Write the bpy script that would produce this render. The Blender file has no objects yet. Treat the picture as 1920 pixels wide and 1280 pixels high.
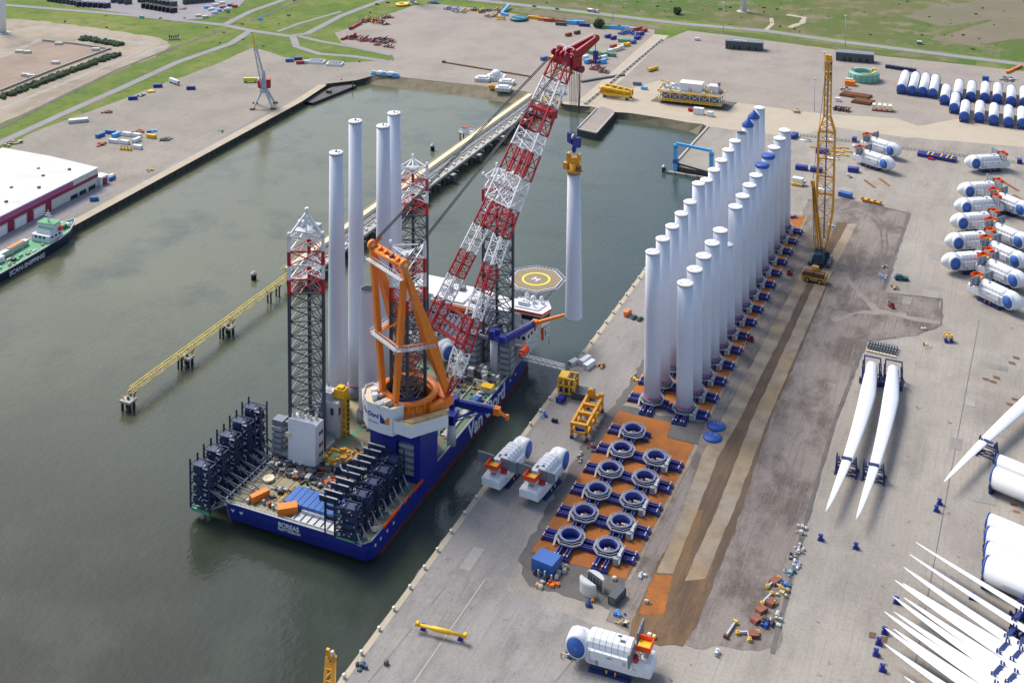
import bpy, math, random
from mathutils import Vector, Matrix, noise
from mathutils.geometry import tessellate_polygon
random.seed(7)
R = math.radians
sc = bpy.context.scene
col = sc.collection
# ---------------------------------------------------------------- camera, sky, sun, exposure
F, Y0, VX, CH, CX, IW, IH = 2320., -524., 1971.7, 310., 960., 1920., 1280.
PIT = R(2.5)
CY = Y0 + F*math.tan(PIT)
YAW = math.atan2(VX-CX, F/math.cos(PIT))
CAM = Vector((206., -400., CH))
cd = bpy.data.cameras.new('camera'); cam = bpy.data.objects.new('camera', cd); col.objects.link(cam)
cam.location = CAM; cam.rotation_euler = (R(90)-PIT, 0, YAW)
cd.sensor_fit = 'HORIZONTAL'; cd.sensor_width = 36; cd.lens = F/IW*36
cd.shift_y = -(IH/2-CY)/IW; cd.clip_start = 5; cd.clip_end = 6000
sc.camera = cam
SUN_EL, SUN_AZ = R(50), R(157)          # elevation, math angle of the direction towards the sun
sd = Vector((math.cos(SUN_AZ)*math.cos(SUN_EL), math.sin(SUN_AZ)*math.cos(SUN_EL), math.sin(SUN_EL)))
w = bpy.data.worlds.new('World'); sc.world = w; w.use_nodes = True
nt = w.node_tree; bg = nt.nodes['Background']
sky = nt.nodes.new('ShaderNodeTexSky'); sky.sky_type = 'NISHITA'; sky.sun_disc = False
sky.sun_elevation = SUN_EL; sky.sun_rotation = math.pi/2-SUN_AZ
sky.air_density = 1.0; sky.dust_density = 2.5; sky.ozone_density = 1.0
nt.links.new(sky.outputs[0], bg.inputs[0]); bg.inputs[1].default_value = 0.14
sl = bpy.data.lights.new('sun', 'SUN'); so = bpy.data.objects.new('sun', sl); col.objects.link(so)
sl.energy = 2.45; sl.angle = R(24); sl.color = (1, .95, .87)
so.rotation_euler = sd.to_track_quat('Z', 'Y').to_euler()
sc.view_settings.view_transform = 'Standard'; sc.view_settings.look = 'None'
sc.view_settings.exposure = 0.58; sc.view_settings.gamma = 1

def at(px, py, z=0.):
    """the point of the plane at height z that the photograph shows at pixel (px, py)"""
    r = (px-CX)/F; dn = (py-CY)/F; c, s = math.cos(PIT), math.sin(PIT)
    fw = c-dn*s; dz = -(s+dn*c); t = (z-CH)/dz
    ca, sa = math.cos(YAW), math.sin(YAW)
    return Vector((CAM.x+t*(r*ca-fw*sa), CAM.y+t*(r*sa+fw*ca), z))
def height_at(x, y, py):
    dx, dy = x-CAM.x, y-CAM.y
    d = -dx*math.sin(YAW)+dy*math.cos(YAW)
    dn = (py-CY)/F; c, s = math.cos(PIT), math.sin(PIT)
    return CH-d*(s+dn*c)/(c-dn*s)
# ---------------------------------------------------------------- materials
MATS = {}
def new_mat(name):
    m = bpy.data.materials.new(name); m.use_nodes = True
    n = m.node_tree; b = n.nodes['Principled BSDF']; MATS[name] = m
    return m, n, b
def N(nt, t, **k):
    n = nt.nodes.new(t)
    for a, v in k.items():
        if a in n.inputs: n.inputs[a].default_value = v
        else: setattr(n, a, v)
    return n
def mixc(nt, fac, a, b, mode='MIX'):
    n = nt.nodes.new('ShaderNodeMix'); n.data_type = 'RGBA'; n.blend_type = mode
    for i, v in ((0, fac), (6, a), (7, b)):
        if hasattr(v, 'is_linked'): nt.links.new(v, n.inputs[i])
        elif i == 0: n.inputs[0].default_value = v
        else: n.inputs[i].default_value = (*v, 1)
    return n.outputs[2]
def ramp(nt, src, lo, hi):
    n = nt.nodes.new('ShaderNodeMapRange'); n.inputs[1].default_value = lo; n.inputs[2].default_value = hi
    nt.links.new(src, n.inputs[0]); return n.outputs[0]
def vec(nt, sx=1, sy=1, sz=1, rz=0):
    tc = nt.nodes.new('ShaderNodeTexCoord'); mp = nt.nodes.new('ShaderNodeMapping')
    mp.inputs['Scale'].default_value = (sx, sy, sz); mp.inputs['Rotation'].default_value = (0, 0, rz)
    nt.links.new(tc.outputs['Object'], mp.inputs[0]); return mp.outputs[0]
def noi(nt, v, scale, detail=4, rough=.6):
    n = nt.nodes.new('ShaderNodeTexNoise'); n.inputs['Scale'].default_value = scale
    n.inputs['Detail'].default_value = detail; n.inputs['Roughness'].default_value = rough
    nt.links.new(v, n.inputs['Vector']); return n.outputs['Fac']
def paint(name, c, rough=.45, var=.18, scale=.6, metal=0., dirt=None, streak=False):
    """painted metal: base colour with weathering noise, vertical streaks and small differences from object to object"""
    m, n, b = new_mat(name)
    v = vec(n, 1, 1, .15 if streak else 1)
    f = ramp(n, noi(n, v, scale, 5), .35, .7)
    d = dirt or tuple(x*(1-var*2) for x in c)
    o = mixc(n, f, tuple(min(1, x*(1+var*.3)) for x in c), tuple(a*(1-min(1, var*2))+e*min(1, var*2) for a, e in zip(c, d)))
    oi = n.nodes.new('ShaderNodeObjectInfo')
    h = n.nodes.new('ShaderNodeHueSaturation'); n.links.new(o, h.inputs['Color'])
    mr = n.nodes.new('ShaderNodeMapRange'); n.links.new(oi.outputs['Random'], mr.inputs[0])
    mr.inputs[3].default_value = 1-var*.35; mr.inputs[4].default_value = 1+var*.35
    n.links.new(mr.outputs[0], h.inputs['Value']); n.links.new(h.outputs[0], b.inputs['Base Color'])
    b.inputs['Roughness'].default_value = rough; b.inputs['Metallic'].default_value = metal
    return m
def ground(name, c1, c2, stain, big=.012, mid=.08, fine=.9, amt=.55, sy=1., rough=.9, bump=.0, thr=(.46, .66), rz=0., slab=0., streak=0., srz=0.):
    """earth or concrete: broad tone, patchy stains and fine speckle, stretched along y by sy"""
    m, n, b = new_mat(name)
    v = vec(n, 1, sy, 1, rz); u = vec(n, 1, 1, 1)
    o = mixc(n, ramp(n, noi(n, u, big, 5), .35, .65), c1, c2)
    o = mixc(n, ramp(n, noi(n, v, mid, 8, .68), thr[0], thr[1]), o, tuple(a*(1-amt)+e*amt for a, e in zip(c1, stain)))
    o = mixc(n, ramp(n, noi(n, vec(n, 1, min(1, sy*2), 1), mid*3.1, 9, .75), .56, .74), o, tuple(a*.35+e*.65 for a, e in zip(c1, stain)))
    o = mixc(n, ramp(n, noi(n, u, mid*.45, 7, .7), .55, .72), o, tuple(min(1, x*1.14) for x in c2))
    if streak:
        st = noi(n, vec(n, 1.5, .022, 1, srz), 1., 5, .55); o = mixc(n, ramp(n, st, .53, .64), o, tuple(a*(1-streak)+e*streak for a, e in zip(c1, stain)))
        st = noi(n, vec(n, 1.1, .03, 1, srz+.12), 1.4, 4, .5); o = mixc(n, ramp(n, st, .62, .74), o, tuple(min(1, x*(1+streak*.15)) for x in c2))
    if slab:
        bk = n.nodes.new('ShaderNodeTexBrick'); bk.offset = 0; bk.inputs['Scale'].default_value = 1/slab; bk.inputs['Brick Width'].default_value = 1.; bk.inputs['Row Height'].default_value = 1.; bk.inputs['Mortar Size'].default_value = .012
        bk.inputs['Color1'].default_value = (1, 1, 1, 1); bk.inputs['Color2'].default_value = (.90, .90, .90, 1); bk.inputs['Mortar'].default_value = (.80, .79, .78, 1); n.links.new(u, bk.inputs['Vector'])
        o = mixc(n, .8, o, bk.outputs['Color'], 'MULTIPLY')
        sp = noi(n, vec(n, 1, .8, 1), .22, 3, .5); o = mixc(n, ramp(n, sp, .68, .76), o, tuple(x*.45 for x in stain))
    g = ramp(n, noi(n, u, fine, 6, .7), .25, .75)
    o = mixc(n, .32, o, mixc(n, g, tuple(x*.55 for x in c1), tuple(min(1, x*1.35) for x in c2)))
    n.links.new(o, b.inputs['Base Color']); b.inputs['Roughness'].default_value = rough
    b.inputs['Specular IOR Level'].default_value = .2
    if bump:
        bp = n.nodes.new('ShaderNodeBump'); bp.inputs['Strength'].default_value = bump; bp.inputs['Distance'].default_value = .3
        n.links.new(g, bp.inputs['Height']); n.links.new(bp.outputs[0], b.inputs['Normal'])
    return m
paint('white', (.70, .715, .735), .42, .08); paint('tower_white', (.60, .63, .705), .42, .05, .25, streak=True)
paint('lid_white', (.78, .77, .765), .6, .06); paint('offwhite', (.62, .60, .55), .6, .15)
paint('cream', (.72, .62, .42), .7, .15); paint('navy', (.012, .022, .225), .35, .12, .2)
paint('template_blue', (.012, .028, .25), .38, .3, .4, dirt=(.06, .05, .09)); paint('rack_navy', (.020, .034, .085), .4, .25)
paint('bright_blue', (.035, .125, .40), .45, .15); paint('sky_blue', (.11, .42, .78), .4, .12); paint('cover_blue', (.025, .085, .36), .55, .08)
paint('orange', (.80, .205, .015), .42, .10, .35, dirt=(.40, .14, .04)); paint('red_orange', (.75, .07, .01), .4, .12); paint('crane_red', (.40, .008, .024), .42, .2, .4, dirt=(.22, .04, .04))
paint('yellow', (.80, .46, .015), .4, .12); paint('crane_yellow', (.74, .34, .015), .42, .2, .5, dirt=(.35, .17, .04)); paint('lime', (.6, .66, .05), .4, .12)
paint('grey', (.30, .32, .34), .5, .15); paint('deck_grey', (.36, .38, .38), .6, .2); paint('dark_grey', (.07, .08, .09), .5, .2); paint('black', (.018, .019, .022), .5, .2)
paint('leg_grey', (.055, .065, .085), .45, .15); paint('panel_grey', (.16, .18, .21), .5, .12); paint('galv', (.50, .52, .53), .4, .12, metal=.2)
paint('red', (.45, .012, .02), .45, .15); paint('maroon', (.26, .012, .06), .5, .15); paint('pink_red', (.42, .09, .25), .5, .12)
paint('green', (.10, .34, .20), .5, .2); paint('ship_green', (.07, .30, .13), .6, .25); paint('brown', (.16, .075, .03), .7, .3); paint('rust', (.25, .09, .03), .8, .3)
paint('timber', (.50, .36, .18), .8, .25); paint('antifoul', (.23, .045, .055), .6, .25, .3); paint('teal', (.02, .12, .13), .5, .2)
paint('hull_dark', (.013, .022, .05), .4, .2, .2); paint('glass', (.02, .035, .05), .1, .1); paint('rubber', (.02, .02, .02), .8, .1)
paint('container_red', (.40, .06, .03), .5, .2); paint('skin', (.45, .25, .17), .6, .05); paint('hivis', (.75, .33, .02), .7, .1); paint('denim', (.03, .04, .09), .8, .1)
paint('hall_grey', (.07, .085, .10), .5, .12); paint('ring_green', (.20, .42, .33), .5, .15)
paint('bright_yellow', (.85, .72, .02), .5, .04); ground('heli_tan', (.30, .235, .155), (.27, .215, .145), (.22, .18, .12), mid=.2)
paint('rack_blue', (.018, .03, .15), .4, .2); paint('dirty_yellow', (.42, .23, .04), .6, .25)
paint('ring_steel', (.20, .22, .30), .45, .2)
paint('pale_yellow', (.78, .58, .06), .5, .1)
paint('lilac_grey', (.46, .47, .52), .5, .12); paint('concrete_block', (.42, .39, .34), .85, .2); paint('dark_water', (.02, .02, .02))
paint('steel_rope', (.05, .05, .055), .5, .1); paint('bark', (.08, .05, .03), .9, .2); paint('leaf', (.05, .09, .03), .8, .2)
ground('concrete', (.285, .257, .222), (.36, .328, .285), (.14, .127, .112), amt=.62, sy=.4, mid=.045, slab=9., streak=.10, srz=.35)
ground('apron', (.245, .228, .21), (.305, .29, .272), (.12, .113, .108), amt=.68, sy=.3, mid=.06, slab=7., streak=.12)
ground('sand_road', (.46, .39, .29), (.42, .365, .285), (.32, .28, .24), amt=.5, mid=.05)
ground('pale_yard', (.33, .286, .243), (.29, .258, .226), (.17, .148, .135), amt=.65, mid=.03, fine=.5, streak=.12, srz=1.2)
ground('gravel', (.205, .175, .155), (.262, .226, .20), (.055, .041, .033), amt=.88, mid=.06, big=.025, bump=.2, sy=.5, thr=(.45, .58), streak=.42)
ground('gravel_light', (.255, .22, .195), (.29, .25, .215), (.20, .17, .15), amt=.7, mid=.12)
ground('gravel_dark', (.13, .11, .10), (.17, .145, .135), (.07, .06, .055), amt=.6, mid=.12)
ground('slab_pale', (.33, .305, .272), (.37, .345, .31), (.22, .20, .185), amt=.5, mid=.06, slab=4.4)
ground('slab_dark', (.205, .19, .175), (.235, .22, .20), (.13, .12, .11), amt=.5, mid=.08, slab=4.4)
ground('dark_gravel', (.12, .11, .105), (.16, .145, .135), (.06, .055, .05), mid=.12, bump=.2)
ground('left_yard', (.25, .228, .195), (.31, .275, .228), (.15, .138, .12), amt=.65, mid=.025, fine=.5, streak=.12, srz=.1)
ground('rust_pad', (.42, .135, .028), (.33, .125, .035), (.15, .075, .04), amt=.8, mid=.10, big=.05, slab=5.)
ground('rust_soil', (.15, .098, .058), (.135, .10, .075), (.055, .04, .034), amt=.8, mid=.07, big=.03, sy=.2, streak=.6)
ground('orange_soil', (.225, .125, .05), (.15, .105, .068), (.06, .046, .042), amt=.9, mid=.09, big=.06, sy=.25, thr=(.46, .58), streak=.6)
ground('asphalt', (.25, .24, .25), (.285, .27, .275), (.19, .18, .18), amt=.5, mid=.03, fine=.4)
ground('quay_edge', (.47, .40, .28), (.42, .37, .28), (.26, .23, .19), amt=.6, mid=.12)
ground('bare_sand', (.40, .335, .255), (.31, .26, .20), (.15, .135, .09), amt=.8, mid=.03, big=.008, thr=(.48, .6), streak=.35, srz=1.)
ground('bare_brown', (.27, .205, .16), (.33, .255, .20), (.16, .13, .10), amt=.7, mid=.03, streak=.3, srz=1.)
ground('bank', (.155, .135, .09), (.21, .18, .125), (.07, .07, .045), amt=.7, mid=.15, sy=.5)
ground('deck_tan', (.34, .29, .18), (.27, .26, .18), (.14, .17, .13), amt=.7, mid=.14, big=.05, fine=1.2)
ground('wall_dark', (.06, .06, .062), (.09, .085, .08), (.02, .022, .025), mid=.3, fine=.8)
ground('hill_brown', (.21, .17, .13), (.16, .15, .09), (.10, .11, .05), mid=.02)
def timber_mats():
    m, n, b = new_mat('mats')
    u = vec(n)
    wv = n.nodes.new('ShaderNodeTexWave'); wv.bands_direction = 'Y'; wv.inputs['Scale'].default_value = .34; wv.inputs['Distortion'].default_value = 1.2; wv.inputs['Detail Scale'].default_value = .4
    n.links.new(u, wv.inputs[0])
    o = mixc(n, ramp(n, noi(n, u, .022, 4), .4, .62), (.33, .235, .125), (.33, .295, .24))
    o = mixc(n, ramp(n, noi(n, u, .12, 6), .45, .75), o, (.19, .15, .11))
    o = mixc(n, ramp(n, wv.outputs['Fac'], .0, .35), tuple(x for x in (.17, .12, .07)), o)
    n.links.new(o, b.inputs['Base Color']); b.inputs['Roughness'].default_value = .85
timber_mats()
def grass():
    m, n, b = new_mat('grass')
    u = vec(n)
    o = mixc(n, ramp(n, noi(n, u, .006, 6), .42, .6), (.085, .15, .03), (.155, .20, .045))
    o = mixc(n, ramp(n, noi(n, u, .03, 8, .7), .5, .68), o, (.22, .205, .09))
    o = mixc(n, ramp(n, noi(n, u, .07, 9, .78), .5, .68), o, (.05, .085, .022))
    o = mixc(n, ramp(n, noi(n, u, .5, 6, .8), .45, .8), o, (.20, .22, .07))
    n.links.new(o, b.inputs['Base Color']); b.inputs['Roughness'].default_value = .95; b.inputs['Specular IOR Level'].default_value = .1
grass()
def scrub():
    m, n, b = new_mat('scrub')
    u = vec(n)
    o = mixc(n, ramp(n, noi(n, u, .008, 6), .42, .6), (.085, .135, .035), (.13, .135, .055))
    o = mixc(n, ramp(n, noi(n, u, .035, 8, .7), .5, .62), o, (.20, .17, .11))
    o = mixc(n, ramp(n, noi(n, u, .16, 8, .8), .55, .75), o, (.035, .06, .02))
    n.links.new(o, b.inputs['Base Color']); b.inputs['Roughness'].default_value = .95; b.inputs['Specular IOR Level'].default_value = .1
scrub()
def roof_sheet():
    m, n, b = new_mat('roof_sheet'); u = vec(n, 1, 1, 1, R(2))
    bk = n.nodes.new('ShaderNodeTexBrick'); bk.offset = .5; bk.inputs['Scale'].default_value = 1/9; bk.inputs['Brick Width'].default_value = 2.4; bk.inputs['Row Height'].default_value = .5; bk.inputs['Mortar Size'].default_value = .02
    bk.inputs['Color1'].default_value = (.60, .59, .575, 1); bk.inputs['Color2'].default_value = (.56, .555, .545, 1); bk.inputs['Mortar'].default_value = (.44, .43, .42, 1); n.links.new(u, bk.inputs['Vector'])
    o = mixc(n, ramp(n, noi(n, u, .05, 7, .7), .45, .7), bk.outputs['Color'], (.45, .435, .41)); n.links.new(o, b.inputs['Base Color']); b.inputs['Roughness'].default_value = .6
roof_sheet()
paint('crane_body', (.025, .065, .085), .5, .3); paint('dirty_pad', (.62, .42, .06), .55, .2)
paint('plate_red', (.26, .085, .05), .7, .3)
def hedge():
    m, n, b = new_mat('shrubbery')
    u = vec(n); o = mixc(n, ramp(n, noi(n, u, .25, 6), .35, .7), (.035, .06, .035), (.07, .10, .04))
    n.links.new(o, b.inputs['Base Color']); b.inputs['Roughness'].default_value = .95
hedge()
def mr_(nt, src, a, b, c, d):
    n = nt.nodes.new('ShaderNodeMapRange'); nt.links.new(src, n.inputs[0])
    for i, v in enumerate((a, b, c, d)): n.inputs[i+1].default_value = v
    return n.outputs[0]
def water():
    m, n, b = new_mat('water')
    u = vec(n)
    # turbid green in the open basin, clearer and darker beside the right quay
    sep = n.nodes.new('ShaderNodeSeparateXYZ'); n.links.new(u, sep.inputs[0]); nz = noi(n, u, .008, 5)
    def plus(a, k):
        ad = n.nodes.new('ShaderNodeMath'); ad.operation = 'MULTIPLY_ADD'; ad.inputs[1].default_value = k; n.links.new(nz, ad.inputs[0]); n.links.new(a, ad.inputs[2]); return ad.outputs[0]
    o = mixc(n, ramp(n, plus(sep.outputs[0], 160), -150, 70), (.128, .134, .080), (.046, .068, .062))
    o = mixc(n, ramp(n, plus(sep.outputs[1], 200), 10, 250), (.027, .033, .022), o)  # near end darkened in colour to stand in for the stern's dark reflection
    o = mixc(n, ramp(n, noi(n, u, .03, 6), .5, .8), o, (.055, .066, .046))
    n.links.new(o, b.inputs['Base Color']); b.inputs['IOR'].default_value = 1.33
    n.links.new(mr_(n, noi(n, vec(n, 1, .6, 1, .5), .012, 4), .35, .65, .04, .10), b.inputs['Roughness'])
    a = noi(n, vec(n, 1, .55, 1, R(25)), .38, 5, .55)
    c = noi(n, u, 1.3, 3)
    ad = n.nodes.new('ShaderNodeMath'); ad.operation = 'MULTIPLY_ADD'; ad.inputs[1].default_value = .25
    n.links.new(c, ad.inputs[0]); n.links.new(a, ad.inputs[2])
    bp = n.nodes.new('ShaderNodeBump'); bp.inputs['Strength'].default_value = .2; bp.inputs['Distance'].default_value = .8
    n.links.new(ad.outputs[0], bp.inputs['Height']); n.links.new(bp.outputs[0], b.inputs['Normal'])
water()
# ---------------------------------------------------------------- mesh builder
def V(*a): return Vector(a)
class MB:
    def __init__(s): s.v = []; s.f = []; s.m = []; s.sm = []; s.mats = []
    def mi(s, name):
        if name not in s.mats: s.mats.append(name)
        return s.mats.index(name)
    def face(s, idx, m, smooth=False): s.f.append(idx); s.m.append(s.mi(m)); s.sm.append(smooth)
    def poly(s, pts, m):
        b = len(s.v); s.v += [tuple(p) for p in pts]; s.face(list(range(b, b+len(pts))), m)
    def box(s, c, d, m, rz=0., top=1., rx=0.):
        """box centred at c (x, y, z centre) of size d; top scales the upper face"""
        b = len(s.v); ca, sa = math.cos(rz), math.sin(rz)
        for z in (-1, 1):
            k = top if z > 0 else 1
            for x, y in ((-1, -1), (1, -1), (1, 1), (-1, 1)):
                px, py = x*d[0]/2*k, y*d[1]/2*k
                s.v.append((c[0]+px*ca-py*sa, c[1]+px*sa+py*ca, c[2]+z*d[2]/2))
        for q in ((3, 2, 1, 0), (4, 5, 6, 7), (0, 1, 5, 4), (1, 2, 6, 5), (2, 3, 7, 6), (3, 0, 4, 7)): s.face([b+i for i in q], m)
        return s
    def b2(s, x0, x1, y0, y1, z0, z1, m): return s.box(((x0+x1)/2, (y0+y1)/2, (z0+z1)/2), (x1-x0, y1-y0, z1-z0), m)
    def bar(s, p, q, w, m, h=None, n=4, w2=None, cap=True):
        """a straight member from p to q: n = 4 is a rectangular beam, more sides a tube"""
        p, q = Vector(p), Vector(q); d = q-p
        if d.length < 1e-6: return s
        d.normalize(); up = Vector((0, 0, 1)) if abs(d.z) < .98 else Vector((0, 1, 0))
        sx = d.cross(up).normalized(); sy = sx.cross(d)
        b = len(s.v); h = h or w; w2 = w2 if w2 is not None else w
        for (o, k) in ((p, 1.), (q, w2/w)):
            for i in range(n):
                if n == 4: cx, cy = ((-.5, -.5), (.5, -.5), (.5, .5), (-.5, .5))[i]
                else: cx, cy = .5*math.cos(2*math.pi*i/n), .5*math.sin(2*math.pi*i/n)
                s.v.append(tuple(o+sx*(cx*w*k)+sy*(cy*h*k)))
        for i in range(n): s.face([b+i, b+(i+1) % n, b+n+(i+1) % n, b+n+i], m, n > 5)
        if cap: s.face([b+i for i in reversed(range(n))], m); s.face([b+n+i for i in range(n)], m)
        return s
    def tube(s, pts, w, m, n=6):
        for a, c in zip(pts, pts[1:]): s.bar(a, c, w, m, n=n)
        return s
    def lathe(s, prof, m, n=20, c=(0, 0, 0), axis='z', cap0=True, cap1=True, ms=None):
        """profile of (radius, height) turned about an axis through c"""
        b = len(s.v)
        for r, h in prof:
            for i in range(n):
                a = 2*math.pi*i/n; x, y = r*math.cos(a), r*math.sin(a)
                p = (x, y, h) if axis == 'z' else ((h, x, y) if axis == 'x' else (y, h, x))
                s.v.append((c[0]+p[0], c[1]+p[1], c[2]+p[2]))
        for k in range(len(prof)-1):
            for i in range(n):
                j = (i+1) % n; s.face([b+k*n+i, b+k*n+j, b+(k+1)*n+j, b+(k+1)*n+i], (ms[k] if ms else m), True)
        if cap0 and prof[0][0] > 1e-4: s.face([b+i for i in reversed(range(n))], m)
        if cap1 and prof[-1][0] > 1e-4: s.face([b+(len(prof)-1)*n+i for i in range(n)], m)
        return s
    def prism(s, pts, z0, z1, m, mt=None):
        b = len(s.v); n = len(pts)
        s.v += [(p[0], p[1], z0) for p in pts]+[(p[0], p[1], z1) for p in pts]
        for i in range(n): s.face([b+i, b+(i+1) % n, b+n+(i+1) % n, b+n+i], m)
        s.face([b+i for i in reversed(range(n))], m); s.face([b+n+i for i in range(n)], mt or m)
        return s
    def loft(s, rings, m, caps=True, smooth=True, close=True):
        b = len(s.v); n = len(rings[0])
        for r in rings: s.v += [tuple(p) for p in r]
        for k in range(len(rings)-1):
            for i in range(n if close else n-1):
                j = (i+1) % n; s.face([b+k*n+i, b+k*n+j, b+(k+1)*n+j, b+(k+1)*n+i], m, smooth)
        if caps: s.face([b+i for i in reversed(range(n))], m); s.face([b+(len(rings)-1)*n+i for i in range(n)], m)
        return s
    def lattice(s, A, B, nb, wc, wb, mf, faces=None, horiz=True, x=False):
        """trussed mast: A and B are the corner points of its two ends; mf(t) names the paint at fraction t"""
        n = len(A); A = [Vector(p) for p in A]; B = [Vector(p) for p in B]
        P = [[a.lerp(c, k/nb) for a, c in zip(A, B)] for k in range(nb+1)]
        for k in range(nb):
            m = mf((k+.5)/nb)
            for i in range(n): s.bar(P[k][i], P[k+1][i], wc, m, cap=False)
            for i in (faces if faces is not None else range(n)):
                j = (i+1) % n
                if x:
                    s.bar(P[k][i], P[k+1][j], wb, m, cap=False); s.bar(P[k][j], P[k+1][i], wb, m, cap=False)
                elif k % 2: s.bar(P[k][i], P[k+1][j], wb, m, cap=False)
                else: s.bar(P[k][j], P[k+1][i], wb, m, cap=False)
                if horiz: s.bar(P[k+1][i], P[k+1][j], wb, m, cap=False)
        m = mf(0)
        for i in range(n): s.bar(P[0][i], P[0][(i+1) % n], wb, m, cap=False)
        return s
    def build(s, name, parent=None, world=False):
        me = bpy.data.meshes.new(name)
        vs = s.v
        if world and parent is not None:
            L = parent.location; ca, sa = math.cos(parent.rotation_euler.z), math.sin(parent.rotation_euler.z)
            vs = [((x-L.x)*ca+(y-L.y)*sa, -(x-L.x)*sa+(y-L.y)*ca, z-L.z) for x, y, z in vs]
        me.from_pydata(vs, [], s.f)
        for k in s.mats: me.materials.append(MATS[k])
        me.polygons.foreach_set('material_index', s.m); me.polygons.foreach_set('use_smooth', s.sm); me.update()
        o = bpy.data.objects.new(name, me); col.objects.link(o)
        if parent is not None: o.parent = parent
        return o
def tag(o, label, cat, group=None, kind=None):
    if label: o['label'] = label
    if cat: o['category'] = cat
    if group: o['group'] = group
    if kind: o['kind'] = kind
    return o
def thing(name, label, cat, loc=(0, 0, 0), rz=0., group=None):
    o = bpy.data.objects.new(name, None); col.objects.link(o); o.empty_display_size = .5
    o.location = loc; o.rotation_euler = (0, 0, rz); return tag(o, label, cat, group)
def one(name, mb, label, cat, loc=(0, 0, 0), rz=0., group=None):
    o = mb.build(name); o.location = loc; o.rotation_euler = (0, 0, rz); return tag(o, label, cat, group)
def dup(root, loc, rz=0., label=None, group=None, scale=None):
    """a copy of a thing with copies of its parts and sub-parts"""
    r = root.copy(); col.objects.link(r); r.location = loc; r.rotation_euler = (0, 0, rz)
    if label: r['label'] = label
    if group: r['group'] = group
    if scale: r.scale = scale
    for ch in list(root.children):
        c = ch.copy(); col.objects.link(c); c.parent = r
        for g in ch.children: d = g.copy(); col.objects.link(d); d.parent = c
    return r
def text_mesh(s, size, name, parent, M, m, depth=.03):
    cu = bpy.data.curves.new(name, 'FONT'); cu.body = s; cu.size = size; cu.extrude = depth; cu.align_x = 'CENTER'; cu.align_y = 'CENTER'; cu.offset = size*.015
    t = bpy.data.objects.new(name, cu); me = bpy.data.meshes.new_from_object(t); bpy.data.objects.remove(t); me.name = name
    me.transform(M); me.materials.clear(); me.materials.append(MATS[m])
    o = bpy.data.objects.new(name, me); col.objects.link(o); o.parent = parent; return o
def frame_matrix(o, x, up):
    x = Vector(x).normalized(); up = Vector(up).normalized(); n = x.cross(up)
    return Matrix(((x.x, up.x, n.x, o[0]), (x.y, up.y, n.y, o[1]), (x.z, up.z, n.z, o[2]), (0, 0, 0, 1)))
ORD = ['nearest', 'second', 'third', 'fourth', 'fifth', 'sixth', 'seventh', 'eighth', 'ninth', 'tenth', 'eleventh', 'twelfth', 'thirteenth', 'fourteenth', 'farthest']
def jagged(pts, step, amp):
    out = []
    for a, c in zip(pts, pts[1:]+pts[:1]):
        a, c = Vector(a).to_2d(), Vector(c).to_2d(); L = (c-a).length; n = max(1, int(L/step)); nn = Vector((-(c-a).y, (c-a).x))/max(L, .01)
        for k in range(n):
            p = a.lerp(c, k/n); q = p+nn*(amp*(noise.noise(Vector((p.x*.13, p.y*.13, 3)))*1.6+random.uniform(-.5, .5)) if k else 0)
            out.append((q.x, q.y))
    return out
def patch(name, pts, m, z, amp=0., step=4., label=None):
    """a flat sheet of ground; pts are world x, y"""
    P = jagged([(p[0], p[1]) for p in pts], step, amp) if amp else [(p[0], p[1]) for p in pts]
    tri = tessellate_polygon([[Vector((p[0], p[1], 0)) for p in P]])
    mb = MB(); mb.v = [(p[0], p[1], z) for p in P]
    for t in tri:
        a, b, c = (Vector(mb.v[i]) for i in t)
        mb.face(list(t) if (b-a).cross(c-a).z > 0 else list(reversed(t)), m)
    return tag(mb.build(name), None, None, kind='structure')
def px(*pts, z=0.): return [tuple(at(x, y, z)[:2]) for x, y in pts]
def strip(name, pts, width, m, z, amp=0.):
    """a road or line of even width along world points"""
    P = [Vector((p[0], p[1])) for p in pts]; L, Rr = [], []
    for i, p in enumerate(P):
        d = (P[min(i+1, len(P)-1)]-P[max(i-1, 0)]).normalized(); n = Vector((-d.y, d.x))*width/2
        L.append(p+n); Rr.append(p-n)
    return patch(name, [tuple(q) for q in L+Rr[::-1]], m, z, amp)
# ---------------------------------------------------------------- ground, water, quays
TOPL = px((1318, 233), (1290, 230), (1240, 221), (1180, 212), (1148, 210), (1105, 199), (1040, 190), (985, 172), (935, 165), (860, 157), (780, 148), (735, 143), (697, 143))
BOTL = px((1307, 255), (1290, 247), (1240, 237), (1190, 228), (1150, 221), (1092, 212), (1040, 205), (985, 200), (935, 192), (860, 181), (780, 171), (735, 165), (683, 158), z=-5.3)
RQ = [(0, -300), (0, 421), (-6, 423), (-30, 431), (-29.6, 514)]
LQ = [(-356, 494), (-350, 444), (-340, 176), (-330, -60), (-322, -300)]
OUTL = RQ+TOPL+LQ
patch('ground', OUTL+[(-3000, -300), (-3000, 3500), (2600, 3500), (2600, -300)], 'grass', 0.)
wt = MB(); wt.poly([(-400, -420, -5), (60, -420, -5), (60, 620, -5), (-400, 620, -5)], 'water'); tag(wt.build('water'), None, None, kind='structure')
sb = MB(); sb.poly([(-420, -440, -14), (80, -440, -14), (80, 640, -14), (-420, 640, -14)], 'dark_water'); tag(sb.build('seabed'), None, None, kind='structure')
mb = MB()
for k in range(len(TOPL)-1):
    a, b, c, d = TOPL[k], TOPL[k+1], BOTL[k+1], BOTL[k]
    mb.poly([(a[0], a[1], 0), (b[0], b[1], 0), (c[0], c[1], -5.3), (d[0], d[1], -5.3)], 'bank')
mb.poly([(*RQ[-1], 0), (*TOPL[0], 0), (*BOTL[0], -5.3), (RQ[-1][0], RQ[-1][1], -5.3)], 'bank')
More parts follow.
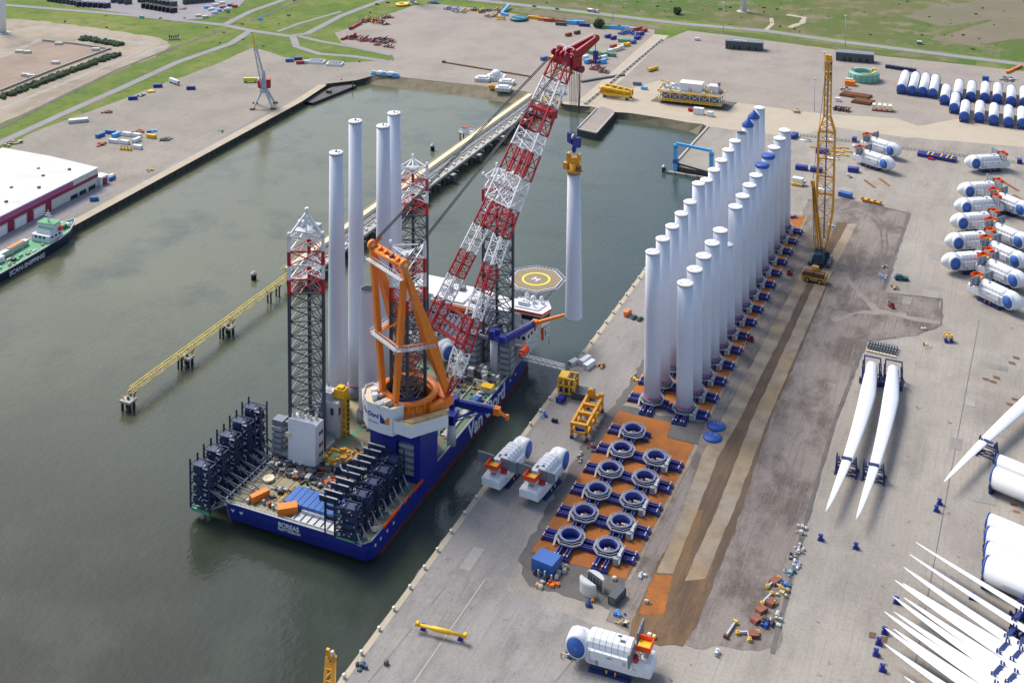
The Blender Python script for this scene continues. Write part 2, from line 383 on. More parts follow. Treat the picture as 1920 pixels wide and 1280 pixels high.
tag(mb.build('shore_bank'), None, None, kind='structure')
mb = MB()
for L in (RQ, [TOPL[-1], BOTL[-1]]+LQ):
    for a, b in zip(L, L[1:]):
        n = max(1, int((Vector(b)-Vector(a)).length/6))
        for k in range(n):
            p, q = Vector(a).lerp(Vector(b), k/n), Vector(a).lerp(Vector(b), (k+1)/n)
            mb.poly([(p.x, p.y, 0), (q.x, q.y, 0), (q.x, q.y, -13), (p.x, p.y, -13)][::-1], 'wall_dark')
            mb.bar((p.x, p.y, -.9), (p.x, p.y, -8), .7, 'wall_dark', n=4)
tag(mb.build('quay'), None, None, kind='structure')
# yards and roads, each sheet a little above the one below
patch('concrete_yard', [(0.02, -300), (0.02, 421), (-6, 423), (-30, 431), (-29.6, 514), *px((1318, 233), (1400, 215), (1990, 262)), (420, 500), (420, -300)], 'concrete', .03)
patch('quay_apron', [(0.3, -300), (.3, 421), (30, 421), (32, 128), (30, 100), (31, 10), (33, -8), (78, -12), (70, -300)], 'apron', .06, .8, 6)
strip('quay_edge', [(1.2, -290), (1.2, 420)], 2.2, 'quay_edge', .10)
patch('sand_road', px((1105, 199), (1095, 192), (1150, 176), (1235, 150), (1290, 178), (1400, 195), (1530, 212), (1680, 222), (1722, 236), (1800, 222), (1920, 238), (1990, 248), (1990, 290), (1920, 276), (1700, 258), (1560, 238), (1490, 258), (1328, 238), (1318, 233), (1290, 230), (1240, 221), (1180, 212), (1148, 210)), 'sand_road', .07, .8, 8)
patch('sand_road', px((1010, 178), (1060, 196), (1105, 200), (1165, 182), (1115, 172), (1040, 168)), 'sand_road', .055, .8, 8)
patch('storage_yard', px((1247, 75), (1290, 58), (1360, 66), (1655, 106), (1830, 124), (1990, 142), (1990, 248), (1920, 238), (1800, 222), (1722, 236), (1680, 222), (1530, 212), (1400, 195), (1290, 178), (1240, 150), (1152, 176), (1130, 172)), 'pale_yard', .11, .6, 10)
patch('central_yard', px((697, 143), (735, 143), (780, 148), (860, 157), (935, 165), (985, 172), (1040, 190), (1095, 192), (1225, 76), (1228, 56), (1110, 46), (1010, 36), (940, 22), (830, 9), (780, 10), (735, 25), (628, 62), (640, 82), (735, 103), (740, 112)), 'pale_yard', .11, .6, 10)
patch('left_yard', [(-338, 513), (-356, 494), (-350, 444), (-340, 176), (-330, -60), (-322, -300), (-520, -300)]+px((0, 290), (50, 254), (100, 234), (167, 210), (300, 160), (400, 123), (473, 90), (503, 97), (530, 107), (567, 113), (640, 118), (735, 113), (735, 143), (697, 143)), 'left_yard', .09, .8, 9)
strip('quay_road', [(-357.2, 490), (-351.6, 444), (-342.2, 176), (-332, -60)], 7, 'quay_edge', .16)
strip('quay_road', [(-360, 466), (-353.4, 444), (-344.2, 176), (-334, -60)][1:], 11, 'apron', .135)
strip('access_road', px((1100, 192), (1160, 140), (1240, 66)), 15, 'sand_road', .15)
G8 = 'gravel'
patch('gravel_yard', [(70.5, -8), (84, -11), (99, -8), (127.5, 2), (124, 70), (123, 143), (126.7, 226), (147, 240), (159.6, 258), (157.2, 289), (128.7, 285), (129.1, 404), (87, 411), (66, 400), (69.3, 358), (70.8, 230), (71, 120)], 'gravel', .10, 1.2, 3)
patch('gravel_track', [(30.5, 8), (40, -3), (72, -2), (74, 125), (66, 122), (33, 122), (34, 380), (28, 380), (30, 128), (27, 90)], 'dark_gravel', .085, 1.2, 3)
patch('rust_soil', [(82, -12), (79.5, 19), (79, 60), (84, 140), (87, 220), (90, 370), (97, 372), (99, 280), (97, 140), (100, 60), (100, 2), (98, -8)], 'rust_soil', .13, .5, 4)
patch('orange_soil', [(79.4, 60), (78.4, 20), (80, -12), (86, -13), (98, -9), (100, 3), (97, 40), (88, 36), (86, 64)], 'orange_soil', .145, .9, 2.5)
patch('orange_soil', px((1198, 1150), (1228, 1076), (1260, 1080), (1252, 1120), (1240, 1152)), 'rust_pad', .16, .8, 1.5)
patch('tower_pad', [(33.4, 14.4), (33.2, 117), (57.5, 117), (58.6, 106), (71.3, 105), (70.4, 14.4)], 'rust_pad', .16, .35, 3)
patch('tower_pad', [(33.3, 125.6), (33.4, 366), (70.2, 372), (71.3, 126)], 'rust_pad', .16, .35, 3)
patch('dark_slab', [(58.4, 118.5), (71.7, 120.5), (72.2, 106), (58.9, 106)], 'dark_gravel', .19, .3)
strip('timber_edge', [(71.6, 14), (72.2, 105)], 1.3, 'mats', .2, .25); strip('timber_edge', [(71.7, 125), (71.0, 372)], 1.3, 'mats', .2, .25)
patch('timber_track', [(79.6, 22), (85.2, 24), (82.6, 102), (84.5, 132), (87.6, 280), (88.5, 300), (82.5, 300), (82.2, 277), (77.2, 130), (76, 100), (78.5, 60)], 'mats', .19, .25, 3)
patch('timber_track', [(90, 22), (96.5, 26), (96.9, 71), (96.1, 138), (97.8, 283), (101.6, 372), (96.4, 370), (91.8, 281), (89.5, 135), (90.8, 68)], 'mats', .19, .25, 3)
strip('kerb_strip', [(126.2, 0), (124.2, 68), (123.4, 143), (126, 226), (140, 236)], 1.6, 'dark_gravel', .15, .3)
strip('kerb_strip', [(127.2, 286), (129.3, 402), (100, 409)], 2.0, 'dark_gravel', .15, .4)
strip('kerb_strip', [(159.4, 258), (157.4, 289), (130, 284)], 1., 'dark_gravel', .15, .3)
for q in (px((1585, 520), (1640, 580), (1700, 595), (1765, 605)), px((1560, 600), (1620, 585), (1700, 590))): strip('vehicle_track', q, 3.6, 'gravel_light', .115 if q[0][1] < 260 else .12, 1.2)
strip('vehicle_track', px((1575, 395), (1605, 388), (1640, 400), (1662, 425), (1664, 470), (1650, 500)), 1.2, 'gravel_dark', .125, .4); strip('vehicle_track', px((1570, 402), (1605, 396), (1634, 408), (1652, 430), (1654, 470), (1640, 500)), 1.2, 'gravel_dark', .13, .4)
for a, b in (((910, 1085), (775, 1280)), ((1836, 600), (1715, 1250))):
    strip('joint_line', px(a, b), .22 if a[0] != 910 else .4, 'dark_gravel' if a[0] != 910 else 'concrete_block', .12)
for a, b in (((690, 1280), (835, 1100)), ((1040, 1280), (1105, 1200))): strip('joint_line', px(a, b), .12, 'dark_gravel', .125)
for x, y, m, wd in ((1636, 1190, 'brown', 2.4), (1658, 1198, 'brown', 2.4)): patch('steel_plate', px((x-6, y-6), (x+7, y-4), (x+5, y+7), (x-7, y+5)), m, .13)
for x, y in ((1868, 707), (1848, 710), (1862, 715), (1905, 670), (1897, 680), (1903, 748), (1893, 757), (1910, 935), (1900, 945), (1905, 958)):
    patch('steel_plate', px((x-7, y-3), (x+6, y), (x+8, y+5), (x-5, y+2)), 'brown' if y < 900 else 'rust', .13)
for x, y in ((1630, 345), (1658, 342)): patch('steel_plate', px((x-12, y-7), (x-7, y-8), (x+13, y+7), (x+8, y+8)), 'rust', .13)
for x, y in ((1895, 350), (1915, 375), (1912, 452)): patch('steel_plate', px((x-18, y-9), (x-12, y-10), (x+18, y+8), (x+12, y+9)), 'rust', .13)
random.seed(14)
for k in range(15):
    x, y, a, b = random.uniform(132, 190), random.uniform(-20, 400), random.choice((4.4, 8.8)), random.choice((4.4, 8.8, 13))
    if k > 9: x, y = random.uniform(4, 26), random.uniform(-60, 120)
    patch('repaired_slab', [(x, y), (x+a, y), (x+a, y+b), (x, y+b)], random.choice(('apron', 'slab_pale', 'apron')), .121+k*.0006)
# north: roads, bare land, scrub
patch('scrubland', px((760, -60), (867, -4), (1100, 18), (1280, 38), (1580, 72), (1990, 122), (2300, 60), (2300, -120), (900, -140)), 'scrub', .03, 4, 20)
patch('hill', px((1745, 75), (1800, 58), (1860, 38), (2000, 28), (2000, 70), (1900, 72), (1830, 88)), 'hill_brown', .06, 4, 12)
patch('hill', px((1690, 30), (1760, 10), (1950, -10), (2000, 30), (1850, 38), (1760, 50)), 'hill_brown', .055, 4, 12)
strip('dirt_track', px((1436, 56), (1448, 46), (1446, 34)), 4, 'sand_road', .06); strip('dirt_track', px((1480, 52), (1505, 42), (1508, 33), (1475, 28)), 6, 'sand_road', .06, 1)
strip('road', px((780, -20), (867, -2), (933, 5), (1100, 24), (1280, 45), (1440, 59), (1580, 79), (1780, 104), (1990, 130)), 11, 'asphalt', .16)
patch('verge', px((940, 18), (1010, 30), (1110, 42), (1235, 56), (1235, 48), (1100, 31), (933, 12)), 'bank', .14, .6, 8)
patch('verge', px((1290, 56), (1360, 64), (1655, 104), (1830, 122), (1830, 114), (1580, 86), (1440, 66), (1285, 52)), 'scrub', .14, .6, 8)
strip('road', px((-60, 300), (0, 268), (120, 213), (233, 163), (333, 117), (433, 82), (470, 58)), 8, 'asphalt', .16)
strip('road', px((-60, 2), (0, 9), (233, 28), (417, 47), (470, 58)), 8, 'asphalt', .165)
strip('road', px((423, 46), (470, 22), (533, 0), (600, -28)), 8, 'asphalt', .17); strip('road', px((470, 58), (540, 68), (575, 64), (640, 30), (720, 0), (760, -20)), 8, 'asphalt', .175)
strip('road', px((548, 66), (556, 88), (600, 102), (660, 106), (735, 117)), 7, 'asphalt', .18); strip('road', px((560, 68), (600, 78), (660, 88), (735, 104)), 6, 'asphalt', .185)
strip('road', px((640, 22), (560, 45), (520, 60)), 5, 'asphalt', .17)
strip('footpath', px((-60, 268), (0, 240), (110, 184), (217, 133), (330, 88), (413, 58)), 4, 'dark_gravel', .14); strip('footpath', px((470, 40), (560, 2), (600, -14)), 4, 'dark_gravel', .14)
patch('bare_land', px((-80, 40), (0, 34), (80, 40), (200, 55), (300, 72), (322, 86), (290, 108), (200, 142), (100, 190), (0, 232), (-80, 270)), 'bare_sand', .05, 2, 8)
patch('bare_land', px((-80, 130), (0, 112), (80, 78), (130, 82), (208, 94), (100, 136), (0, 176), (-80, 210)), 'bare_brown', .08, 1, 8)
for q in (((0, 70), (60, 52), (150, 58), (230, 78), (300, 84)), ((0, 205), (110, 160), (215, 118), (265, 96)), ((0, 95), (40, 90), (78, 74)), ((250, 110), (290, 92), (318, 84))): strip('dirt_track', px(*q), 5, 'slab_pale', .085, 1.2)
mb = MB()
for pts in (((0, 172), (100, 132), (208, 92)), ((80, 77), (145, 84), (208, 94))):
    P = px(*pts)
    for a, b in zip(P, P[1:]): mb.bar((*a, .9), (*b, .9), 1.2, 'concrete_block', h=1.6)
one('retaining_wall', mb, 'low pale concrete wall bordering the bare brown field by the left roads', 'wall')
def hedge_stuff(name, pts, width, hgt, label):
    mb = MB(); P = [Vector((*p, 0)) for p in px(*pts)]
    for a, b in zip(P, P[1:]):
        L = (b-a).length; d = (b-a)/L; n = Vector((-d.y, d.x, 0))
        for k in range(int(L*2.2*width/6)):
            c = a+d*random.uniform(0, L)+n*random.uniform(-width/2, width/2); r = random.uniform(.9, 2.3)
            mb.lathe([(r*.5, 0), (r, r*.5), (r*.75, r*1.1*hgt), (.05, r*1.5*hgt)], 'shrubbery', 6, (c.x, c.y, .05))
    tag(mb.build(name), label, 'shrubs', kind='stuff')
hedge_stuff('shrub_belt', ((0, 186), (110, 143), (222, 103)), 9, 1.1, 'long dark green belt of shrubs beside the bare brown field')
hedge_stuff('shrub_belt', ((152, 74), (190, 79), (226, 86)), 9, 1.1, 'short dark green clump of shrubs north of the bare brown field')
random.seed(19); mb = MB()
for k in range(330):
    if k < 210: p = at(random.uniform(880, 1990), random.uniform(-60, 100)); ok = p.y > 800+max(0, (p.x+90))*.02 and p.y > 830
    else: p = at(random.uniform(0, 760), random.uniform(0, 200)); ok = k % 2 == 0 and p.x > -900 and p.y > 560
    if not ok: continue
    r = random.uniform(.4, 1.5)
    for i in range(3): c = V(p.x+random.uniform(-r, r), p.y+random.uniform(-r, r), 0); mb.lathe([(r*.4, 0), (r*.8, r*.35), (r*.55, r*.8), (.05, r)], 'leaf', 5, (c.x, c.y, .06))
tag(mb.build('bushes'), 'scattered low dark bushes over the far green fields', 'bushes', kind='stuff')
patch('container_yard', px((85, -8), (120, 10), (330, 38), (378, 36), (450, 12), (470, -12)), 'asphalt', .13, 1, 10)
# the stone pier and the sloping ramp in the corner of the basin
P = px((1118, 206), (1082, 243), (1118, 251), (1151, 214), (1150, 207), (1128, 200))
pier = thing('stone_pier', 'short pale stone pier with raised kerbs jutting into the basin corner', 'pier', (P[1][0], P[1][1], 0))
mb = MB(); mb.prism(P[::-1], -13, .25, 'wall_dark', 'pale_yard'); mb.build('deck', pier, True)
mb = MB()
for a, b in zip(P[:3], P[1:4]): mb.bar((*a, .6), (*b, .6), 1.1, 'concrete_block', h=.9)
mb.build('kerb', pier, True)
mb = MB(); q = px((1270, 304), (1326, 316), (1345, 300), (1298, 283))
mb.prism([tuple(v) for v in px((1272, 310), (1330, 320), (1346, 296), (1302, 281))][::-1], -4.2, -1.2, 'wall_dark', 'left_yard'); one('ramp_pontoon', mb, 'brown sloping ramp pontoon under the blue lifting gate', 'pontoon')
mb = MB(); a, b = px((1328, 238), (1268, 304)); mb.bar((*a, -.6), (*b, -.6), 1.4, 'concrete_block', h=3); one('breakwater_wall', mb, 'narrow pale wall running from the bank to the blue lifting gate', 'wall')
gx, gy = at(1267, 318, -4)[:2]; hx, hy = at(1334, 322, 0)[:2]
g = thing('lifting_gate', 'sky blue steel gate frame spanning the ramp in the basin corner', 'gate', (gx, gy, -5))
for k, (x, y) in enumerate(((gx, gy), (hx, hy))):
    mb = MB(); mb.box((x, y, 4.5), (2.6, 2.6, 19), 'sky_blue'); mb.box((x, y, 2), (3.6, 3.2, 3), 'bright_blue'); mb.box((x, y, 12), (3.1, 3.1, .5), 'bright_blue'); mb.build('post', g, True)
mb = MB(); mb.bar((gx, gy, 14.5), (hx, hy, 14.5), 1.4, 'sky_blue', h=1.8); mb.bar((gx, gy+1.8, 14), (hx, hy+1.8, 14), .5, 'sky_blue')
mb.build('crossbeam', g, True)
a, b = at(1246, 321, -4.3), at(1330, 335, -4.3); mb = MB(); mb.bar(a, b, 1.8, 'concrete_block', h=1.2)
for k in range(5): p = a.lerp(b, k/4); mb.bar(p+V(0, -1.2, -3), p+V(0, -1.2, 1.6), .5, 'dark_grey', n=6)
one('floating_walkway', mb, 'thin pale floating walkway in front of the blue lifting gate', 'walkway')
def dolphin(x, y, r, h, label):
    mb = MB(); mb.lathe([(r, -8), (r, h-.8), (r*1.15, h-.8), (r*1.15, h), (r*.5, h+.2), (r*.4, h+1.2), (.1, h+1.3)], 'rubber', 12, ms=['rubber', 'concrete_block', 'concrete_block', 'concrete_block', 'galv', 'galv'])
    one('mooring_dolphin', mb, label, 'mooring pile', (x, y, 0))
for p, l in (((476, 524), 'short black mooring pile standing alone in open water left of the yellow trestle'), ((811, 282), 'black mooring pile standing in open water left of the cream conveyor'), ((1245, 322), 'small grey mooring pile at the tip of the floating walkway')):
    q = at(*p, -5); dolphin(q.x, q.y, 1.5, -1.2, l)
# bollards along the right quay
mb = MB(); mb.lathe([(.35, 0), (.3, .5), (.55, .6), (.55, .95), (.2, 1.05)], 'offwhite', 8)
b0 = one('bollard', mb, 'white bollard in the row along the right quay edge', 'bollard', (1.1, -66, .12), 0, 'bollards along the right quay')
b0.scale = (1.25, 1.25, 1.25)
for k in range(1, 44):
    o = b0.copy(); col.objects.link(o); o.location = (1.1, -66+k*11.2+random.uniform(-.6, .6), .12)
# the conveyor jetty across the basin
JX = -177
j = thing('conveyor_jetty', 'long jetty on dark piles carrying a cream covered conveyor and pipes', 'jetty', (JX, 165, -5))
mb = MB(); mb.b2(JX-1, JX+11, 168, 519, .4, 1.4, 'concrete_block'); mb.build('deck', j, True)
mb = MB(); mb.b2(JX-5, JX-1.2, 172, 524, 1.5, 4.2, 'cream'); mb.prism([(JX-5, 172), (JX-1.2, 172), (JX-1.2, 524), (JX-5, 524)], 4.2, 4.5, 'cream'); mb.build('conveyor_cover', j, True)
mb = MB()
for k in range(4): mb.bar((JX+.8+k*1.5, 170, 2), (JX+.8+k*1.5, 519, 2), .7, ('galv', 'offwhite', 'panel_grey', 'galv')[k], n=8)
for y in range(175, 515, 12): mb.box((JX+3, y, 1.7), (7.5, .8, .7), 'grey'); mb.box((JX+8, y+5, 2.2), (1.2, 2.4, 1.6), ('grey', 'cream', 'dark_grey')[y % 3])
mb.build('pipework', j, True)
mb = MB(); mb.bar((JX+11.4, 168, 2.4), (JX+11.4, 519, 2.4), 1.1, 'white', n=8); mb.build('white_pipe', j, True)
for y in range(172, 515, 14):
    mb = MB(); mb.box((JX+5, y, .1), (19, 1.6, .9), 'dark_grey')
    for x in (JX-3, JX+9, JX+13): mb.bar((x, y, -9), (x, y, .2), 1.2, 'rubber', n=8)
    mb.build('pile_bent', j, True)
for y in range(178, 515, 42): mb = MB(); mb.box((JX+14, y, -1.5), (4, 5, 4), 'dark_grey'); mb.box((JX+14, y, .7), (3, 4, .5), 'concrete_block'); mb.build('fender', j, True)
mb = MB(); mb.bar((JX+12.5, 168, 4), (JX+12.5, 519, 4), .15, 'offwhite'); mb.bar((JX-5.5, 168, 5), (JX-5.5, 524, 5), .15, 'yellow'); mb.build('railing', j, True)
t = thing('yellow_trestle', 'narrow yellow pipe trestle running out over the water on slim piles', 'trestle', (JX, 39, -5))
mb = MB(); mb.lattice([(JX-1.6, 39, 1.5), (JX+1.6, 39, 1.5), (JX, 39, 4.2)], [(JX-1.6, 172, 1.5), (JX+1.6, 172, 1.5), (JX, 172, 4.2)], 26, .28, .13, lambda t: 'pale_yellow'); mb.b2(JX-.5, JX+.3, 39, 172, 1.3, 1.4, 'grey')
mb.bar((JX-.8, 39, 2), (JX-.8, 172, 2), .35, 'pale_yellow', n=6); mb.bar((JX+.8, 39, 1.8), (JX+.8, 172, 1.8), .25, 'galv', n=6); mb.build('truss', t, True)
for y in (41, 75, 83, 108, 116, 150, 158):
    mb = MB(); mb.bar((JX-1, y, -10), (JX-1, y, 1.3), .9, 'rubber', n=8); mb.bar((JX+1, y, -10), (JX+1, y, 1.3), .9, 'rubber', n=8); mb.box((JX, y, 1), (4, 1, .5), 'dark_grey'); mb.build('pile', t, True)
for y, l in ((37, 'black and grey mooring platform at the near tip of the yellow trestle'), (79, 'second mooring platform along the yellow trestle, with a grey cap'), (112, 'third mooring platform along the yellow trestle, with a yellow post')):
    o = thing('mooring_platform', l, 'mooring platform', (JX+1, y, -5)); mb = MB()
    for q in ((-2, -1.5), (2, -1.5), (-2, 1.5), (2, 1.5), (0, 0)): mb.bar((q[0], q[1], -4), (q[0], q[1], 4), 1.3, 'rubber', n=8)
    mb.build('piles', o); mb = MB(); mb.box((0, 0, 4.4), (6, 5, 1), 'concrete_block'); mb.build('cap', o)
    mb = MB(); mb.lathe([(.6, 4.9), (.5, 5.6), (.8, 5.8), (.8, 6.2)], 'dark_grey', 8); mb.bar((2, 1.5, 4.9), (2, 1.5, 7.5), .3, 'yellow'); mb.bar((-2, -1, 4.9), (-2, -1, 6.4), .4, 'yellow'); mb.build('bollard', o)
o = thing('jetty_platform', 'small white railed control platform beside the cream conveyor', 'platform', (*at(875, 248, 1)[:2], -5))
mb = MB(); mb.box((0, 0, 6), (10, 8, .8), 'galv')
for x, y in ((-4, -3), (4, -3), (-4, 3), (4, 3)): mb.bar((x, y, -4), (x, y, 6), .9, 'rubber', n=8)
mb.build('deck', o); mb = MB(); mb.box((-1, 0, 8), (4, 4, 3.2), 'white'); mb.box((-1, 0, 9.8), (4.6, 4.6, .4), 'container_red'); mb.build('cabin', o)
mb = MB()
for x in (-5, 5): mb.bar((x, -4, 7.6), (x, 4, 7.6), .2, 'white')
for y in (-4, 4): mb.bar((-5, y, 7.6), (5, y, 7.6), .2, 'white'); [mb.bar((x, y, 6.4), (x, y, 7.6), .18, 'white') for x in range(-5, 6, 2)]
mb.build('railing', o)
# ---------------------------------------------------------------- far things, left to right
def container_mb(m, L=6.1, W=2.5, H=2.6, ribs=6, roof=None):
    mb = MB(); mb.b2(-L/2, L/2, -W/2, W/2, .15, H, m)
    for k in range(ribs):
        x = -L/2+(k+.5)*L/ribs
        for y in (-W/2, W/2): mb.box((x, y, H/2+.1), (L/ribs*.45, .1, H-.5), m)
        if roof: mb.box((x, 0, H+.02), (L/ribs*.8, W*.9, .06), roof)
    for x in (-L/2, L/2):
        for y in (-W/2, W/2): mb.box((x, y, H/2), (.22, .22, H+.1), 'dark_grey' if m == 'dark_grey' else m)
        for y in (-.5, 0, .5): mb.bar((x*1.01, y, .4), (x*1.01, y, H-.2), .08, 'grey')
    return mb
CP = {}
def container(p, rz, m, label, L=6.1, H=2.6, z=0., group=None, name='shipping_container', cat='container', W=2.5):
    key = (m, L, H, W)
    q = at(*p, z) if len(p) == 2 else Vector(p)
    if key not in CP:
        CP[key] = container_mb(m, L, W, H); o = one(name, CP[key], label, cat, (q.x, q.y, q.z), rz, group); CP[key] = o
    else:
        o = CP[key].copy(); col.objects.link(o); o.location = (q.x, q.y, q.z); o.rotation_euler = (0, 0, rz); o.name = name
        for k in ('label', 'category', 'group'):
            if k in o: del o[k]
        tag(o, label, cat, group)
    o.data.name = name
    return o
def vehicle(p, rz, m, kind, label, z=.2, name=None):
    q = at(*p, z) if len(p) == 2 else Vector(p)
    if kind == 'car':
        t = thing(name or 'parked_car', label, 'car', q, rz); L, W, H = 4.5, 1.9, .75
        mb = MB(); mb.loft([[(x, y, z) for y, z in ((-W/2*k, .35), (W/2*k, .35), (W/2*k, .35+H*h), (-W/2*k, .35+H*h))] for x, k, h in ((-2.25, .85, .7), (-1.9, 1, .95), (.6, 1, .95), (1.9, .97, .72), (2.25, .8, .5))], m, smooth=False); mb.build('body', t)
        mb = MB(); mb.loft([[(x, y, z) for y, z in ((-W/2*.9, 1.02), (W/2*.9, 1.02), (W/2*.72, zt), (-W/2*.72, zt))] for x, zt in ((-2.05, 1.1), (-1.5, 1.55), (.1, 1.55), (.9, 1.08))], 'glass', smooth=False); mb.b2(-1.45, .05, -.68, .68, 1.54, 1.6, m); mb.build('cabin', t); wy, wr, wx = .9, .36, (-1.4, 1.4)
    elif kind == 'van':
        t = thing(name or 'parked_van', label, 'van', q, rz); mb = MB(); mb.b2(-2.8, 1.5, -1, 1, .4, 2.5, m); mb.loft([[(x, y, z) for y, z in ((-1, .4), (1, .4), (.95, zt), (-.95, zt))] for x, zt in ((1.5, 2.45), (2.0, 2.1), (2.8, 1.2))], m, smooth=False); mb.build('body', t)
        mb = MB(); mb.b2(1.55, 2.05, -1.02, 1.02, 1.4, 2.0, 'glass'); mb.build('window', t); wy, wr, wx = .95, .4, (-1.8, 1.9)
    else:
        t = thing(name or 'parked_lorry', label, 'lorry', q, rz)
        mb = MB(); mb.b2(-7, 4.2, -1.25, 1.25, 1.1, 3.8, m) if kind == 'lorry' else mb.lathe([(.3, -6.8), (1.25, -6.4), (1.25, 3.4), (.3, 3.8)], m, 12, (0, 0, 2.3), 'x'); mb.build('trailer' if kind == 'lorry' else 'tank', t)
        mb = MB(); mb.b2(4.6, 6.6, -1.2, 1.2, .7, 3.4, 'white' if m != 'white' else 'offwhite'); mb.b2(6.5, 6.66, -1, 1, 1.9, 3, 'glass'); mb.b2(-7, 5, -.6, .6, .7, 1.05, 'black'); mb.build('cab', t); wy, wr, wx = 1.1, .5, (-5.8, -4.6, 3, 5.6)
    for x in wx:
        for y in (-wy, wy):
            mb = MB(); mb.lathe([(wr, -.14), (wr, .14)], 'rubber', 10, (x, y, wr), 'y'); mb.build('wheel', t)
    return t
# wind turbine towers at the top edge
def turbine(p, r, h, label):
    q = at(*p); t = thing('turbine_tower', label, 'wind turbine tower', q)
    mb = MB(); mb.lathe([(r, 0), (r*.96, h*.3), (r*.55, h)], 'white', 28); mb.build('tube', t)
    mb = MB(); mb.lathe([(r*2.3, 0), (r*2.2, .5), (r*1.2, .7)], 'concrete_block', 24); mb.build('foundation', t)
    mb = MB(); mb.box((0, -r, 2), (1.2, .3, 2.4), 'grey'); mb.build('door', t)
turbine((5, 62), 3.6, 90, 'white wind turbine tower cut off by the top left corner')
turbine((1394, 22), 3.2, 90, 'white wind turbine tower standing on the far green field')
turbine((772, 6), 3.0, 90, 'pale wind turbine tower foot at the top edge beside a yellow ring')
def lamp(p, h, label):
    q = at(*p); t = thing('lamp_post', label, 'lamp post', q); mb = MB(); mb.lathe([(.34, 0), (.18, h)], 'galv', 8); mb.lathe([(.7, 0), (.7, .5)], 'concrete_block', 8); mb.build('mast', t)
    mb = MB(); mb.box((0, 0, h), (2.6, 1.2, .5), 'offwhite'); mb.box((0, 0, h-.4), (1.2, 2.4, .3), 'grey'); mb.build('lamp_head', t)
lamp((1585, 88), 30, 'tall grey floodlight mast behind the longer dark hall, right of the crawler crane')
lamp((1356, 62), 30, 'tall grey floodlight mast just left of the first dark hall')
lamp((1149, 40), 30, 'tall grey floodlight mast at the far road above the container row')
lamp((945, 20), 30, 'tall grey floodlight mast at the far road, leftmost of the five')
lamp((1527, 208), 26, 'slim pale lamp mast on the storage yard left of the crawler crane')
# container yard at the top left
random.seed(3)
n = 0
for x0, y0, x1, y1, k, m in ((95, 2, 145, 10, 8, 'dark_grey'), (150, 12, 200, 15, 6, 'rack_navy'), (215, 5, 240, 8, 3, 'dark_grey'), (265, 4, 325, 12, 9, 'dark_grey'), (272, 15, 325, 24, 8, 'black'), (350, 8, 395, 4, 6, 'dark_grey')):
    for i in range(k):
        u = i/max(1, k-1); container((x0+(x1-x0)*u, y0+(y1-y0)*u), R(60), m, 'dark container in the stacked rows of the yard at the top left', 8, 5.2, group='dark containers stacked at the top left')
for i, (x, y) in enumerate(((388, 16), (396, 20), (404, 12), (410, 22), (418, 16), (425, 20), (432, 12), (416, 8), (402, 26), (372, 32), (385, 34), (440, 14))):
    container((x, y), R(random.choice((40, 45, 50))), ('sky_blue', 'white', 'white', 'sky_blue', 'container_red', 'white', 'bright_blue', 'white', 'white', 'offwhite', 'offwhite', 'container_red')[i], '%s container in the loose cluster at the right end of the top left yard' % ('pale blue', 'white', 'white', 'pale blue', 'brick red', 'white', 'deep blue', 'white', 'white', 'off white', 'off white', 'brick red')[i], 6.1, group='coloured containers at the top left')
mb = MB()
for k in range(5): mb.bar((-4, -2+k, .2), (4, -2+k, .2+.3*k), .7, ('container_red', 'grey', 'rust', 'dark_grey', 'container_red')[k])
one('scrap_heap', mb, 'small reddish scrap heap in the yard at the top left', 'scrap heap', at(342, 18), .4)
vehicle((266, 34), R(-8), 'sky_blue', 'van', 'bright blue van driving on the road at the top left')
mb = MB(); [mb.box((x, 0, 2+abs(x)*.3), (1.2, .4, 4), 'dark_grey') for x in (-4, -2, 0, 2, 4)]; mb.box((0, 1, .6), (11, 3, 1.2), 'concrete_block')
one('leaning_panels', mb, 'dark slatted frames standing beside the bare land near the road junction', 'frame', at(326, 75), R(35))
for k, (x, y) in enumerate(((36, 99), (51, 100), (110, 84), (180, 95), (104, 120), (48, 143), (58, 145))):
    container((x, y), R(20), 'offwhite', 'pale concrete block on the bare brown field', 7, 2.4, group='pale blocks on the bare field', name='concrete_block', cat='block')
# left quay: yard clutter
for x, y, rz, m, l in ((249, 187, 35, 'navy', 'dark blue open skip at the yard edge by the left grass verge'), (296, 164, 30, 'navy', 'dark blue skip left of the white lorry on the left yard'), (358, 168, 28, 'navy', 'dark blue skip right of the white lorry on the left yard'), (543, 116, 30, 'bright_blue', 'blue container at the left end of the far quay group'), (559, 113, 30, 'navy', 'dark blue container behind the far quay group'), (563, 120, 30, 'container_red', 'brick red and white container in the far quay group'), (575, 119, 30, 'white', 'white container in the far quay group'), (188, 257, 85, 'bright_blue', 'blue container at the left end of the left yard cluster'), (207, 251, 5, 'bright_blue', 'blue container at the back of the left yard cluster'), (218, 256, 85, 'sky_blue', 'lighter blue container in the middle of the left yard cluster'), (238, 255, 3, 'white', 'white container behind the front row of the left yard cluster'), (257, 257, 3, 'white', 'rearmost white container at the right of the left yard cluster'), (213, 268, 3, 'white', 'white container at the left of the front row of the left yard cluster'), (234, 270, 3, 'white', 'white container in the middle of the front row of the left yard cluster'), (256, 266, 86, 'white', 'white container turned sideways in the left yard cluster'), (258, 279, 3, 'white', 'white container nearest the quay in the left yard cluster'), (284, 259, 3, 'yellow', 'yellow container right of the left yard cluster')):
    container((x, y), R(rz), m, l, 7, 2.8)
for k in range(4):
    q = at(227+k*6, 281+k*.5); mb = MB(); mb.lathe([(1, 0), (1.1, 1.2), (.5, 2.4)], 'yellow', 8); mb.lathe([(.5, 2.4), (.3, 3)], 'dark_grey', 6); one('mooring_buoy', mb, 'yellow buoy standing in the row in front of the white containers', 'buoy', q, 0, 'yellow buoys on the left yard')
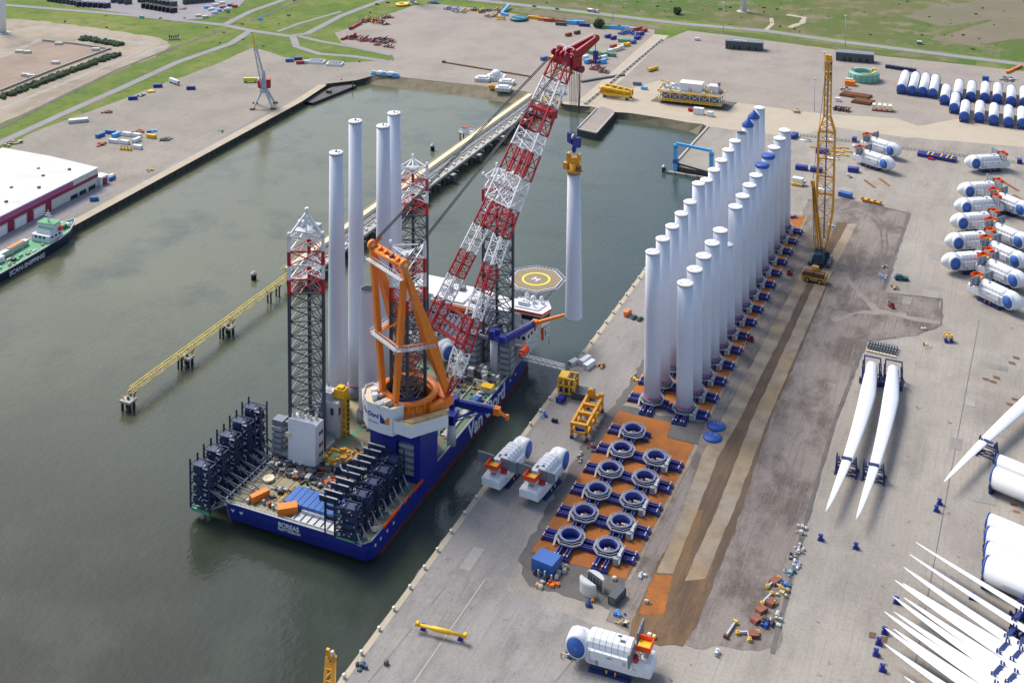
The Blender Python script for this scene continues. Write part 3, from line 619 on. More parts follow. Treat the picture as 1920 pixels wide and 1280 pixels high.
vehicle((327, 157), R(-20), 'white', 'lorry', 'white lorry parked by the grass verge on the left yard')
vehicle((472, 154), R(25), 'lime', 'lorry', 'lime green lorry with a dark cab left of the portal crane')
container((147, 229), R(42), 'galv', 'long grey tarpaulin covered stack by the verge of the left yard', 14, 2.6, name='covered_stack', cat='stack', W=5)
def heap(p, r, ms, label, n=14, z=0., cat='scrap heap', name='scrap_heap', bars=True):
    q = at(*p, z); mb = MB()
    for k in range(n):
        a = random.uniform(0, 6.28); d = random.uniform(0, r); c = V(d*math.cos(a), d*math.sin(a), random.uniform(.3, .9)); m = random.choice(ms)
        if not bars:
            c.x, c.y = round(c.x/1.5)*1.5+random.uniform(-.15, .15), round(c.y/1.5)*1.5+random.uniform(-.15, .15); hh = random.uniform(.5, 1.3); q_ = random.random(); a2 = random.choice((0, 1.57))+random.uniform(-.12, .12)
            if q_ < .62: mb.box((c.x, c.y, hh/2), (random.uniform(.8, 1.5), random.uniform(.7, 1.3), hh), m, a2); mb.box((c.x, c.y, hh+.06), (random.uniform(.5, 1), random.uniform(.4, .9), .12), random.choice(ms), a2)
            elif q_ < .82: mb.lathe([(.35, 0), (.4, .4), (.38, hh), (.1, hh+.1)], m, 8, (c.x, c.y, 0))
            else: mb.bar(c+V(-.9*math.cos(a2), -.9*math.sin(a2), 0), c+V(.9*math.cos(a2), .9*math.sin(a2), 0), .35, m)
        elif random.random() < .5: a2 = random.uniform(0, 3.1); e = V(math.cos(a2), math.sin(a2), random.uniform(-.12, .12))*random.uniform(1, 3.2); mb.bar(c-e, c+e, random.uniform(.3, .8), m)
        else: mb.box(c, (random.uniform(1, 3), random.uniform(.8, 2.4), random.uniform(.6, 1.8)), m, random.uniform(0, 3))
    return one(name, mb, label, cat, q)
heap((260, 248), 4, ['container_red', 'rust', 'maroon'], 'dark red steel parts behind the left yard cluster'); heap((284, 247), 3.5, ['sky_blue', 'bright_blue'], 'light blue steel parts behind the left yard cluster'); heap((312, 262), 5, ['dark_grey', 'brown', 'rack_navy'], 'dark mixed gear right of the yellow container')
heap((192, 272), 4, ['container_red', 'black', 'rust'], 'rusty frame lying left of the white front row'); heap((200, 212), 4, ['brown', 'rust'], 'brown pallets lying by the verge of the left yard'); heap((265, 180), 3, ['dark_grey', 'galv'], 'grey gear beside the dark blue open skip'); heap((284, 173), 2.2, ['lime', 'yellow'], 'yellow green gear left of the dark blue skip')
heap((25, 270), 6, ['offwhite', 'dark_grey', 'timber'], 'line of pale rubble and cars at the end of the verge', 18); heap((416, 247), 2.5, ['green', 'dark_grey', 'yellow'], 'small green tractor on the left quay edge', 7, cat='tractor', name='quay_tractor', bars=False); heap((280, 321), 2.5, ['timber', 'dark_grey', 'lime'], 'small mooring gear box near the middle of the left quay edge', 7, cat='mooring gear', name='mooring_gear', bars=False)
vehicle((177, 376), R(35), 'bright_blue', 'van', 'blue van parked on the left quay edge in front of the warehouse')
for x, y, l in ((594, 118, 'white barge superstructure module lying left on the far quay'), (628, 122, 'white barge superstructure module lying right on the far quay')):
    q = at(x, y); mb = MB(); mb.box((0, 0, 1), (14, 9, 2), 'white'); mb.box((0, 0, 2.4), (11, 7, .8), 'galv')
    for k in range(4): mb.box((-4+k*2.8, 0, 3), (1.8, 5, .5), 'panel_grey')
    one('deck_module', mb, l, 'module', q, R(15))
mb = MB()
for k in range(5): mb.box((k*5-10, 0, 1.2+k % 2), (4.6, 5, 2.4), ('sky_blue', 'white')[k % 2]); mb.box((k*5-10, -1, 3), (3, 2, 1.4), 'galv')
one('survey_boat', mb, 'pale blue and white boat modules beside the top of the north bank', 'boat', at(722, 142), R(8))
# barge at the end of the left quay
a, b, c, d = at(563, 191, -3.5), at(586, 195, -3.5), at(668, 162, -3.5), at(640, 158, -3.5)
o = thing('flat_barge', 'dark flat deck barge moored at the far end of the left quay', 'barge', (a.x, a.y, -5)); mb = MB(); mb.prism([(p.x, p.y) for p in (a, b, c, d)][::1], -6, -2.6, 'hull_dark', 'dark_gravel'); mb.build('hull', o, True)
mb = MB(); mb.box(((a.x+c.x)/2, (a.y+c.y)/2, -1.4), (4, 3, 2.4), 'dark_grey'); mb.build('deck_house', o, True)
for e in ((d.x, d.y), (c.x, c.y-6)): mb = MB(); mb.bar((*e, -5), (*e, 1), 1, 'black', n=8); mb.build('spud_pile', o, True)
# portal crane on the left quay
q = at(495, 200); pc = thing('portal_crane', 'grey blue portal crane with a red machine house on the left quay', 'crane', (q.x, q.y, 0), R(28))
for sx in (-1, 1):
    for sy in (-1, 1): mb = MB(); mb.bar((sx*8, sy*8, 0), (sx*2.2, sy*2.2, 12.5), 1.1, 'lilac_grey', w2=1.7); mb.box((sx*8, sy*8, .7), (4, 1.6, 1.4), 'rust'); mb.build('leg', pc)
mb = MB(); mb.lathe([(3.4, 12), (3.4, 15)], 'lilac_grey', 14); mb.build('portal', pc)
mb = MB(); mb.box((0, 1, 21), (4.4, 3.2, 13), 'lilac_grey', top=.4); mb.box((3.4, 3, 18), (3.4, 5, 7), 'red'); mb.box((-3.4, 1, 18.5), (2.6, 4, 6), 'red'); mb.bar((-2, 1, 15), (-.6, -2, 30), .7, 'lilac_grey'); mb.bar((2, 1, 15), (.6, -2, 30), .7, 'lilac_grey'); mb.build('machine_house', pc)
mb = MB(); tip = V(-7.7, -9.7, 62); ft = V(0, -2.5, 19)
mb.lattice([ft+V(-2, 0, -1), ft+V(2, 0, -1), ft+V(2, 1, 1), ft+V(-2, 1, 1)], [ft.lerp(tip, .75)+V(-1, 0, -.6), ft.lerp(tip, .75)+V(1, 0, -.6), ft.lerp(tip, .75)+V(1, .5, .6), ft.lerp(tip, .75)+V(-1, .5, .6)], 9, .4, .22, lambda t: 'lilac_grey')
mb.bar(ft.lerp(tip, .75), tip, 1.2, 'yellow', w2=.6); mb.bar((0, 2, 27), tip, .25, 'lilac_grey'); mb.bar((-1.5, 2, 27), ft.lerp(tip, .7), .3, 'lilac_grey'); mb.build('jib', pc)
# warehouse on the left quay
A = at(183, 313, 13); wh = thing('warehouse', 'long white roofed warehouse with maroon doors on the left quay', 'warehouse', (A.x, A.y, 0), 0)
ang = math.atan2(14, 268*1.0)       # the quay leans a little
def wl(u, v): return (A.x+u*math.cos(R(177.9))+v*math.sin(R(2.1)), A.y+u*math.sin(R(177.9))-v*math.cos(R(2.1)))
W_, L_ = 88, 190
mb = MB(); mb.prism([wl(0, 0), wl(0, L_), wl(W_, L_), wl(W_, 0)][::-1], 0, 12.2, 'offwhite'); mb.build('wall', wh, True)
mb = MB(); c = [wl(-.4, -.4), wl(W_, -.4), wl(W_, L_), wl(-.4, L_)]; rl = [wl(W_/2, -.4), wl(W_/2, L_)]
mb.poly([(*c[0], 12.6), (*rl[0], 13.6), (*rl[1], 13.6), (*c[3], 12.6)][::-1], 'roof_sheet'); mb.poly([(*rl[0], 13.6), (*c[1], 12.6), (*c[2], 12.6), (*rl[1], 13.6)][::-1], 'roof_sheet'); mb.prism(c, 12.0, 12.58, 'white'); mb.build('roof', wh, True)
mb = MB()
for u, v in ((14, 12), (22, 28), (10, 44), (26, 52), (12, 70), (34, 20), (30, 84), (9, 96), (40, 60)): x, y = wl(u, v); mb.box((x, y, 13.4), (1.6, 1.6, 1), 'dark_grey')
mb.build('roof_vent', wh, True)
def fr(v0, v1, z0, z1, m, d=.25):
    a, b = wl(-d, v0), wl(-d, v1); mb.bar((*a, (z0+z1)/2), (*b, (z0+z1)/2), .5, m, h=z1-z0)
mb = MB(); fr(0, L_, 6.6, 8.4, 'maroon'); fr(24, L_, 8.6, 11.6, 'pink_red'); mb.build('cladding_band', wh, True)
for v in (3, 12, 20, 44, 60, 76, 96, 112, 130, 146):
    mb = MB(); fr(v, v+4.5 if v > 30 else v+6, 0, 6.5 if v > 30 else 2.6, 'maroon' if v > 30 else 'glass', .4); mb.build('door', wh, True)
for v in (50, 66, 82, 102, 118): mb = MB(); fr(v, v+9, .1, 5.6, 'white', .35); mb.build('roller_door', wh, True)
mb = MB(); x, y = wl(1, -4); mb.box((x, y, 3), (7, 7, 6), 'white', R(-2)); mb.box((x+3.6, y, 2.4), (.3, 4, 4.6), 'maroon', R(-2)); one('annex', mb, 'small white annex with a maroon door at the end of the warehouse', 'annex')
container((*wl(-1, -12), 0.2), R(88), 'bright_blue', 'blue and yellow skip beside the warehouse annex', 5, 2.4, name='skip', cat='skip')
vehicle((*wl(1, -15), .2), R(70), 'white', 'van', 'white van beside the warehouse annex')
strip('warehouse_apron', [wl(-8, -2), wl(-8, L_)], 15, 'asphalt', .17)
# moored green and dark ship on the left
B = at(137, 417, 2.2); sh = thing('cargo_ship', 'dark hulled ship with a green deck moored by the warehouse', 'ship', (B.x, B.y, -5), R(2))
def sec(y, w, z0, z1, sk=0): return [(-w*.86, y, z0), (w*.86, y, z0), (w, y+sk, z1), (-w, y+sk, z1)]
HS = [(0, .3, 1, 8.2, 1.5), (-5, 4.0, -1, 7.6, 1), (-12, 7.2, -1.5, 6.8, .6), (-22, 8.6, -1.5, 6.2, 0), (-60, 8.8, -1.5, 5.4, 0), (-100, 8.6, -1.5, 5.4, 0)]
mb = MB(); mb.loft([sec(*h) for h in HS], 'hull_dark', smooth=False); mb.build('hull', sh)
mb = MB(); mb.loft([[(-h[1]*.93, h[0]-.6, h[3]-.05), (h[1]*.93, h[0]-.6, h[3]-.05), (h[1]*.93, h[0]-.6, h[3]+.06), (-h[1]*.93, h[0]-.6, h[3]+.06)] for h in HS], 'ship_green', smooth=False); mb.build('deck', sh)
mb = MB()
for a, b in zip(HS, HS[1:]):
    for s in (-1, 1): mb.bar((s*a[1], a[0]+a[4], a[3]+.6), (s*b[1], b[0]+b[4], b[3]+.6), .3, 'white', h=1.0 if a[0] > -20 else .25)
mb.build('bulwark', sh)
mb = MB(); mb.box((0, -22, 8.2), (13, 12, 4), 'white'); mb.box((0, -21, 11.6), (11, 9, 2.8), 'white'); mb.box((0, -20.5, 14.3), (12, 6.5, 2.6), 'white'); mb.box((0, -17.1, 14.6), (11.6, .3, 1.2), 'glass'); mb.box((0, -20.5, 15.7), (12.6, 7, .3), 'ship_green'); mb.box((0, -21, 13.1), (11.2, 9.2, .2), 'ship_green')
for x in (-3, 0, 3): mb.box((x, -28.1, 9), (1.6, .2, 1.2), 'glass'); mb.box((6.6, -22+x, 9), (.2, 1.6, 1.2), 'glass')
mb.build('superstructure', sh)
mb = MB(); mb.bar((0, -21, 15.8), (0, -21, 23), .6, 'white', w2=.3); mb.bar((-2.5, -21, 19.5), (2.5, -21, 19.5), .3, 'white'); mb.box((0, -21, 20.8), (3, .5, .4), 'offwhite'); mb.bar((2, -22, 15.8), (2, -22, 20), .25, 'white'); mb.build('mast', sh)
mb = MB(); mb.box((0, -8, 9), (4, 5, 1.6), 'ship_green'); mb.lathe([(1, -1.5), (1, 1.5)], 'white', 10, (2.4, -7, 9), 'x'); mb.lathe([(1, -1.5), (1, 1.5)], 'white', 10, (-2.4, -7, 9), 'x'); mb.build('windlass', sh)
mb = MB(); mb.box((-5.5, -44, 7.6), (3.4, 22, 3), 'galv'); mb.box((-5.5, -42, 9.3), (2.4, 12, .5), 'orange'); mb.box((-3, -58, 7.4), (4, 6, 3), 'white'); mb.build('deck_gear', sh)
random.seed(77)
for k in range(26):
    mb = MB(); x, y, m = random.uniform(-6.5, 6.5), random.uniform(-70, -30), random.choice(['galv', 'offwhite', 'dark_grey', 'green', 'cream', 'white', 'ship_green']); c_ = random.uniform(.5, 1.6)
    if k % 3: mb.box((x, y, 5.6+c_/2), (random.uniform(.6, 2), random.uniform(.8, 3), c_), m); mb.box((x, y+.2, 5.7+c_), (.6, .8, .4), 'offwhite')
    else: mb.lathe([(.4, 0), (.45, c_), (.2, c_+.4)], m, 8, (x, y, 5.5)); mb.bar((x-1, y, 5.8), (x+1, y+1, 5.9), .3, 'dark_grey')
    mb.build('deck_fitting', sh)
for s in (-1, 1): mb = MB(); mb.lathe([(.1, -2.6), (1.1, -1.6), (1.1, 1.6), (.1, 2.6)], 'red_orange', 10, (s*5.9, -17, 11.4), 'y'); mb.build('lifeboat', sh)
text_mesh('SCAN-SHIPPING', 3.9, 'hull_lettering', sh, frame_matrix((8.95, -48, 2.4), (0, 1, 0), (.10, 0, 1)), 'white', .15)
o = thing('work_boat', 'small grey boat with an orange deck tied between the ship and the quay', 'boat', (B.x-11, B.y-33, -5), R(2))
mb = MB(); mb.loft([sec(10, .4, 0, 3.2, 1), sec(6, 2.4, -.5, 3), sec(-10, 2.8, -.5, 2.6)], 'lilac_grey', smooth=False); mb.build('hull', o); mb = MB(); mb.box((0, -4, 3), (4, 9, .6), 'orange'); mb.box((0, 3, 4.2), (3.4, 4, 2.6), 'white'); mb.build('deck_house', o)
# ---------------------------------------------------------------- the jack-up installation ship
ship = thing('installation_ship', 'huge blue jack-up installation ship with four lattice legs, moored at the right quay', 'ship', (-52, 75, -5))
DZ = 4.0
def outline(ys, inset, r=3):
    l, rr = -86.2+inset, -20.6-inset
    return [(l+r*.3, ys+r*.3), (l+r, ys), (rr-r*.6, ys), (rr, ys+r*.8), (rr, 60), (rr, 128), (rr-2.5, 146), (rr-9, 160), (rr-20, 169), (-52, 172), (l+20, 169), (l+9, 160), (l+2.5, 146), (l, 128), (l, 60), (l, ys+r*.8)]
mb = MB()
LV = [(-8, -3, 1.5, 'antifoul'), (-5.6, -5, .6, 'antifoul'), (-2.6, -6.5, .1, 'antifoul'), (-2.55, -11.45, 0, 'navy'), (2, -12.9, 0, 'navy'), (DZ+1, -13.2, 0, 'navy')]
for a, b in zip(LV, LV[1:]):
    mb.loft([[(*p, l[0]) for p in outline(l[1], l[2])] for l in (a, b)], b[3], caps=False, smooth=False)
mb.build('hull', ship, True)
mb = MB(); mb.prism(outline(-12.8, .5), DZ-1, DZ, 'deck_tan'); mb.build('deck', ship, True)
mb = MB()
for p, q in zip(outline(-13.0, .3), outline(-13.0, .3)[1:]+outline(-13.0, .3)[:1]): mb.bar((*p, DZ+1.05), (*q, DZ+1.05), .7, 'grey', h=.25)
mb.build('gunwale', ship, True)
mb = MB()
for x0, x1, y0, y1 in ((-64, -62, -2, 60), (-46, -44.5, -4, 26), (-78, -22, 22, 23.4), (-60, -22, 96, 97.5), (-31, -29.8, 58, 100), (-24, -23, 50, 110), (-60, -58.6, 60, 110), (-78, -40, 108, 109.5)): mb.b2(x0, x1, y0, y1, DZ, DZ+.03, 'green')
for x0, x1, y0, y1 in ((-29, -25, 62, 100), (-34, -32.5, 62, 105), (-37, -35.8, 64, 105)): mb.b2(x0, x1, y0, y1, DZ+.03, DZ+.3, 'dark_grey'); mb.b2(x0+.5, x1-.5, y0, y1, DZ+.3, DZ+.5, 'offwhite')
for k in range(9): mb.b2(-80+k*6, -79.6+k*6, -10, 20, DZ, DZ+.02, 'brown')
mb.build('deck_markings', ship, True)
random.seed(11)
def fitting(x, y, ms):
    mb = MB(); m = random.choice(ms); a, b, c = random.uniform(.8, 2.6), random.uniform(.7, 2.2), random.uniform(.6, 1.8); k = random.randrange(4)
    if k == 0: mb.box((x, y, DZ+c/2), (a, b, c), m, random.uniform(0, 3)); mb.box((x, y, DZ+c), (a*.5, b*.6, .5), random.choice(ms), .3)
    elif k == 1: mb.lathe([(b*.4, 0), (b*.45, c), (b*.2, c+.4)], m, 8, (x, y, DZ)); mb.box((x+.6, y, DZ+.3), (a*.6, .5, .6), 'dark_grey')
    elif k == 2: mb.bar((x-a, y, DZ+.4), (x+a, y+b*.3, DZ+.5), .5, m); mb.bar((x-a, y+.7, DZ+.4), (x+a, y+.9, DZ+.5), .4, random.choice(ms)); mb.box((x, y+.3, DZ+.5), (.8, 1.6, .9), 'dark_grey')
    else: mb.lathe([(c*.5, -b*.5), (c*.5, b*.5)], m, 10, (x, y, DZ+c*.5), 'x'); mb.box((x, y, DZ+.2), (b, c, .4), 'dark_grey')
    mb.build('deck_fitting', ship, True)
for k in range(52): fitting(random.uniform(-58, -23), random.uniform(58, 112), ['galv', 'yellow', 'navy', 'dark_grey', 'deck_grey', 'cream', 'green', 'dark_grey'])
for k in range(46): fitting(random.uniform(-81, -37), random.uniform(-9.5, 22), ['galv', 'rust', 'container_red', 'dark_grey', 'deck_grey', 'brown', 'dark_grey', 'rack_navy', 'black'])
def text(s, size, name, x, y, z, dx, up, m, par=None): return text_mesh(s, size, name, par or ship, Matrix.Translation((0, 0, 0)) @ frame_matrix(Vector((x, y, z))-(par or ship).location, dx, up), m, .12)
text('Van Oord', 9.6, 'hull_lettering', -20.42, 92, .9, (0, 1, 0), (0, 0, 1), 'white')
text('BOREAS', 2.6, 'stern_lettering', -55.5, -13.2, 2.7, (1, 0, 0), (0, -.1, 1), 'white'); text('ROTTERDAM', 1.7, 'stern_lettering', -55.5, -12.75, .6, (1, 0, 0), (0, -.3, 1), 'white')
mb = MB()
for x in (-80, -76): mb.bar((x-2, -13.3, 2.8), (x-.6, -13.2, 2.4), .3, 'white'); mb.bar((x-.6, -13.2, 3.1), (x-1.4, -13.1, 1.8), .25, 'white')
mb.build('draught_marks', ship, True)
mb = MB()
for y in (-8, -4, 1, 6, 118, 124): mb.box((-20.5, y, 2), (.25, .9, .9), 'white')
mb.build('hull_marks', ship, True)
mb = MB()
for y0, y1 in ((-2, 8), (9, 11), (14, 16.5), (18, 20), (22, 30)): mb.b2(-20.9, -20.2, y0, y1, DZ+.6, DZ+1.6, 'red_orange')
mb.build('boom_rail', ship, True)
mb = MB(); mb.b2(-56, -32, -11, -5, DZ, DZ+.6, 'galv'); mb.b2(-54, -34, -6.6, -5.6, DZ+.6, DZ+1.8, 'galv')
for k in range(7): mb.b2(-55+k*3, -54.7+k*3, -11, -6, DZ+.6, DZ+.9, 'dark_grey')
mb.build('stern_platform', ship, True)
for r_, x, y in ((2.7, -35.5, -9.0), (1.5, -23.2, -3.5), (2.2, -78, 6.5)): mb = MB(); mb.lathe([(r_, 0), (r_*1.07, .9), (r_*.8, .9), (r_*.45, .3)], 'cream', 18, (x, y, DZ+.2)); mb.build('fairlead', ship, True)
for x, y in ((-71, -7), (-68, -7.5), (-66, -8), (-63, -9), (-77, -9)): mb = MB(); mb.lathe([(.7, 0), (.7, 1.4), (.9, 1.5), (.3, 1.8)], random.choice(['galv', 'grey', 'container_red']), 8, (x, y, DZ)); mb.build('winch', ship, True)
random.seed(6)
for k in range(30):
    mb = MB(); ax_ = k % 2; x, y = (random.uniform(-80, -40), random.uniform(-8, 22)) if k < 13 else (random.uniform(-60, -26), random.uniform(58, 110)); L = random.uniform(4, 14); m = random.choice(['galv', 'dark_grey', 'yellow', 'rack_navy', 'panel_grey', 'rust'])
    e = (L, 0) if ax_ else (0, L)
    for i in range(2): o_ = (0, i*.7) if ax_ else (i*.7, 0); mb.bar((x+o_[0], y+o_[1], DZ+.4), (min(-22, x+e[0]+o_[0]), y+e[1]+o_[1], DZ+.4), .28, m, n=6)
    for i in range(4): t = i/3; mb.box((min(-22, x+e[0]*t)+.3, y+e[1]*t+.3, DZ+.2), (.5, .5, .45) if i % 2 else (1.2, 1.2, .4), 'deck_grey')
    mb.build('pipe_run', ship, True)
for x0, y0, x1, y1 in ((-83, 2, -83, 120), (-21.3, 60, -21.3, 126), (-81, -11.6, -26, -11.6), (-62, 58, -62, 108)):
    mb = MB(); a, b = V(x0, y0, DZ+1.1), V(x1, y1, DZ+1.1); n_ = int((b-a).length/2.2)
    mb.bar(a, b, .12, 'white'); mb.bar(a-V(0, 0, .5), b-V(0, 0, .5), .1, 'white')
    for i in range(n_+1): p = a.lerp(b, i/n_); mb.bar(p-V(0, 0, 1.1), p, .12, 'white', cap=False)
    mb.build('deck_railing', ship, True)
# legs
def legcol(t): return 'white' if t > .86 else 'red' if t > .75 else 'white' if t > .64 else 'red' if t > .53 else 'leg_grey'
def jack_leg(x, y, top, apex, label, crown):
    w = 7.0; ca, sa = math.cos(R(27)), math.sin(R(27)); ring = [(x+u*ca-v*sa, y+u*sa+v*ca) for u, v in ((-w, -apex*4.0), (w, -apex*4.0), (0, apex*8.1))]
    if apex < 0: ring = ring[::-1]
    zz = top-1.5; nb = 19; lo = zz-nb*5.9
    def mf(t):
        z = lo+(zz-lo)*t
        return 'white' if z > zz-6.5 else 'red' if z > zz-12.3 else 'white' if z > zz-18.1 else 'red' if z > zz-23.9 else 'leg_grey'
    mb = MB(); mb.lattice([(*p, lo) for p in ring], [(*p, zz) for p in ring], nb, 1.1, .36, mf, x=True)
    for p in ring: mb.bar((*p, zz), (*p, zz+2.2), 1.7, 'white', n=6, w2=1.1)
    o = mb.build('lattice_leg', ship, True); o['label'] = label
    cm = MB()
    if crown:
        c = V(x, y, zz+9)
        for p in ring: cm.bar((*p, zz+.5), c, .7, 'white')
        for p, q in zip(ring, ring[1:]+ring[:1]): m = (Vector((*p, zz))+Vector((*q, zz)))/2; cm.bar(m, c-V(0, 0, 2), .5, 'white')
        cm.box((x, y, zz+1.6), (9, 7, .5), 'lilac_grey'); cm.bar(c, c+V(0, 0, 1.8), 1.6, 'white', n=8); cm.box((x-4, y+2, zz+3), (3, 2, 2), 'galv'); cm.box((x+4, y+2, zz+3), (3, 2, 2), 'galv')
    else:
        cm.box((x, y, zz-2), (5, 4, 1.2), 'galv', R(20)); [cm.bar((*p, zz), (x, y, zz-2), .5, 'white') for p in ring]
    k = cm.build('crown', ship, True); k.parent = o
    return o
jack_leg(-74.2, 29.6, 98.5, 1, 'red and white topped leg nearest the stern on the port side, with a peaked crown', True)
jack_leg(-33, 41, 94.5, -1, 'red and white topped leg standing inside the orange crane ring', False)
jack_leg(-75, 124, 96, 1, 'red and white topped leg behind the tall white towers', False)
jack_leg(-31, 127, 97, 1, 'dark leg rising beside the helideck', False)
def jackhouse(x, y, top, label):
    mb = MB(); mb.prism([(x-10, y-6), (x-6, y-9), (x+6, y-9), (x+10, y-6), (x+10, y+8), (x+4, y+12), (x-4, y+12), (x-10, y+8)], DZ, DZ+2.5, 'grey')
    for (px_, py_) in ((x-8.4, y-5.5), (x+8.4, y-5.5), (x, y+10)):
        mb.box((px_, py_, (DZ+top)/2), (5, 4.4, top-DZ), 'panel_grey')
        for k in range(5): mb.box((px_, py_-2.2, DZ+2.2+k*(top-DZ-3)/5), (4.4, 1.6, 1.5), 'grey'); mb.box((px_+2.5, py_, DZ+2.2+k*(top-DZ-3)/5), (1.2, 3.8, 1.5), 'grey')
    for a, b in (((x-8.4, y-5.5), (x+8.4, y-5.5)), ((x+8.4, y-5.5), (x, y+10)), ((x, y+10), (x-8.4, y-5.5))): mb.bar((*a, top-1.2), (*b, top-1.2), 1.5, 'panel_grey', h=1.4)
    o = mb.build('jacking_frame', ship, True); o['label'] = label
jackhouse(-76, 29.6, 19, 'grey jacking frame around the stern port leg'); jackhouse(-31, 124, 21, 'grey jacking frame around the leg beside the helideck'); jackhouse(-76, 124, 20, 'grey jacking frame behind the white towers'); jackhouse(-33, 43, 22, 'grey jacking frame inside the blue crane column')
mb = MB(); mb.b2(-77.5, -64.4, 19.6, 26, DZ, 22, 'white'); mb.b2(-78.6, -76, 19.3, 19.5, 15, 17, 'cream')
for z in (8, 12, 17): mb.b2(-64.38, -64.2, 22.5, 23.6, z, z+1.4, 'glass'); mb.b2(-64.38, -64.2, 24.2, 25.2, z, z+1.4, 'glass')
for k in range(6): mb.lathe([(.6, 22), (.6, 23.6), (.3, 24)], 'cream' if k % 2 else 'offwhite', 8, (-77+k*2, 23.6+(k % 2), 0))
mb.b2(-77.4, -64.5, 19.7, 19.9, 22, 23, 'white'); mb.build('winch_house', ship, True)
mb = MB(); mb.b2(-76.5, -67.6, 42, 48, DZ, 19.5, 'white'); mb.b2(-67.58, -67.4, 43, 44.2, 14, 17, 'glass'); mb.b2(-75, -73.6, 41.8, 41.98, 14, 17, 'glass'); mb.b2(-71, -69.6, 41.8, 41.98, 14, 17, 'glass'); mb.b2(-76.3, -71, 42.4, 47, 19.5, 23, 'lilac_grey')
for k in range(5): mb.bar((-76+k, 44, 23), (-76+k, 44, 25.5+k % 2), .35, 'rubber' if k % 2 else 'cream', n=6)
mb.build('vent_house', ship, True)
# forward superstructure, bridge and helideck
mb = MB(); mb.b2(-67, -41, 127, 146, DZ, 28, 'white'); mb.b2(-83, -67, 134, 152, DZ, 27, 'white'); mb.b2(-41, -24, 138, 152, DZ, 24, 'white'); mb.b2(-66.4, -50, 128, 145, 28, 29, 'white')
for k in range(8):
    for z in (11, 16, 21): mb.b2(-66+k*3.1, -65.2+k*3.1, 126.8, 126.98, z, z+1.2, 'glass')
for k in range(4):
    for z in (9, 14, 19): mb.b2(-23.98, -23.8, 139+k*3, 140.2+k*3, z, z+1.3, 'glass')
mb.box((-62, 136, 30.2), (4, 5, 2.4), 'galv'); mb.box((-56, 140, 30), (3, 3, 1.8), 'panel_grey'); mb.box((-46, 133, 29), (5, 4, 2), 'offwhite')
mb.build('superstructure', ship, True)
mb = MB(); mb.b2(-57, -42, 126.2, 126.95, 25.6, 27.4, 'orange'); mb.b2(-56, -43, 126.5, 126.96, 23.4, 25.4, 'glass'); mb.b2(-66, -60, 126.2, 126.95, 26.2, 27.4, 'orange'); mb.build('window_band', ship, True)
br = MB(); br.prism([(-30, 139.5), (-13.6, 139.5), (-12, 146), (-16, 152), (-30, 152)], 18.5, 24.5, 'white'); br.prism([(-30, 139.3), (-13.4, 139.3), (-11.8, 146), (-15.8, 152.2), (-30, 152.2)], 21.2, 23.4, 'glass')
br.prism([(-30.2, 138.7), (-13, 138.7), (-11, 146), (-15.4, 153), (-30.2, 153)], 24.5, 25.7, 'red_orange', 'white'); br.prism([(-28, 140.5), (-16, 140.5), (-14.5, 146), (-17, 151), (-28, 151)], 25.7, 26.3, 'white')
for x, y, r in ((-21, 147, 1.3), (-17, 148, 1.0), (-25, 149, 1.1), (-19, 143, .6)): br.lathe([(.3, 26), (.4, 27), (r, 27.6), (r*1.1, 28.5), (r*.7, 29.5), (.05, 29.9)], 'white', 12, (x, y, 0))
br.b2(-27, -22, 142, 145, 26.3, 28, 'white'); br.bar((-24, 146, 26), (-24, 146, 34), .35, 'white'); br.box((-24.5, 143.5, 28.05), (1.2, 1, .1), 'black'); br.box((-22.8, 143.5, 28.05), (.9, .8, .1), 'black')
br.build('bridge', ship, True)
mb = MB(); mb.prism([(-29.3, 137.4), (-20.5, 137.4), (-20.5, 151.6), (-29.3, 151.6)], DZ, 18.4, 'white')
for k in range(3): mb.b2(-28+k*2.6, -26.4+k*2.6, 137.2, 137.38, 12, 13.6, 'glass'); mb.b2(-20.48, -20.3, 139+k*4, 140.6+k*4, 12, 13.6, 'glass')
mb.lathe([(.9, -2.4), (.9, 2.4)], 'white', 10, (-24.5, 136.5, 9), 'x'); mb.build('deckhouse', ship, True)
mb = MB()
for z in (9, 13, 17): mb.tube([(-20.2, 141, z), (-16, 147, z), (-15, 153, z), (-19, 158, z)], .35, 'white')
mb.tube([(-15, 153, 4), (-15, 153, 18)], .5, 'white'); mb.tube([(-19, 158, 4), (-19, 158, 20)], .5, 'orange'); mb.b2(-16.4, -15.4, 146, 147, 9, 16, 'red_orange'); mb.build('bow_gallery', ship, True)
hx, hy, hz, hr = -26.3, 163.5, 30, 13.2
oct8 = [(hx+hr*math.cos(R(22.5+45*k)), hy+hr*math.sin(R(22.5+45*k))) for k in range(8)]
hd = MB(); hd.prism(oct8, hz-.9, hz, 'grey', 'heli_tan')
for a, b in zip(oct8, oct8[1:]+oct8[:1]): hd.bar((*a, hz+.02), (*b, hz+.02), .35, 'white', h=.1)
hd.lathe([(6.2, hz+.04), (7.2, hz+.04)], 'bright_yellow', 40, (hx, hy, 0), cap0=False, cap1=False)
u1, u2 = V(math.cos(R(-20)), math.sin(R(-20)), 0), V(math.sin(R(20)), math.cos(R(20)), 0)
for s in (-1, 1): hd.bar(V(hx, hy, hz+.03)+u1*s*1.35-u2*1.8, V(hx, hy, hz+.03)+u1*s*1.35+u2*1.8, .75, 'white', h=.06)
hd.bar(V(hx, hy, hz+.03)-u1*.95, V(hx, hy, hz+.03)+u1*.95, .7, 'white', h=.06)
HD = hd.build('helideck', ship, True)
nm = MB(); o2 = [(hx+(hr+2)*math.cos(R(22.5+45*k)), hy+(hr+2)*math.sin(R(22.5+45*k))) for k in range(8)]
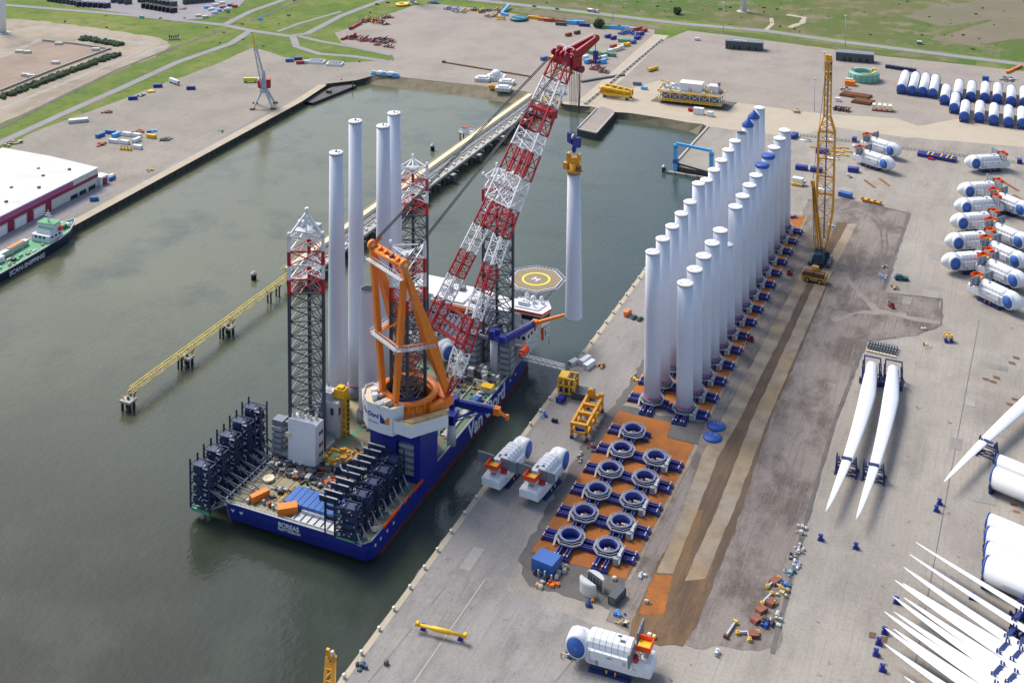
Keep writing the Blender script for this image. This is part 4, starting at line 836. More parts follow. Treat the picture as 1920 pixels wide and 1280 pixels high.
for a, b, c, d in zip(o2, o2[1:]+o2[:1], oct8, oct8[1:]+oct8[:1]):
    nm.bar((*a, hz+.1), (*b, hz+.1), .25, 'galv')
    for k in range(6): nm.bar(V(*c, hz-.4).lerp(V(*d, hz-.4), k/6), V(*a, hz+.1).lerp(V(*b, hz+.1), k/6), .14, 'galv')
k = nm.build('safety_net', ship, True); k.parent = HD
mb = MB(); low = [(hx-6, hy-12), (hx+4, hy-11), (hx+5, hy-5), (hx-6, hy-5)]
for p in low:
    for q in oct8[::2]: mb.bar((*p, 20), (*q, hz-1), .4, 'lilac_grey')
    mb.bar((*p, 5), (*p, 21), .7, 'lilac_grey')
for a, b in zip(oct8, oct8[1:]+oct8[:1]): mb.bar((*a, hz-1.5), (*b, hz-1.5), .4, 'lilac_grey'); mb.bar((*a, hz-1.5), (hx, hy, hz-4), .4, 'lilac_grey')
mb.build('helideck_support', ship, True)
mb = MB(); mb.lathe([(.2, -4.6), (1.5, -3.4), (1.8, 0), (1.5, 3.4), (.2, 4.6)], 'red_orange', 12, (-19, 131, 9.5), 'y'); mb.box((-19, 131, 11), (1.8, 6, 1.2), 'red_orange'); LB = mb.build('lifeboat', ship, True)
mb = MB(); [mb.tube([(-21, y, 5), (-20.5, y, 12), (-18.6, y, 13)], .4, 'offwhite') for y in (127.5, 134.5)]; mb.build('davit', ship, True)
mb = MB()
for k in range(26): mb.box((random.uniform(-42, -22), random.uniform(104, 117), DZ+random.uniform(.6, 4)), (random.uniform(1, 3.5), random.uniform(1, 3), random.uniform(1, 4)), random.choice(['galv', 'panel_grey', 'dark_grey', 'deck_grey', 'green', 'offwhite']))
for k in range(9): mb.bar((-45+k*2.4, 104, DZ), (-45+k*2.4, 104, DZ+3), .3, 'white')
mb.bar((-45, 104, DZ+3), (-26, 104, DZ+3), .3, 'white'); mb.b2(-44, -40, 106, 110, DZ, 13, 'offwhite'); mb.build('forward_deck_gear', ship, True)
# ---------------------------------------------------------------- the main crane, round the starboard after leg
cr = thing('heavy_lift_crane', 'giant orange, red and white heavy-lift crane turned towards the bow, holding up a white tower', 'crane', (-33, 41, 0), R(-28))
mb = MB()
def rbox(x0, x1, y0, y1, r, k=4):
    out = []
    for cx, cy, a0 in ((x1-r, y0+r, -90), (x1-r, y1-r, 0), (x0+r, y1-r, 90), (x0+r, y0+r, 180)): out += [(cx+r*math.cos(R(a0+90*i/k)), cy+r*math.sin(R(a0+90*i/k))) for i in range(k+1)]
    return out
# column: walls with a tall window in the after face, straight with the ship
col_mb = MB(); x0, x1, y0, y1 = -43.5, -20.5, 28, 55
col_mb.b2(x0, -31.6, y0, y0+2.5, DZ-.2, 26, 'navy'); col_mb.b2(-23.4, x1, y0, y0+2.5, DZ-3, 26, 'navy'); col_mb.b2(-31.6, -23.4, y0, y0+2.5, 20, 26, 'navy'); col_mb.b2(-31.6, -23.4, y0, y0+2.5, DZ-.5, DZ+1.4, 'navy')
col_mb.b2(x0, x0+2.5, y0+2.5, y1, DZ-.2, 26, 'navy'); col_mb.b2(x1-2.5, x1, y0+2.5, y1-12, DZ-3, 26, 'navy'); col_mb.b2(x0, x1-6, y1-2.5, y1, DZ-.2, 26, 'navy')
col_mb.prism(rbox(-46, -20, 27, 56, 6), 23.8, 26.6, 'navy'); col_mb.bar((x1-.02, 34, 8), (x1-.02, 34, 24), .3, 'dark_grey')
for k in range(5): col_mb.b2(-31, -24, y0+1.2, y0+2, 6+k*2.7, 7.6+k*2.7, 'grey'); col_mb.b2(-30.6, -24.4, y0+2, y0+4, 5.6+k*2.7, 8.4+k*2.7, 'panel_grey')
col_mb.build('column', cr, True)
mb = MB(); mb.lathe([(13.2, 26.6), (13.2, 29), (11.8, 29.4), (11.8, 33.2), (12.7, 33.4), (12.7, 34.2), (10.0, 34.2), (9.6, 27)], 'orange', 44, cap0=False, cap1=False, ms=['dark_grey', 'orange', 'orange', 'orange', 'orange', 'orange', 'rust'])
for k in range(22): a = 2*math.pi*k/22; mb.box((12.0*math.cos(a), 12.0*math.sin(a), 31.4), (.9, .9, 3.6), 'orange', a)
mb.build('slew_ring', cr)
mb = MB(); mb.prism([(-14.6, 8.5), (14.6, 8.5), (13.5, 13.5), (-13.5, 13.5)], 29.2, 33.0, 'orange')
for s in (-1, 1): mb.box((s*13, 6, 30.6), (3, 9, 3.4), 'orange')
mb.build('boom_foot_girder', cr)
back = [(-12.8, -9), (-12.8, -12.6), (-8, -16.6), (-2, -18.4), (3.8, -16.5), (9.4, -13.8), (9.6, -8.5), (5, -9), (-5, -9)]
mb = MB(); mb.prism(back, 23.4, 33.6, 'white', 'cream')
for a, b in zip(back, back[1:]+back[:1]): mb.bar((*a, 34), (*b, 34), .25, 'white', h=1.2)
for k in range(6): mb.box((9.56, -12.6+(k % 2)*.8, 25.6+(k//2)*.9), (.3, .5, .6), 'dark_grey')
MH = mb.build('machinery_house', cr)
mb = MB(); random.seed(5)
for k in range(7): mb.b2(-9+k*2.3, -7.6+k*2.3, -14.6+abs(k-4)*.6, -10.5, 33.6, 34.3+k % 2*.5, 'offwhite' if k % 3 else 'dark_grey')
mb.lathe([(1.5, -1), (1.5, 1)], 'white', 12, (-6, -12.5, 35.2)); mb.lathe([(1.3, -1), (1.3, 1)], 'white', 12, (-2.5, -14.5, 35.2)); mb.b2(1, 4, -17, -14.5, 33.6, 35, 'galv'); o = mb.build('roof_plant', cr); o.parent = MH
def mh_text(s, size, a, b, t, z, m, nm):
    p = Vector(back[a]).lerp(Vector(back[b]), t); d = (Vector(back[b])-Vector(back[a])).normalized(); n = Vector((d.y, -d.x))
    o = text_mesh(s, size, nm, cr, frame_matrix((p.x+n.x*.12, p.y+n.y*.12, z), (d.x, d.y, 0), (0, 0, 1)), m, .05); o.parent = MH
mh_text('Van', 2.5, 2, 3, .6, 30, 'navy', 'house_lettering'); mh_text('Oord', 2.5, 3, 4, .5, 30, 'navy', 'house_lettering'); mh_text('Marine ingenuity', .75, 3, 4, .5, 27.2, 'grey', 'house_lettering')
p0, p1 = Vector(back[4]), Vector(back[5]); d = (p1-p0).normalized(); n = Vector((d.y, -d.x)); f = p0+n*.1+d*.5
def lp(s, z): q = f+d*s; return (q.x, q.y, z)
mb = MB(); mb.poly([lp(0, 27.6), lp(2.2, 27.6), lp(2.2, 29), lp(0, 31.4)], 'navy'); mb.poly([lp(2.3, 27.6), lp(4.2, 27.6), lp(4.2, 31), lp(2.3, 29.2)], 'orange'); o = mb.build('emblem', cr); o.parent = MH
mb = MB(); mb.prism([(9.8, -13.6), (17.6, -10.5), (20.2, 6), (15.6, 7.5), (14, -7)], 25.2, 30.2, 'white', 'timber'); mb.prism([(13, -11), (16.4, -9.5), (19, 4), (16.4, 5)], 30.2, 30.6, 'timber'); mb.build('side_house', cr)
mb = MB(); mb.prism([(-12.7, -14), (-20, -10), (-21, 6), (-15.5, 7)], 26, 29, 'white', 'offwhite'); mb.build('side_platform', cr)
BT = 91.; ff = [V(s*12.8, 11, 33.5) for s in (-1, 1)]; rf = [V(s*4.6, -9.2, 33) for s in (-1, 1)]; tp = [V(s*12.0, -9.4, BT+.6) for s in (-1, 1)]
for k in range(2):
    mb = MB(); mb.bar(rf[k], tp[k], 2.0, 'orange', h=2.2); mb.build('rear_strut', cr)
    mb = MB(); a, b = ff[k], tp[k]; m = a.lerp(b, .45)
    mb.bar(a, m, 2.4, 'orange', h=2.0, w2=5.4); mb.bar(m, b, 5.4, 'orange', h=4.4, w2=1.8); mb.build('front_strut', cr)
mb = MB(); mb.bar(tp[0]-V(1, 0, 0), tp[1]+V(1, 0, 0), 2.2, 'orange', n=8); mb.bar(tp[0]+V(0, 1.5, 1.5), tp[1]+V(0, 1.5, 1.5), 1.2, 'orange')
for t in tp: mb.lathe([(2.1, -.9), (2.1, .9)], 'orange', 14, tuple(t+V(0, 0, 1.6)), 'x'); mb.lathe([(.9, -1), (.9, 1)], 'offwhite', 12, tuple(t+V(0, 0, 1.6)), 'x')
for k in range(4): mb.lathe([(1.5, -.8), (1.5, .8)], 'orange' if k != 2 else 'dark_grey', 12, (-7+k*4.4, -8.4, BT+1.4), 'x')
mb.bar(tp[0]+V(0, 0, 1), tp[0]+V(1, 4, 4), .9, 'orange'); mb.build('mast_head', cr)
mb = MB(); mb.bar(rf[0]+V(0, 0, 1), rf[1]+V(0, 0, 1), 2, 'orange', h=2.4); q0, q1 = rf[0].lerp(tp[0], .42), rf[1].lerp(tp[1], .42); mb.bar(q0, q1, .9, 'orange'); mb.bar(ff[0].lerp(tp[0], .42), q0, .9, 'orange'); mb.bar(ff[1].lerp(tp[1], .42), q1, .9, 'orange'); mb.bar(q0, rf[1].lerp(tp[1], .62), .6, 'orange'); mb.bar(ff[0].lerp(tp[0], .42), rf[1].lerp(tp[1], .2), .7, 'orange')
mb.build('cross_brace', cr)
mb = MB()
def gallery(a, b, w=2.2):
    a, b = Vector(a), Vector(b); d = (b-a).normalized(); n = Vector((d.y, -d.x, 0)).normalized()*w/2
    mb.bar(a, b, w, 'galv', h=.2)
    for s in (-1, 1):
        mb.bar(a+n*s+V(0, 0, 1.2), b+n*s+V(0, 0, 1.2), .16, 'white'); L = int((b-a).length/1.6)
        for k in range(L+1): mb.bar(a.lerp(b, k/max(1, L))+n*s, a.lerp(b, k/max(1, L))+n*s+V(0, 0, 1.2), .12, 'white')
g0, g1, g2, g3 = q0+V(-1.5, -2, 0), q1+V(1.5, -2.4, 0), q1+V(4, 2, 0), ff[1].lerp(tp[1], .42)+V(3.5, 0, 0)
gallery(g0, g1); gallery(g1, g2); gallery(g2, g3); mb.build('gallery', cr); mb = MB(); gallery(q0+V(-1.8, -2, 0), ff[0].lerp(tp[0], .42)+V(-2, 0, 0)); mb.build('gallery', cr); mb = MB(); gallery(tp[0]+V(-1, -2, -4), tp[1]+V(1, -2, -4)); mb.build('gallery', cr)
# boom: two lattice legs that close into one mast
FT, TT = V(0, 10, 34), V(0, 84, 156)
ax = (TT-FT); BL = ax.length; ax.normalize(); dn = V(1, 0, 0).cross(ax).normalized()       # dn: boom depth direction
def bcol(t):
    for e, c in ((.055, 'red'), (.125, 'white'), (.215, 'red'), (.29, 'white'), (.368, 'red'), (.452, 'white'), (.535, 'red'), (.628, 'white'), (.71, 'red'), (.77, 'white'), (.858, 'red'), (.94, 'white'), (1.1, 'red')):
        if t < e: return 'white' if c == 'white' else 'crane_red'
def bp(t, x, d): return FT+ax*BL*t+V(x, 0, 0)+dn*d
mb = MB()
JT = .535
def wid(t): return 8.4+(5.0-8.4)*(t-JT)/(1-JT)     # half width of the closed boom
for s in (-1, 1):
    TS = [0, .055, .09, .125, .17, .215, .2525, .29, .329, .368, .41, .452, .4935, JT]
    for t0, t1 in zip(TS, TS[1:]):
        def sq(t):
            c = s*(13.4+(6.1-13.4)*t/JT); hw = min(2.35, .7+t*22); hd = min(2.7, .6+t*26)
            return [bp(t, c-hw, -hd), bp(t, c+hw, -hd), bp(t, c+hw, hd), bp(t, c-hw, hd)]
        c = bcol((t0+t1)/2); mb.lattice(sq(t0), sq(t1), 2, .62, .25, lambda t: c)
for t in (.135, .165, .205): mb.bar(bp(t, -10, -2), bp(t, 10, -2), .6, 'crane_red'); mb.bar(bp(t, -10, 2), bp(t, 10, 2), .5, 'crane_red')
for x in range(-9, 9, 3): mb.bar(bp(.14, x, -2), bp(.2, x+3, -2), .4, 'crane_red')
o = mb.build('lower_boom', cr)
mb = MB()
TS = [JT, .5815, .628, .669, .71, .74, .77, .814, .858, .9, .94, 1.0]
for t0, t1 in zip(TS, TS[1:]):
    def sq(t): k = wid(t); h = 3.3-1.1*(t-JT)/(1-JT); return [bp(t, -k, -h), bp(t, k, -h), bp(t, k, h), bp(t, -k, h)]
    c = bcol((t0+t1)/2)
    if .62 < t0 < .70:
        for s in (-1, 1):
            def sq2(t): k = wid(t); h = 3.0; return [bp(t, s*k, -h), bp(t, s*k*.34, -h), bp(t, s*k*.34, h), bp(t, s*k, h)]
            mb.lattice(sq2(t0), sq2(t1), 1, .7, .3, lambda t: c)
    else: mb.lattice(sq(t0), sq(t1), 1, .74, .3, lambda t: c, x=True)
    mb.bar(bp(t0, 0, -2.5), bp(t1, 0, -2.5), .5, c)
for t in (.54, .565, .59):
    for x in (-6, -2, 2, 6): mb.bar(bp(t, x, -3), bp(t+.04, x+2, 3), .4, 'white'); mb.bar(bp(t, x, 3), bp(t+.05, x-2, -3), .35, 'white')
mb.bar(bp(.84, -7, 2), bp(.84, 9, 2), 1.6, 'crane_red'); mb.bar(bp(.85, -6, -2), bp(.85, 7, -2), 1.2, 'crane_red'); mb.box(bp(.838, 7.5, 0), (2.5, 3, 3.2), 'crane_red')
for t, c in ((.87, 'yellow'), (.885, 'yellow'), (.98, 'yellow')): mb.bar(bp(t, -5.5, -3), bp(t, 6.5, -3), .8, c)
mb.build('upper_boom', cr)
mb = MB(); mb.box(bp(1.01, 0, 0), (10.5, 4.5, 4), 'crane_red', top=.9); mb.box(bp(1.005, 2.5, 0)+V(0, 3.5, 0), (7, 5, 4.5), 'crane_red'); mb.bar(bp(1.0, -5.5, -2), bp(1.045, -4.5, 1), 2, 'crane_red'); mb.bar(bp(1.0, 5.5, -2), bp(1.045, 4.5, 1), 2, 'crane_red')
J0, J1 = bp(1.02, 2, 0), bp(1.02, 2, 0)+V(1.5, 15.5, 6.5)
for s in (-1, 1): mb.bar(J0+V(s*3, 0, 0), J1+V(s*1, 0, 0), 1.4, 'crane_red', h=4.6, w2=.8)
mb.bar(J0.lerp(J1, .3)-V(2, 0, 0), J0.lerp(J1, .3)+V(2, 0, 0), 2, 'crane_red'); mb.bar(J0.lerp(J1, .7)-V(1.4, 0, 0), J0.lerp(J1, .7)+V(1.4, 0, 0), 1.6, 'crane_red'); mb.lathe([(1.6, -1), (1.6, 1)], 'crane_red', 12, tuple(J1), 'x')
for x in (-4.5, -1.5, 1.5, 4.5): mb.lathe([(1.5, -.5), (1.5, .5)], 'crane_red' if abs(x) < 3 else 'maroon', 14, tuple(bp(1.02, x, 3.2)), 'x'); mb.lathe([(1.7, -.5), (1.7, .5)], 'maroon', 14, (x*.6+2, 87+4.2, 152.5), 'x')
mb.build('boom_head', cr)
mb = MB()
for s in (-1, 1):
    for q in ((-6, -4, 0), (0, -4, 1), (5, -4, 0)): mb.bar(bp(1.02, q[0], q[1]*s*.5-1), bp(1.05, q[0]*.9, q[1]*s*.5-1), .3, 'white')
mb.bar(bp(1.05, -5.4, 1), bp(1.05, 4.5, 1), .3, 'white'); mb.bar(bp(1.05, -5.4, -3), bp(1.05, 4.5, -3), .3, 'white'); mb.bar(bp(1.03, -6, 1), bp(1.03, 6, 1), .35, 'white'); mb.bar(bp(1.03, -6, -3), bp(1.03, 6, -3), .35, 'white'); mb.bar(J0+V(-3, 0, 3), J1+V(-1, 0, 2), .3, 'white'); mb.build('head_railing', cr)
mb = MB()
for s in (-1, 1):
    for e in (-.5, .5): mb.bar(tp[0 if s < 0 else 1]+V(e, 0, 2), bp(1.0, s*5.2+e, 3.4), .46, 'steel_rope', n=6)
mb.build('pendant_rope', cr)
HU = 91.; HB = 118.0
mb = MB()
for x in (-2.6, -1.8, -1.0, -.3, .5, 1.2, 2, 2.7): mb.bar((x*1.5+.8, HU, 152), (x, HU, HB+3), .16, 'steel_rope', cap=False)
mb.bar((3.4, HU, 150), (3.4, HU, 132), .4, 'black'); mb.build('hoist_rope', cr); mb = MB(); mb.bar(J1+V(-.3, 0, 0), J1+V(-.3, .2, -6), .25, 'steel_rope'); mb.build('auxiliary_rope', cr)
mb = MB(); mb.box((-2.2, HU, HB+1.5), (2.8, 2.2, 4.4), 'navy'); mb.box((2.2, HU, HB+.5), (2.8, 2.2, 4.4), 'navy'); mb.box((0, HU, HB-.5), (5.5, 1.6, 1.4), 'navy'); mb.lathe([(.5, HB-5), (1.2, HB-3.6), (.8, HB-1)], 'navy', 10, (0, HU, 0)); mb.lathe([(1.3, -.5), (1.3, .5)], 'offwhite', 12, (0, HU, HB+2.4), 'x'); mb.build('hook_block', cr)
mb = MB(); mb.box(J1+V(-.3, .2, -8), (1.8, 1.6, 4), 'navy'); mb.lathe([(.2, -2.6), (.7, -1.6), (.4, 0)], 'navy', 8, tuple(J1+V(-.3, .2, -10))); mb.build('auxiliary_hook', cr)
# the lifting tool and the tower that hangs from the hook
hp = Vector((-33, 41, 0))+Vector((HU*math.sin(R(28)), HU*math.cos(R(28)), 0))
lt = thing('lifting_tool', 'yellow flange lifting tool gripping the top of the hanging white tower', 'lifting tool', (hp.x, hp.y, 103.8))
mb = MB(); mb.lathe([(3.2, .4), (3.3, 2), (2.4, 2.2), (2.4, 4.6)], 'crane_yellow', 18); mb.build('clamp', lt)
mb = MB(); mb.box((0, 0, 6), (6.4, 2.6, 2.6), 'crane_yellow'); mb.box((-2.6, 0, 8), (1.2, 2.4, 2), 'crane_yellow'); mb.box((2.6, 0, 8), (1.2, 2.4, 2), 'crane_yellow'); mb.box((-3.4, -1.5, 3.4), (2, 2, 3), 'crane_yellow'); mb.box((3, -2, 3), (2, 2, 2.4), 'rust'); mb.bar((-4.2, 0, 1.4), (4.4, 0, 1.4), .8, 'crane_yellow'); mb.build('yoke', lt)
mb = MB()
for x in (-1.6, -.5, .5, 1.6): mb.bar((x, 0, 7), (x*.4, 0, 10.6), .35, 'white', n=6)
mb.build('sling', lt)
ht = thing('hanging_tower', 'white wind turbine tower hanging from the big crane over the water', 'wind turbine tower', (hp.x, hp.y, 36.3))
mb = MB(); mb.lathe([(3.95, 0), (3.95, 1), (3.6, 24), (2.95, 67.4)], 'tower_white', 40); mb.build('shell', ht); mb = MB(); mb.lathe([(3.1, 67), (3.1, 67.5)], 'grey', 30); mb.build('flange', ht)
# ---------------------------------------------------------------- things on the ship's deck
paint('seam_grey', (.60, .62, .67), .5, .05)
def tower(name, label, p, r0, r1, h, lid='lid', group=None, collar=True):
    t = thing(name, label, 'wind turbine tower', p, random.uniform(0, .3), group)
    mb = MB(); k0 = r0+(r1-r0)*.5
    mb.lathe([(r0, 0), (r0, h*.2), (k0, h*.6), (r1, h)], 'tower_white', 40, cap1=lid != 'open')
    if lid == 'open': mb.lathe([(r1*.97, h), (r1*.95, h-6)], 'grey', 30, cap0=False)
    mb.build('shell', t)
    mb = MB()
    for f in (.34, .67): rr = r0 if f < .3 else r0+(r1-r0)*(f-.1)/.9; mb.lathe([(rr*1.004, h*f), (rr*1.004, h*f+.12)], 'seam_grey', 40, cap0=False, cap1=False)
    mb.build('section_joint', t)
    if collar: mb = MB(); mb.lathe([(r0*1.05, .02), (r0*1.05, .8), (r0*1.01, .85)], 'pink_red', 30); mb.build('base_flange', t)
    mb = MB()
    if lid == 'lid':
        mb.lathe([(r1*1.05, h-.1), (r1*1.07, h+.25), (r1*.92, h+.55), (.05, h+.75)], 'lid_white', 30); mb.lathe([(r1*1.015, h-.42), (r1*1.03, h-.1)], 'panel_grey', 30)
        mb.bar((-r1*.55, -r1*.62, h+.62), (r1*.62, r1*.5, h+.62), .16, 'grey', h=.3); mb.build('lid', t)
    elif lid == 'flat': mb.lathe([(r1*1.05, h-.1), (r1*1.05, h+.4), (r1*.8, h+.6), (.05, h+.6)], 'lid_white', 30); mb.lathe([(r1*1.01, h-.5), (r1*1.02, h-.1)], 'panel_grey', 30); mb.box((0, 0, h+1), (.4, 1.6, .9), 'grey'); mb.bar((r1*.5, -1, h+.6), (r1*.5, .6, h+.6), .4, 'dark_grey'); mb.build('lid', t)
    elif lid == 'cone': mb.lathe([(r1*1.12, h-1.2), (r1*1.12, h-.3), (.3, h+3.8)], 'cover_blue', 16); mb.build('cone_cover', t)
    elif lid == 'bag': mb.lathe([(r1*1.06, h-.9), (r1*1.14, h-.2), (r1*1.1, h+.7), (r1*.7, h+1.1), (.1, h+1.0)], 'cover_blue', 18); mb.build('bag_cover', t)
    elif lid == 'open': mb.lathe([(r1*1.01, h-.5), (r1*1.01, h), (r1*.9, h)], 'grey', 30, cap1=False, cap0=False); mb.build('rim', t)
    return t
for x, y, top, l in ((-79.5, 61.5, 287, 'leftmost and nearest of the tall white towers standing on the ship deck'), (-78, 75.5, 228, 'second from the left of the tall white towers on the ship deck'), (-70, 86.6, 237, 'third from the left of the tall white towers on the ship deck'), (-74, 104, 213, 'topmost and farthest of the tall white towers on the ship deck')):
    h = height_at(x, y, top)-DZ-5
    t = tower('deck_tower', l, (x, y, DZ+5), 4.1 if y < 70 else 3.8, 3.0, h, 'flat', 'tall towers on the ship deck')
    mb = MB(); mb.lathe([(4.9, -5), (4.9, -1), (4.3, -.8), (4.3, 0)], 'panel_grey', 24); mb.build('seafastening', t)
q = at(691, 786, DZ); h5 = height_at(q.x, q.y, 541)-DZ-5
t = tower('deck_tower', 'shorter open topped white tower behind the orange crane frame', (q.x, q.y, DZ+5), 4.2, 3.4, h5, 'open', 'tall towers on the ship deck'); mb = MB(); mb.lathe([(5.2, -5), (5.2, -1), (4.5, -.8), (4.5, 0)], 'panel_grey', 24); mb.build('seafastening', t)
paint('rack_mid', (.035, .055, .12), .35, .25); paint('disc_blue', (.035, .12, .42), .5, .06)
def blade_rack(name, label, x0, side, y, z0, zt, n):
    """one bay of navy frames holding a stack of blade ends; side -1 hangs over the port rail"""
    t = thing(name, label, 'blade rack', (x0, y, z0), 0, 'blade racks over the port side' if side < 0 else 'blade racks on the starboard quarter')
    W, D, H = 9.2, 4.6, zt-z0
    mb = MB()
    for x in (-W/2, W/2):
        for yy in (-D/2, D/2): mb.bar((x, yy, -1), (x, yy, H+2.2), .55, 'rack_navy')
    for k in range(n+1):
        z = k*H/n
        for yy in (-D/2, D/2): mb.bar((-W/2, yy, z), (W/2, yy, z), .32, 'rack_navy')
        for x in (-W/2, W/2): mb.bar((x, -D/2, z), (x, D/2, z), .3, 'rack_navy')
    mb.build('frame', t)
    for k in range(n):
        z = (k+.5)*H/n; c = MB(); a = H/n
        c.box((-side*.4, 0, z-a*.08), (7.0, 3.9, a*.62), 'rack_navy', 0, .8); c.box((side*1.6, -.4, z+a*.3), (3.4, 4.4, a*.3), 'rack_mid', R(12)); c.bar((-4.4, -2.4, z+a*.1), (4.4, -2.4, z+a*.1), .3, 'rack_mid'); c.bar((-4.4, -2.4, z-a*.2), (4.4, 2.4, z+a*.3), .35, 'rack_mid'); [c.lathe([(.22, -.3), (.22, .3)], 'offwhite', 6, (random.uniform(-4, 4), -2.5, z+random.uniform(-.4, .4)*a), 'y') for i in range(3)]; c.lathe([(a*.42, -1.9), (a*.46, 0), (a*.42, 1.9)], 'rack_navy', 10, (-side*1.2, 0, z+.2), 'y')
        c.bar((-W/2, -D/2, z-a*.4), (0, -D/2, z+a*.35), .25, 'rack_navy'); c.bar((W/2, -D/2, z-a*.4), (0, -D/2, z+a*.35), .25, 'rack_navy'); c.bar((W/2, D/2, z-a*.4), (0, D/2, z+a*.35), .25, 'rack_navy')
        c.box((-side*2.4, -1.9, z+a*.35), (2.4, .5, .3), 'offwhite' if k % 2 else 'lilac_grey'); c.box((side*2.6, -1.4, z), (1.6, 1.6, a*.4), 'rack_navy'); c.lathe([(.5, -.4), (.5, .4)], 'lilac_grey', 8, (-side*2.6, -2.2, z-.3), 'y')
        c.build('cradle', t)
    return t
bay = ('aftmost', 'second', 'middle', 'fourth', 'forwardmost')
for k in range(5):
    t = blade_rack('blade_rack', '%s bay of the dark navy blade racks hanging over the port quarter' % bay[k], -96.4, -1, -11.5+k*8.6, 0, 16.6+k*1.3, 4)
    mb = MB()
    mb.box((0, 0, -1.6), (8.6, 4.4, 1.2), 'green' if k == 0 else 'rack_navy')
    for yy in (-2, 2): mb.bar((3.8, yy, 0), (12.6, yy, 4.6), .5, 'panel_grey'); mb.bar((3.8, yy, 8.5), (13, yy, 4.6), .4, 'panel_grey'); mb.bar((3.8, yy, 8.5), (18, yy+1, 4.4), .35, 'panel_grey')
    mb.bar((3.8, 2, 6), (13, -3, 4.5), .35, 'panel_grey'); mb.bar((4, 0, -1.2), (11.5, 0, 3.5), .5, 'panel_grey'); mb.build('bracket', t)
for k in range(5):
    y = -11.2+k*8.2; t = blade_rack('blade_rack', '%s bay of the navy blade racks on the starboard quarter, with white edged arms' % bay[k], -30.2, 1, y, DZ+1.5, 17, 4)
    for i in range(2):
        mb = MB(); z = 17.9; yy = -1.6+i*3.6; mb.bar((-3.6, yy, z-DZ-1.5), (-11.5, yy, z-DZ-1.5), .9, 'rack_navy', h=2.2); mb.bar((-3.6, yy-.5, z-DZ-.2), (-11.5, yy-.5, z-DZ-.2), .35, 'offwhite')
        if i == 0:
            for j in range(5): a0, a1 = R(-90+j*16), R(-90+(j+1)*16); mb.bar(V(-9.4+3.2*-math.cos(a0), yy, z-DZ+1.8+3.2*math.sin(a0)), V(-9.4+3.2*-math.cos(a1), yy, z-DZ+1.8+3.2*math.sin(a1)), .45, 'white')
        mb.build('arm', t)
    mb = MB()
    for z in (5, 9): mb.bar((-4.6, -1, z), (-9.5, -1, z), .7, 'rack_navy', h=1.4)
    mb.bar((-9.3, -1, 4), (-9.3, -1, 12), .5, 'rack_navy')
    mb.build('arm', t); mb = MB(); mb.box((0, 0, -.9), (8.6, 4.4, .6), 'green' if k == 0 else 'rack_navy')
    for yy in (-2, 2): mb.bar((4, yy, -1), (6.8, yy, -1.4), .5, 'grey'); mb.bar((4.2, yy, 4), (6.8, yy, -1.2), .4, 'grey')
    mb.bar((-9, -2, 15), (-9, -2, -1.5), .5, 'rack_navy'); mb.build('bracket', t)
for k in range(9): container((-61.4+k*2.75, -.8, DZ), R(90), 'bright_blue', 'blue container in the row across the stern deck', 10, 3, z=DZ, group='blue containers across the stern deck')
container((-59.5, -8.0, DZ), R(38), 'orange', 'orange container with white fittings at the middle of the stern', 7.5, 3.2, W=4); container((-74.4, -5.2, DZ), R(65), 'orange', 'orange container near the port stern corner', 7.5, 2.8)
container((-25.5, 88.5, DZ), R(84), 'bright_blue', 'blue container on the ship deck close to the starboard rail', 8, 2.8); container((-30, 76, DZ), R(84), 'bright_blue', 'blue container on the ship deck behind the blue knuckle crane', 7, 2.6); container((-44, 112, DZ), R(40), 'bright_blue', 'blue tank container on the ship deck in front of the white house', 6, 2.8)
o = thing('generator_skid', 'yellow roofed skid with white legs on the starboard foredeck', 'skid', (-24.5, 101, DZ)); mb = MB(); mb.box((0, 0, 3), (5.5, 4, .7), 'yellow'); [mb.bar((x, y, 0), (x, y, 3), .4, 'white') for x in (-2.5, 2.5) for y in (-1.7, 1.7)]; mb.box((0, 0, 1.2), (4, 2.6, 2), 'offwhite'); mb.build('frame', o)
# yellow tool on the after deck
o = thing('gripper_tool', 'yellow gripping tool lying between the white winch house and the blade racks', 'handling tool', (-58, 29, DZ), R(20)); random.seed(9); mb = MB()
for k in range(24): a = k/24*6.28; mb.bar((7*math.cos(a), 4.2*math.sin(a), 1+k % 3), (7*math.cos(a+.5), 4.2*math.sin(a+.5), 1.4+(k+1) % 3), .8, 'crane_yellow'); 
for k in range(16): mb.box((random.uniform(-8, 8), random.uniform(-4, 4), random.uniform(.8, 4)), (random.uniform(.8, 2.6), random.uniform(.8, 2), random.uniform(.8, 2)), 'crane_yellow' if k % 4 else 'cream')
mb.build('frame', o); mb = MB(); mb.box((3, -7, 1.6), (7, 4, 3.2), 'rack_navy'); mb.lathe([(1.5, -2), (1.5, 2)], 'black', 12, (4, -7, 3.4), 'x'); mb.build('winch', o)
o = thing('ladder_tower', 'yellow ladder tower with black stripes beside the tall white towers', 'ladder tower', (-67, 46.5, DZ)); mb = MB(); mb.lattice([(-1.6, -1.2, 0), (1.6, -1.2, 0), (1.6, 1.2, 0), (-1.6, 1.2, 0)], [(-1.6, -1.2, 17), (1.6, -1.2, 17), (1.6, 1.2, 17), (-1.6, 1.2, 17)], 9, .5, .35, lambda t: 'yellow'); mb.build('frame', o); mb = MB(); mb.box((-1.5, 0, 18.2), (6, 4.5, 3.4), 'yellow', top=.8); mb.box((-1.5, 0, 20.2), (2.6, 2.6, 1.2), 'yellow'); mb.build('head', o)
for k in range(8): MB_ = MB(); MB_.box((1.9, 0, 1+k*2), (.3, 1.4, .9), 'black'); MB_.build('step', o)
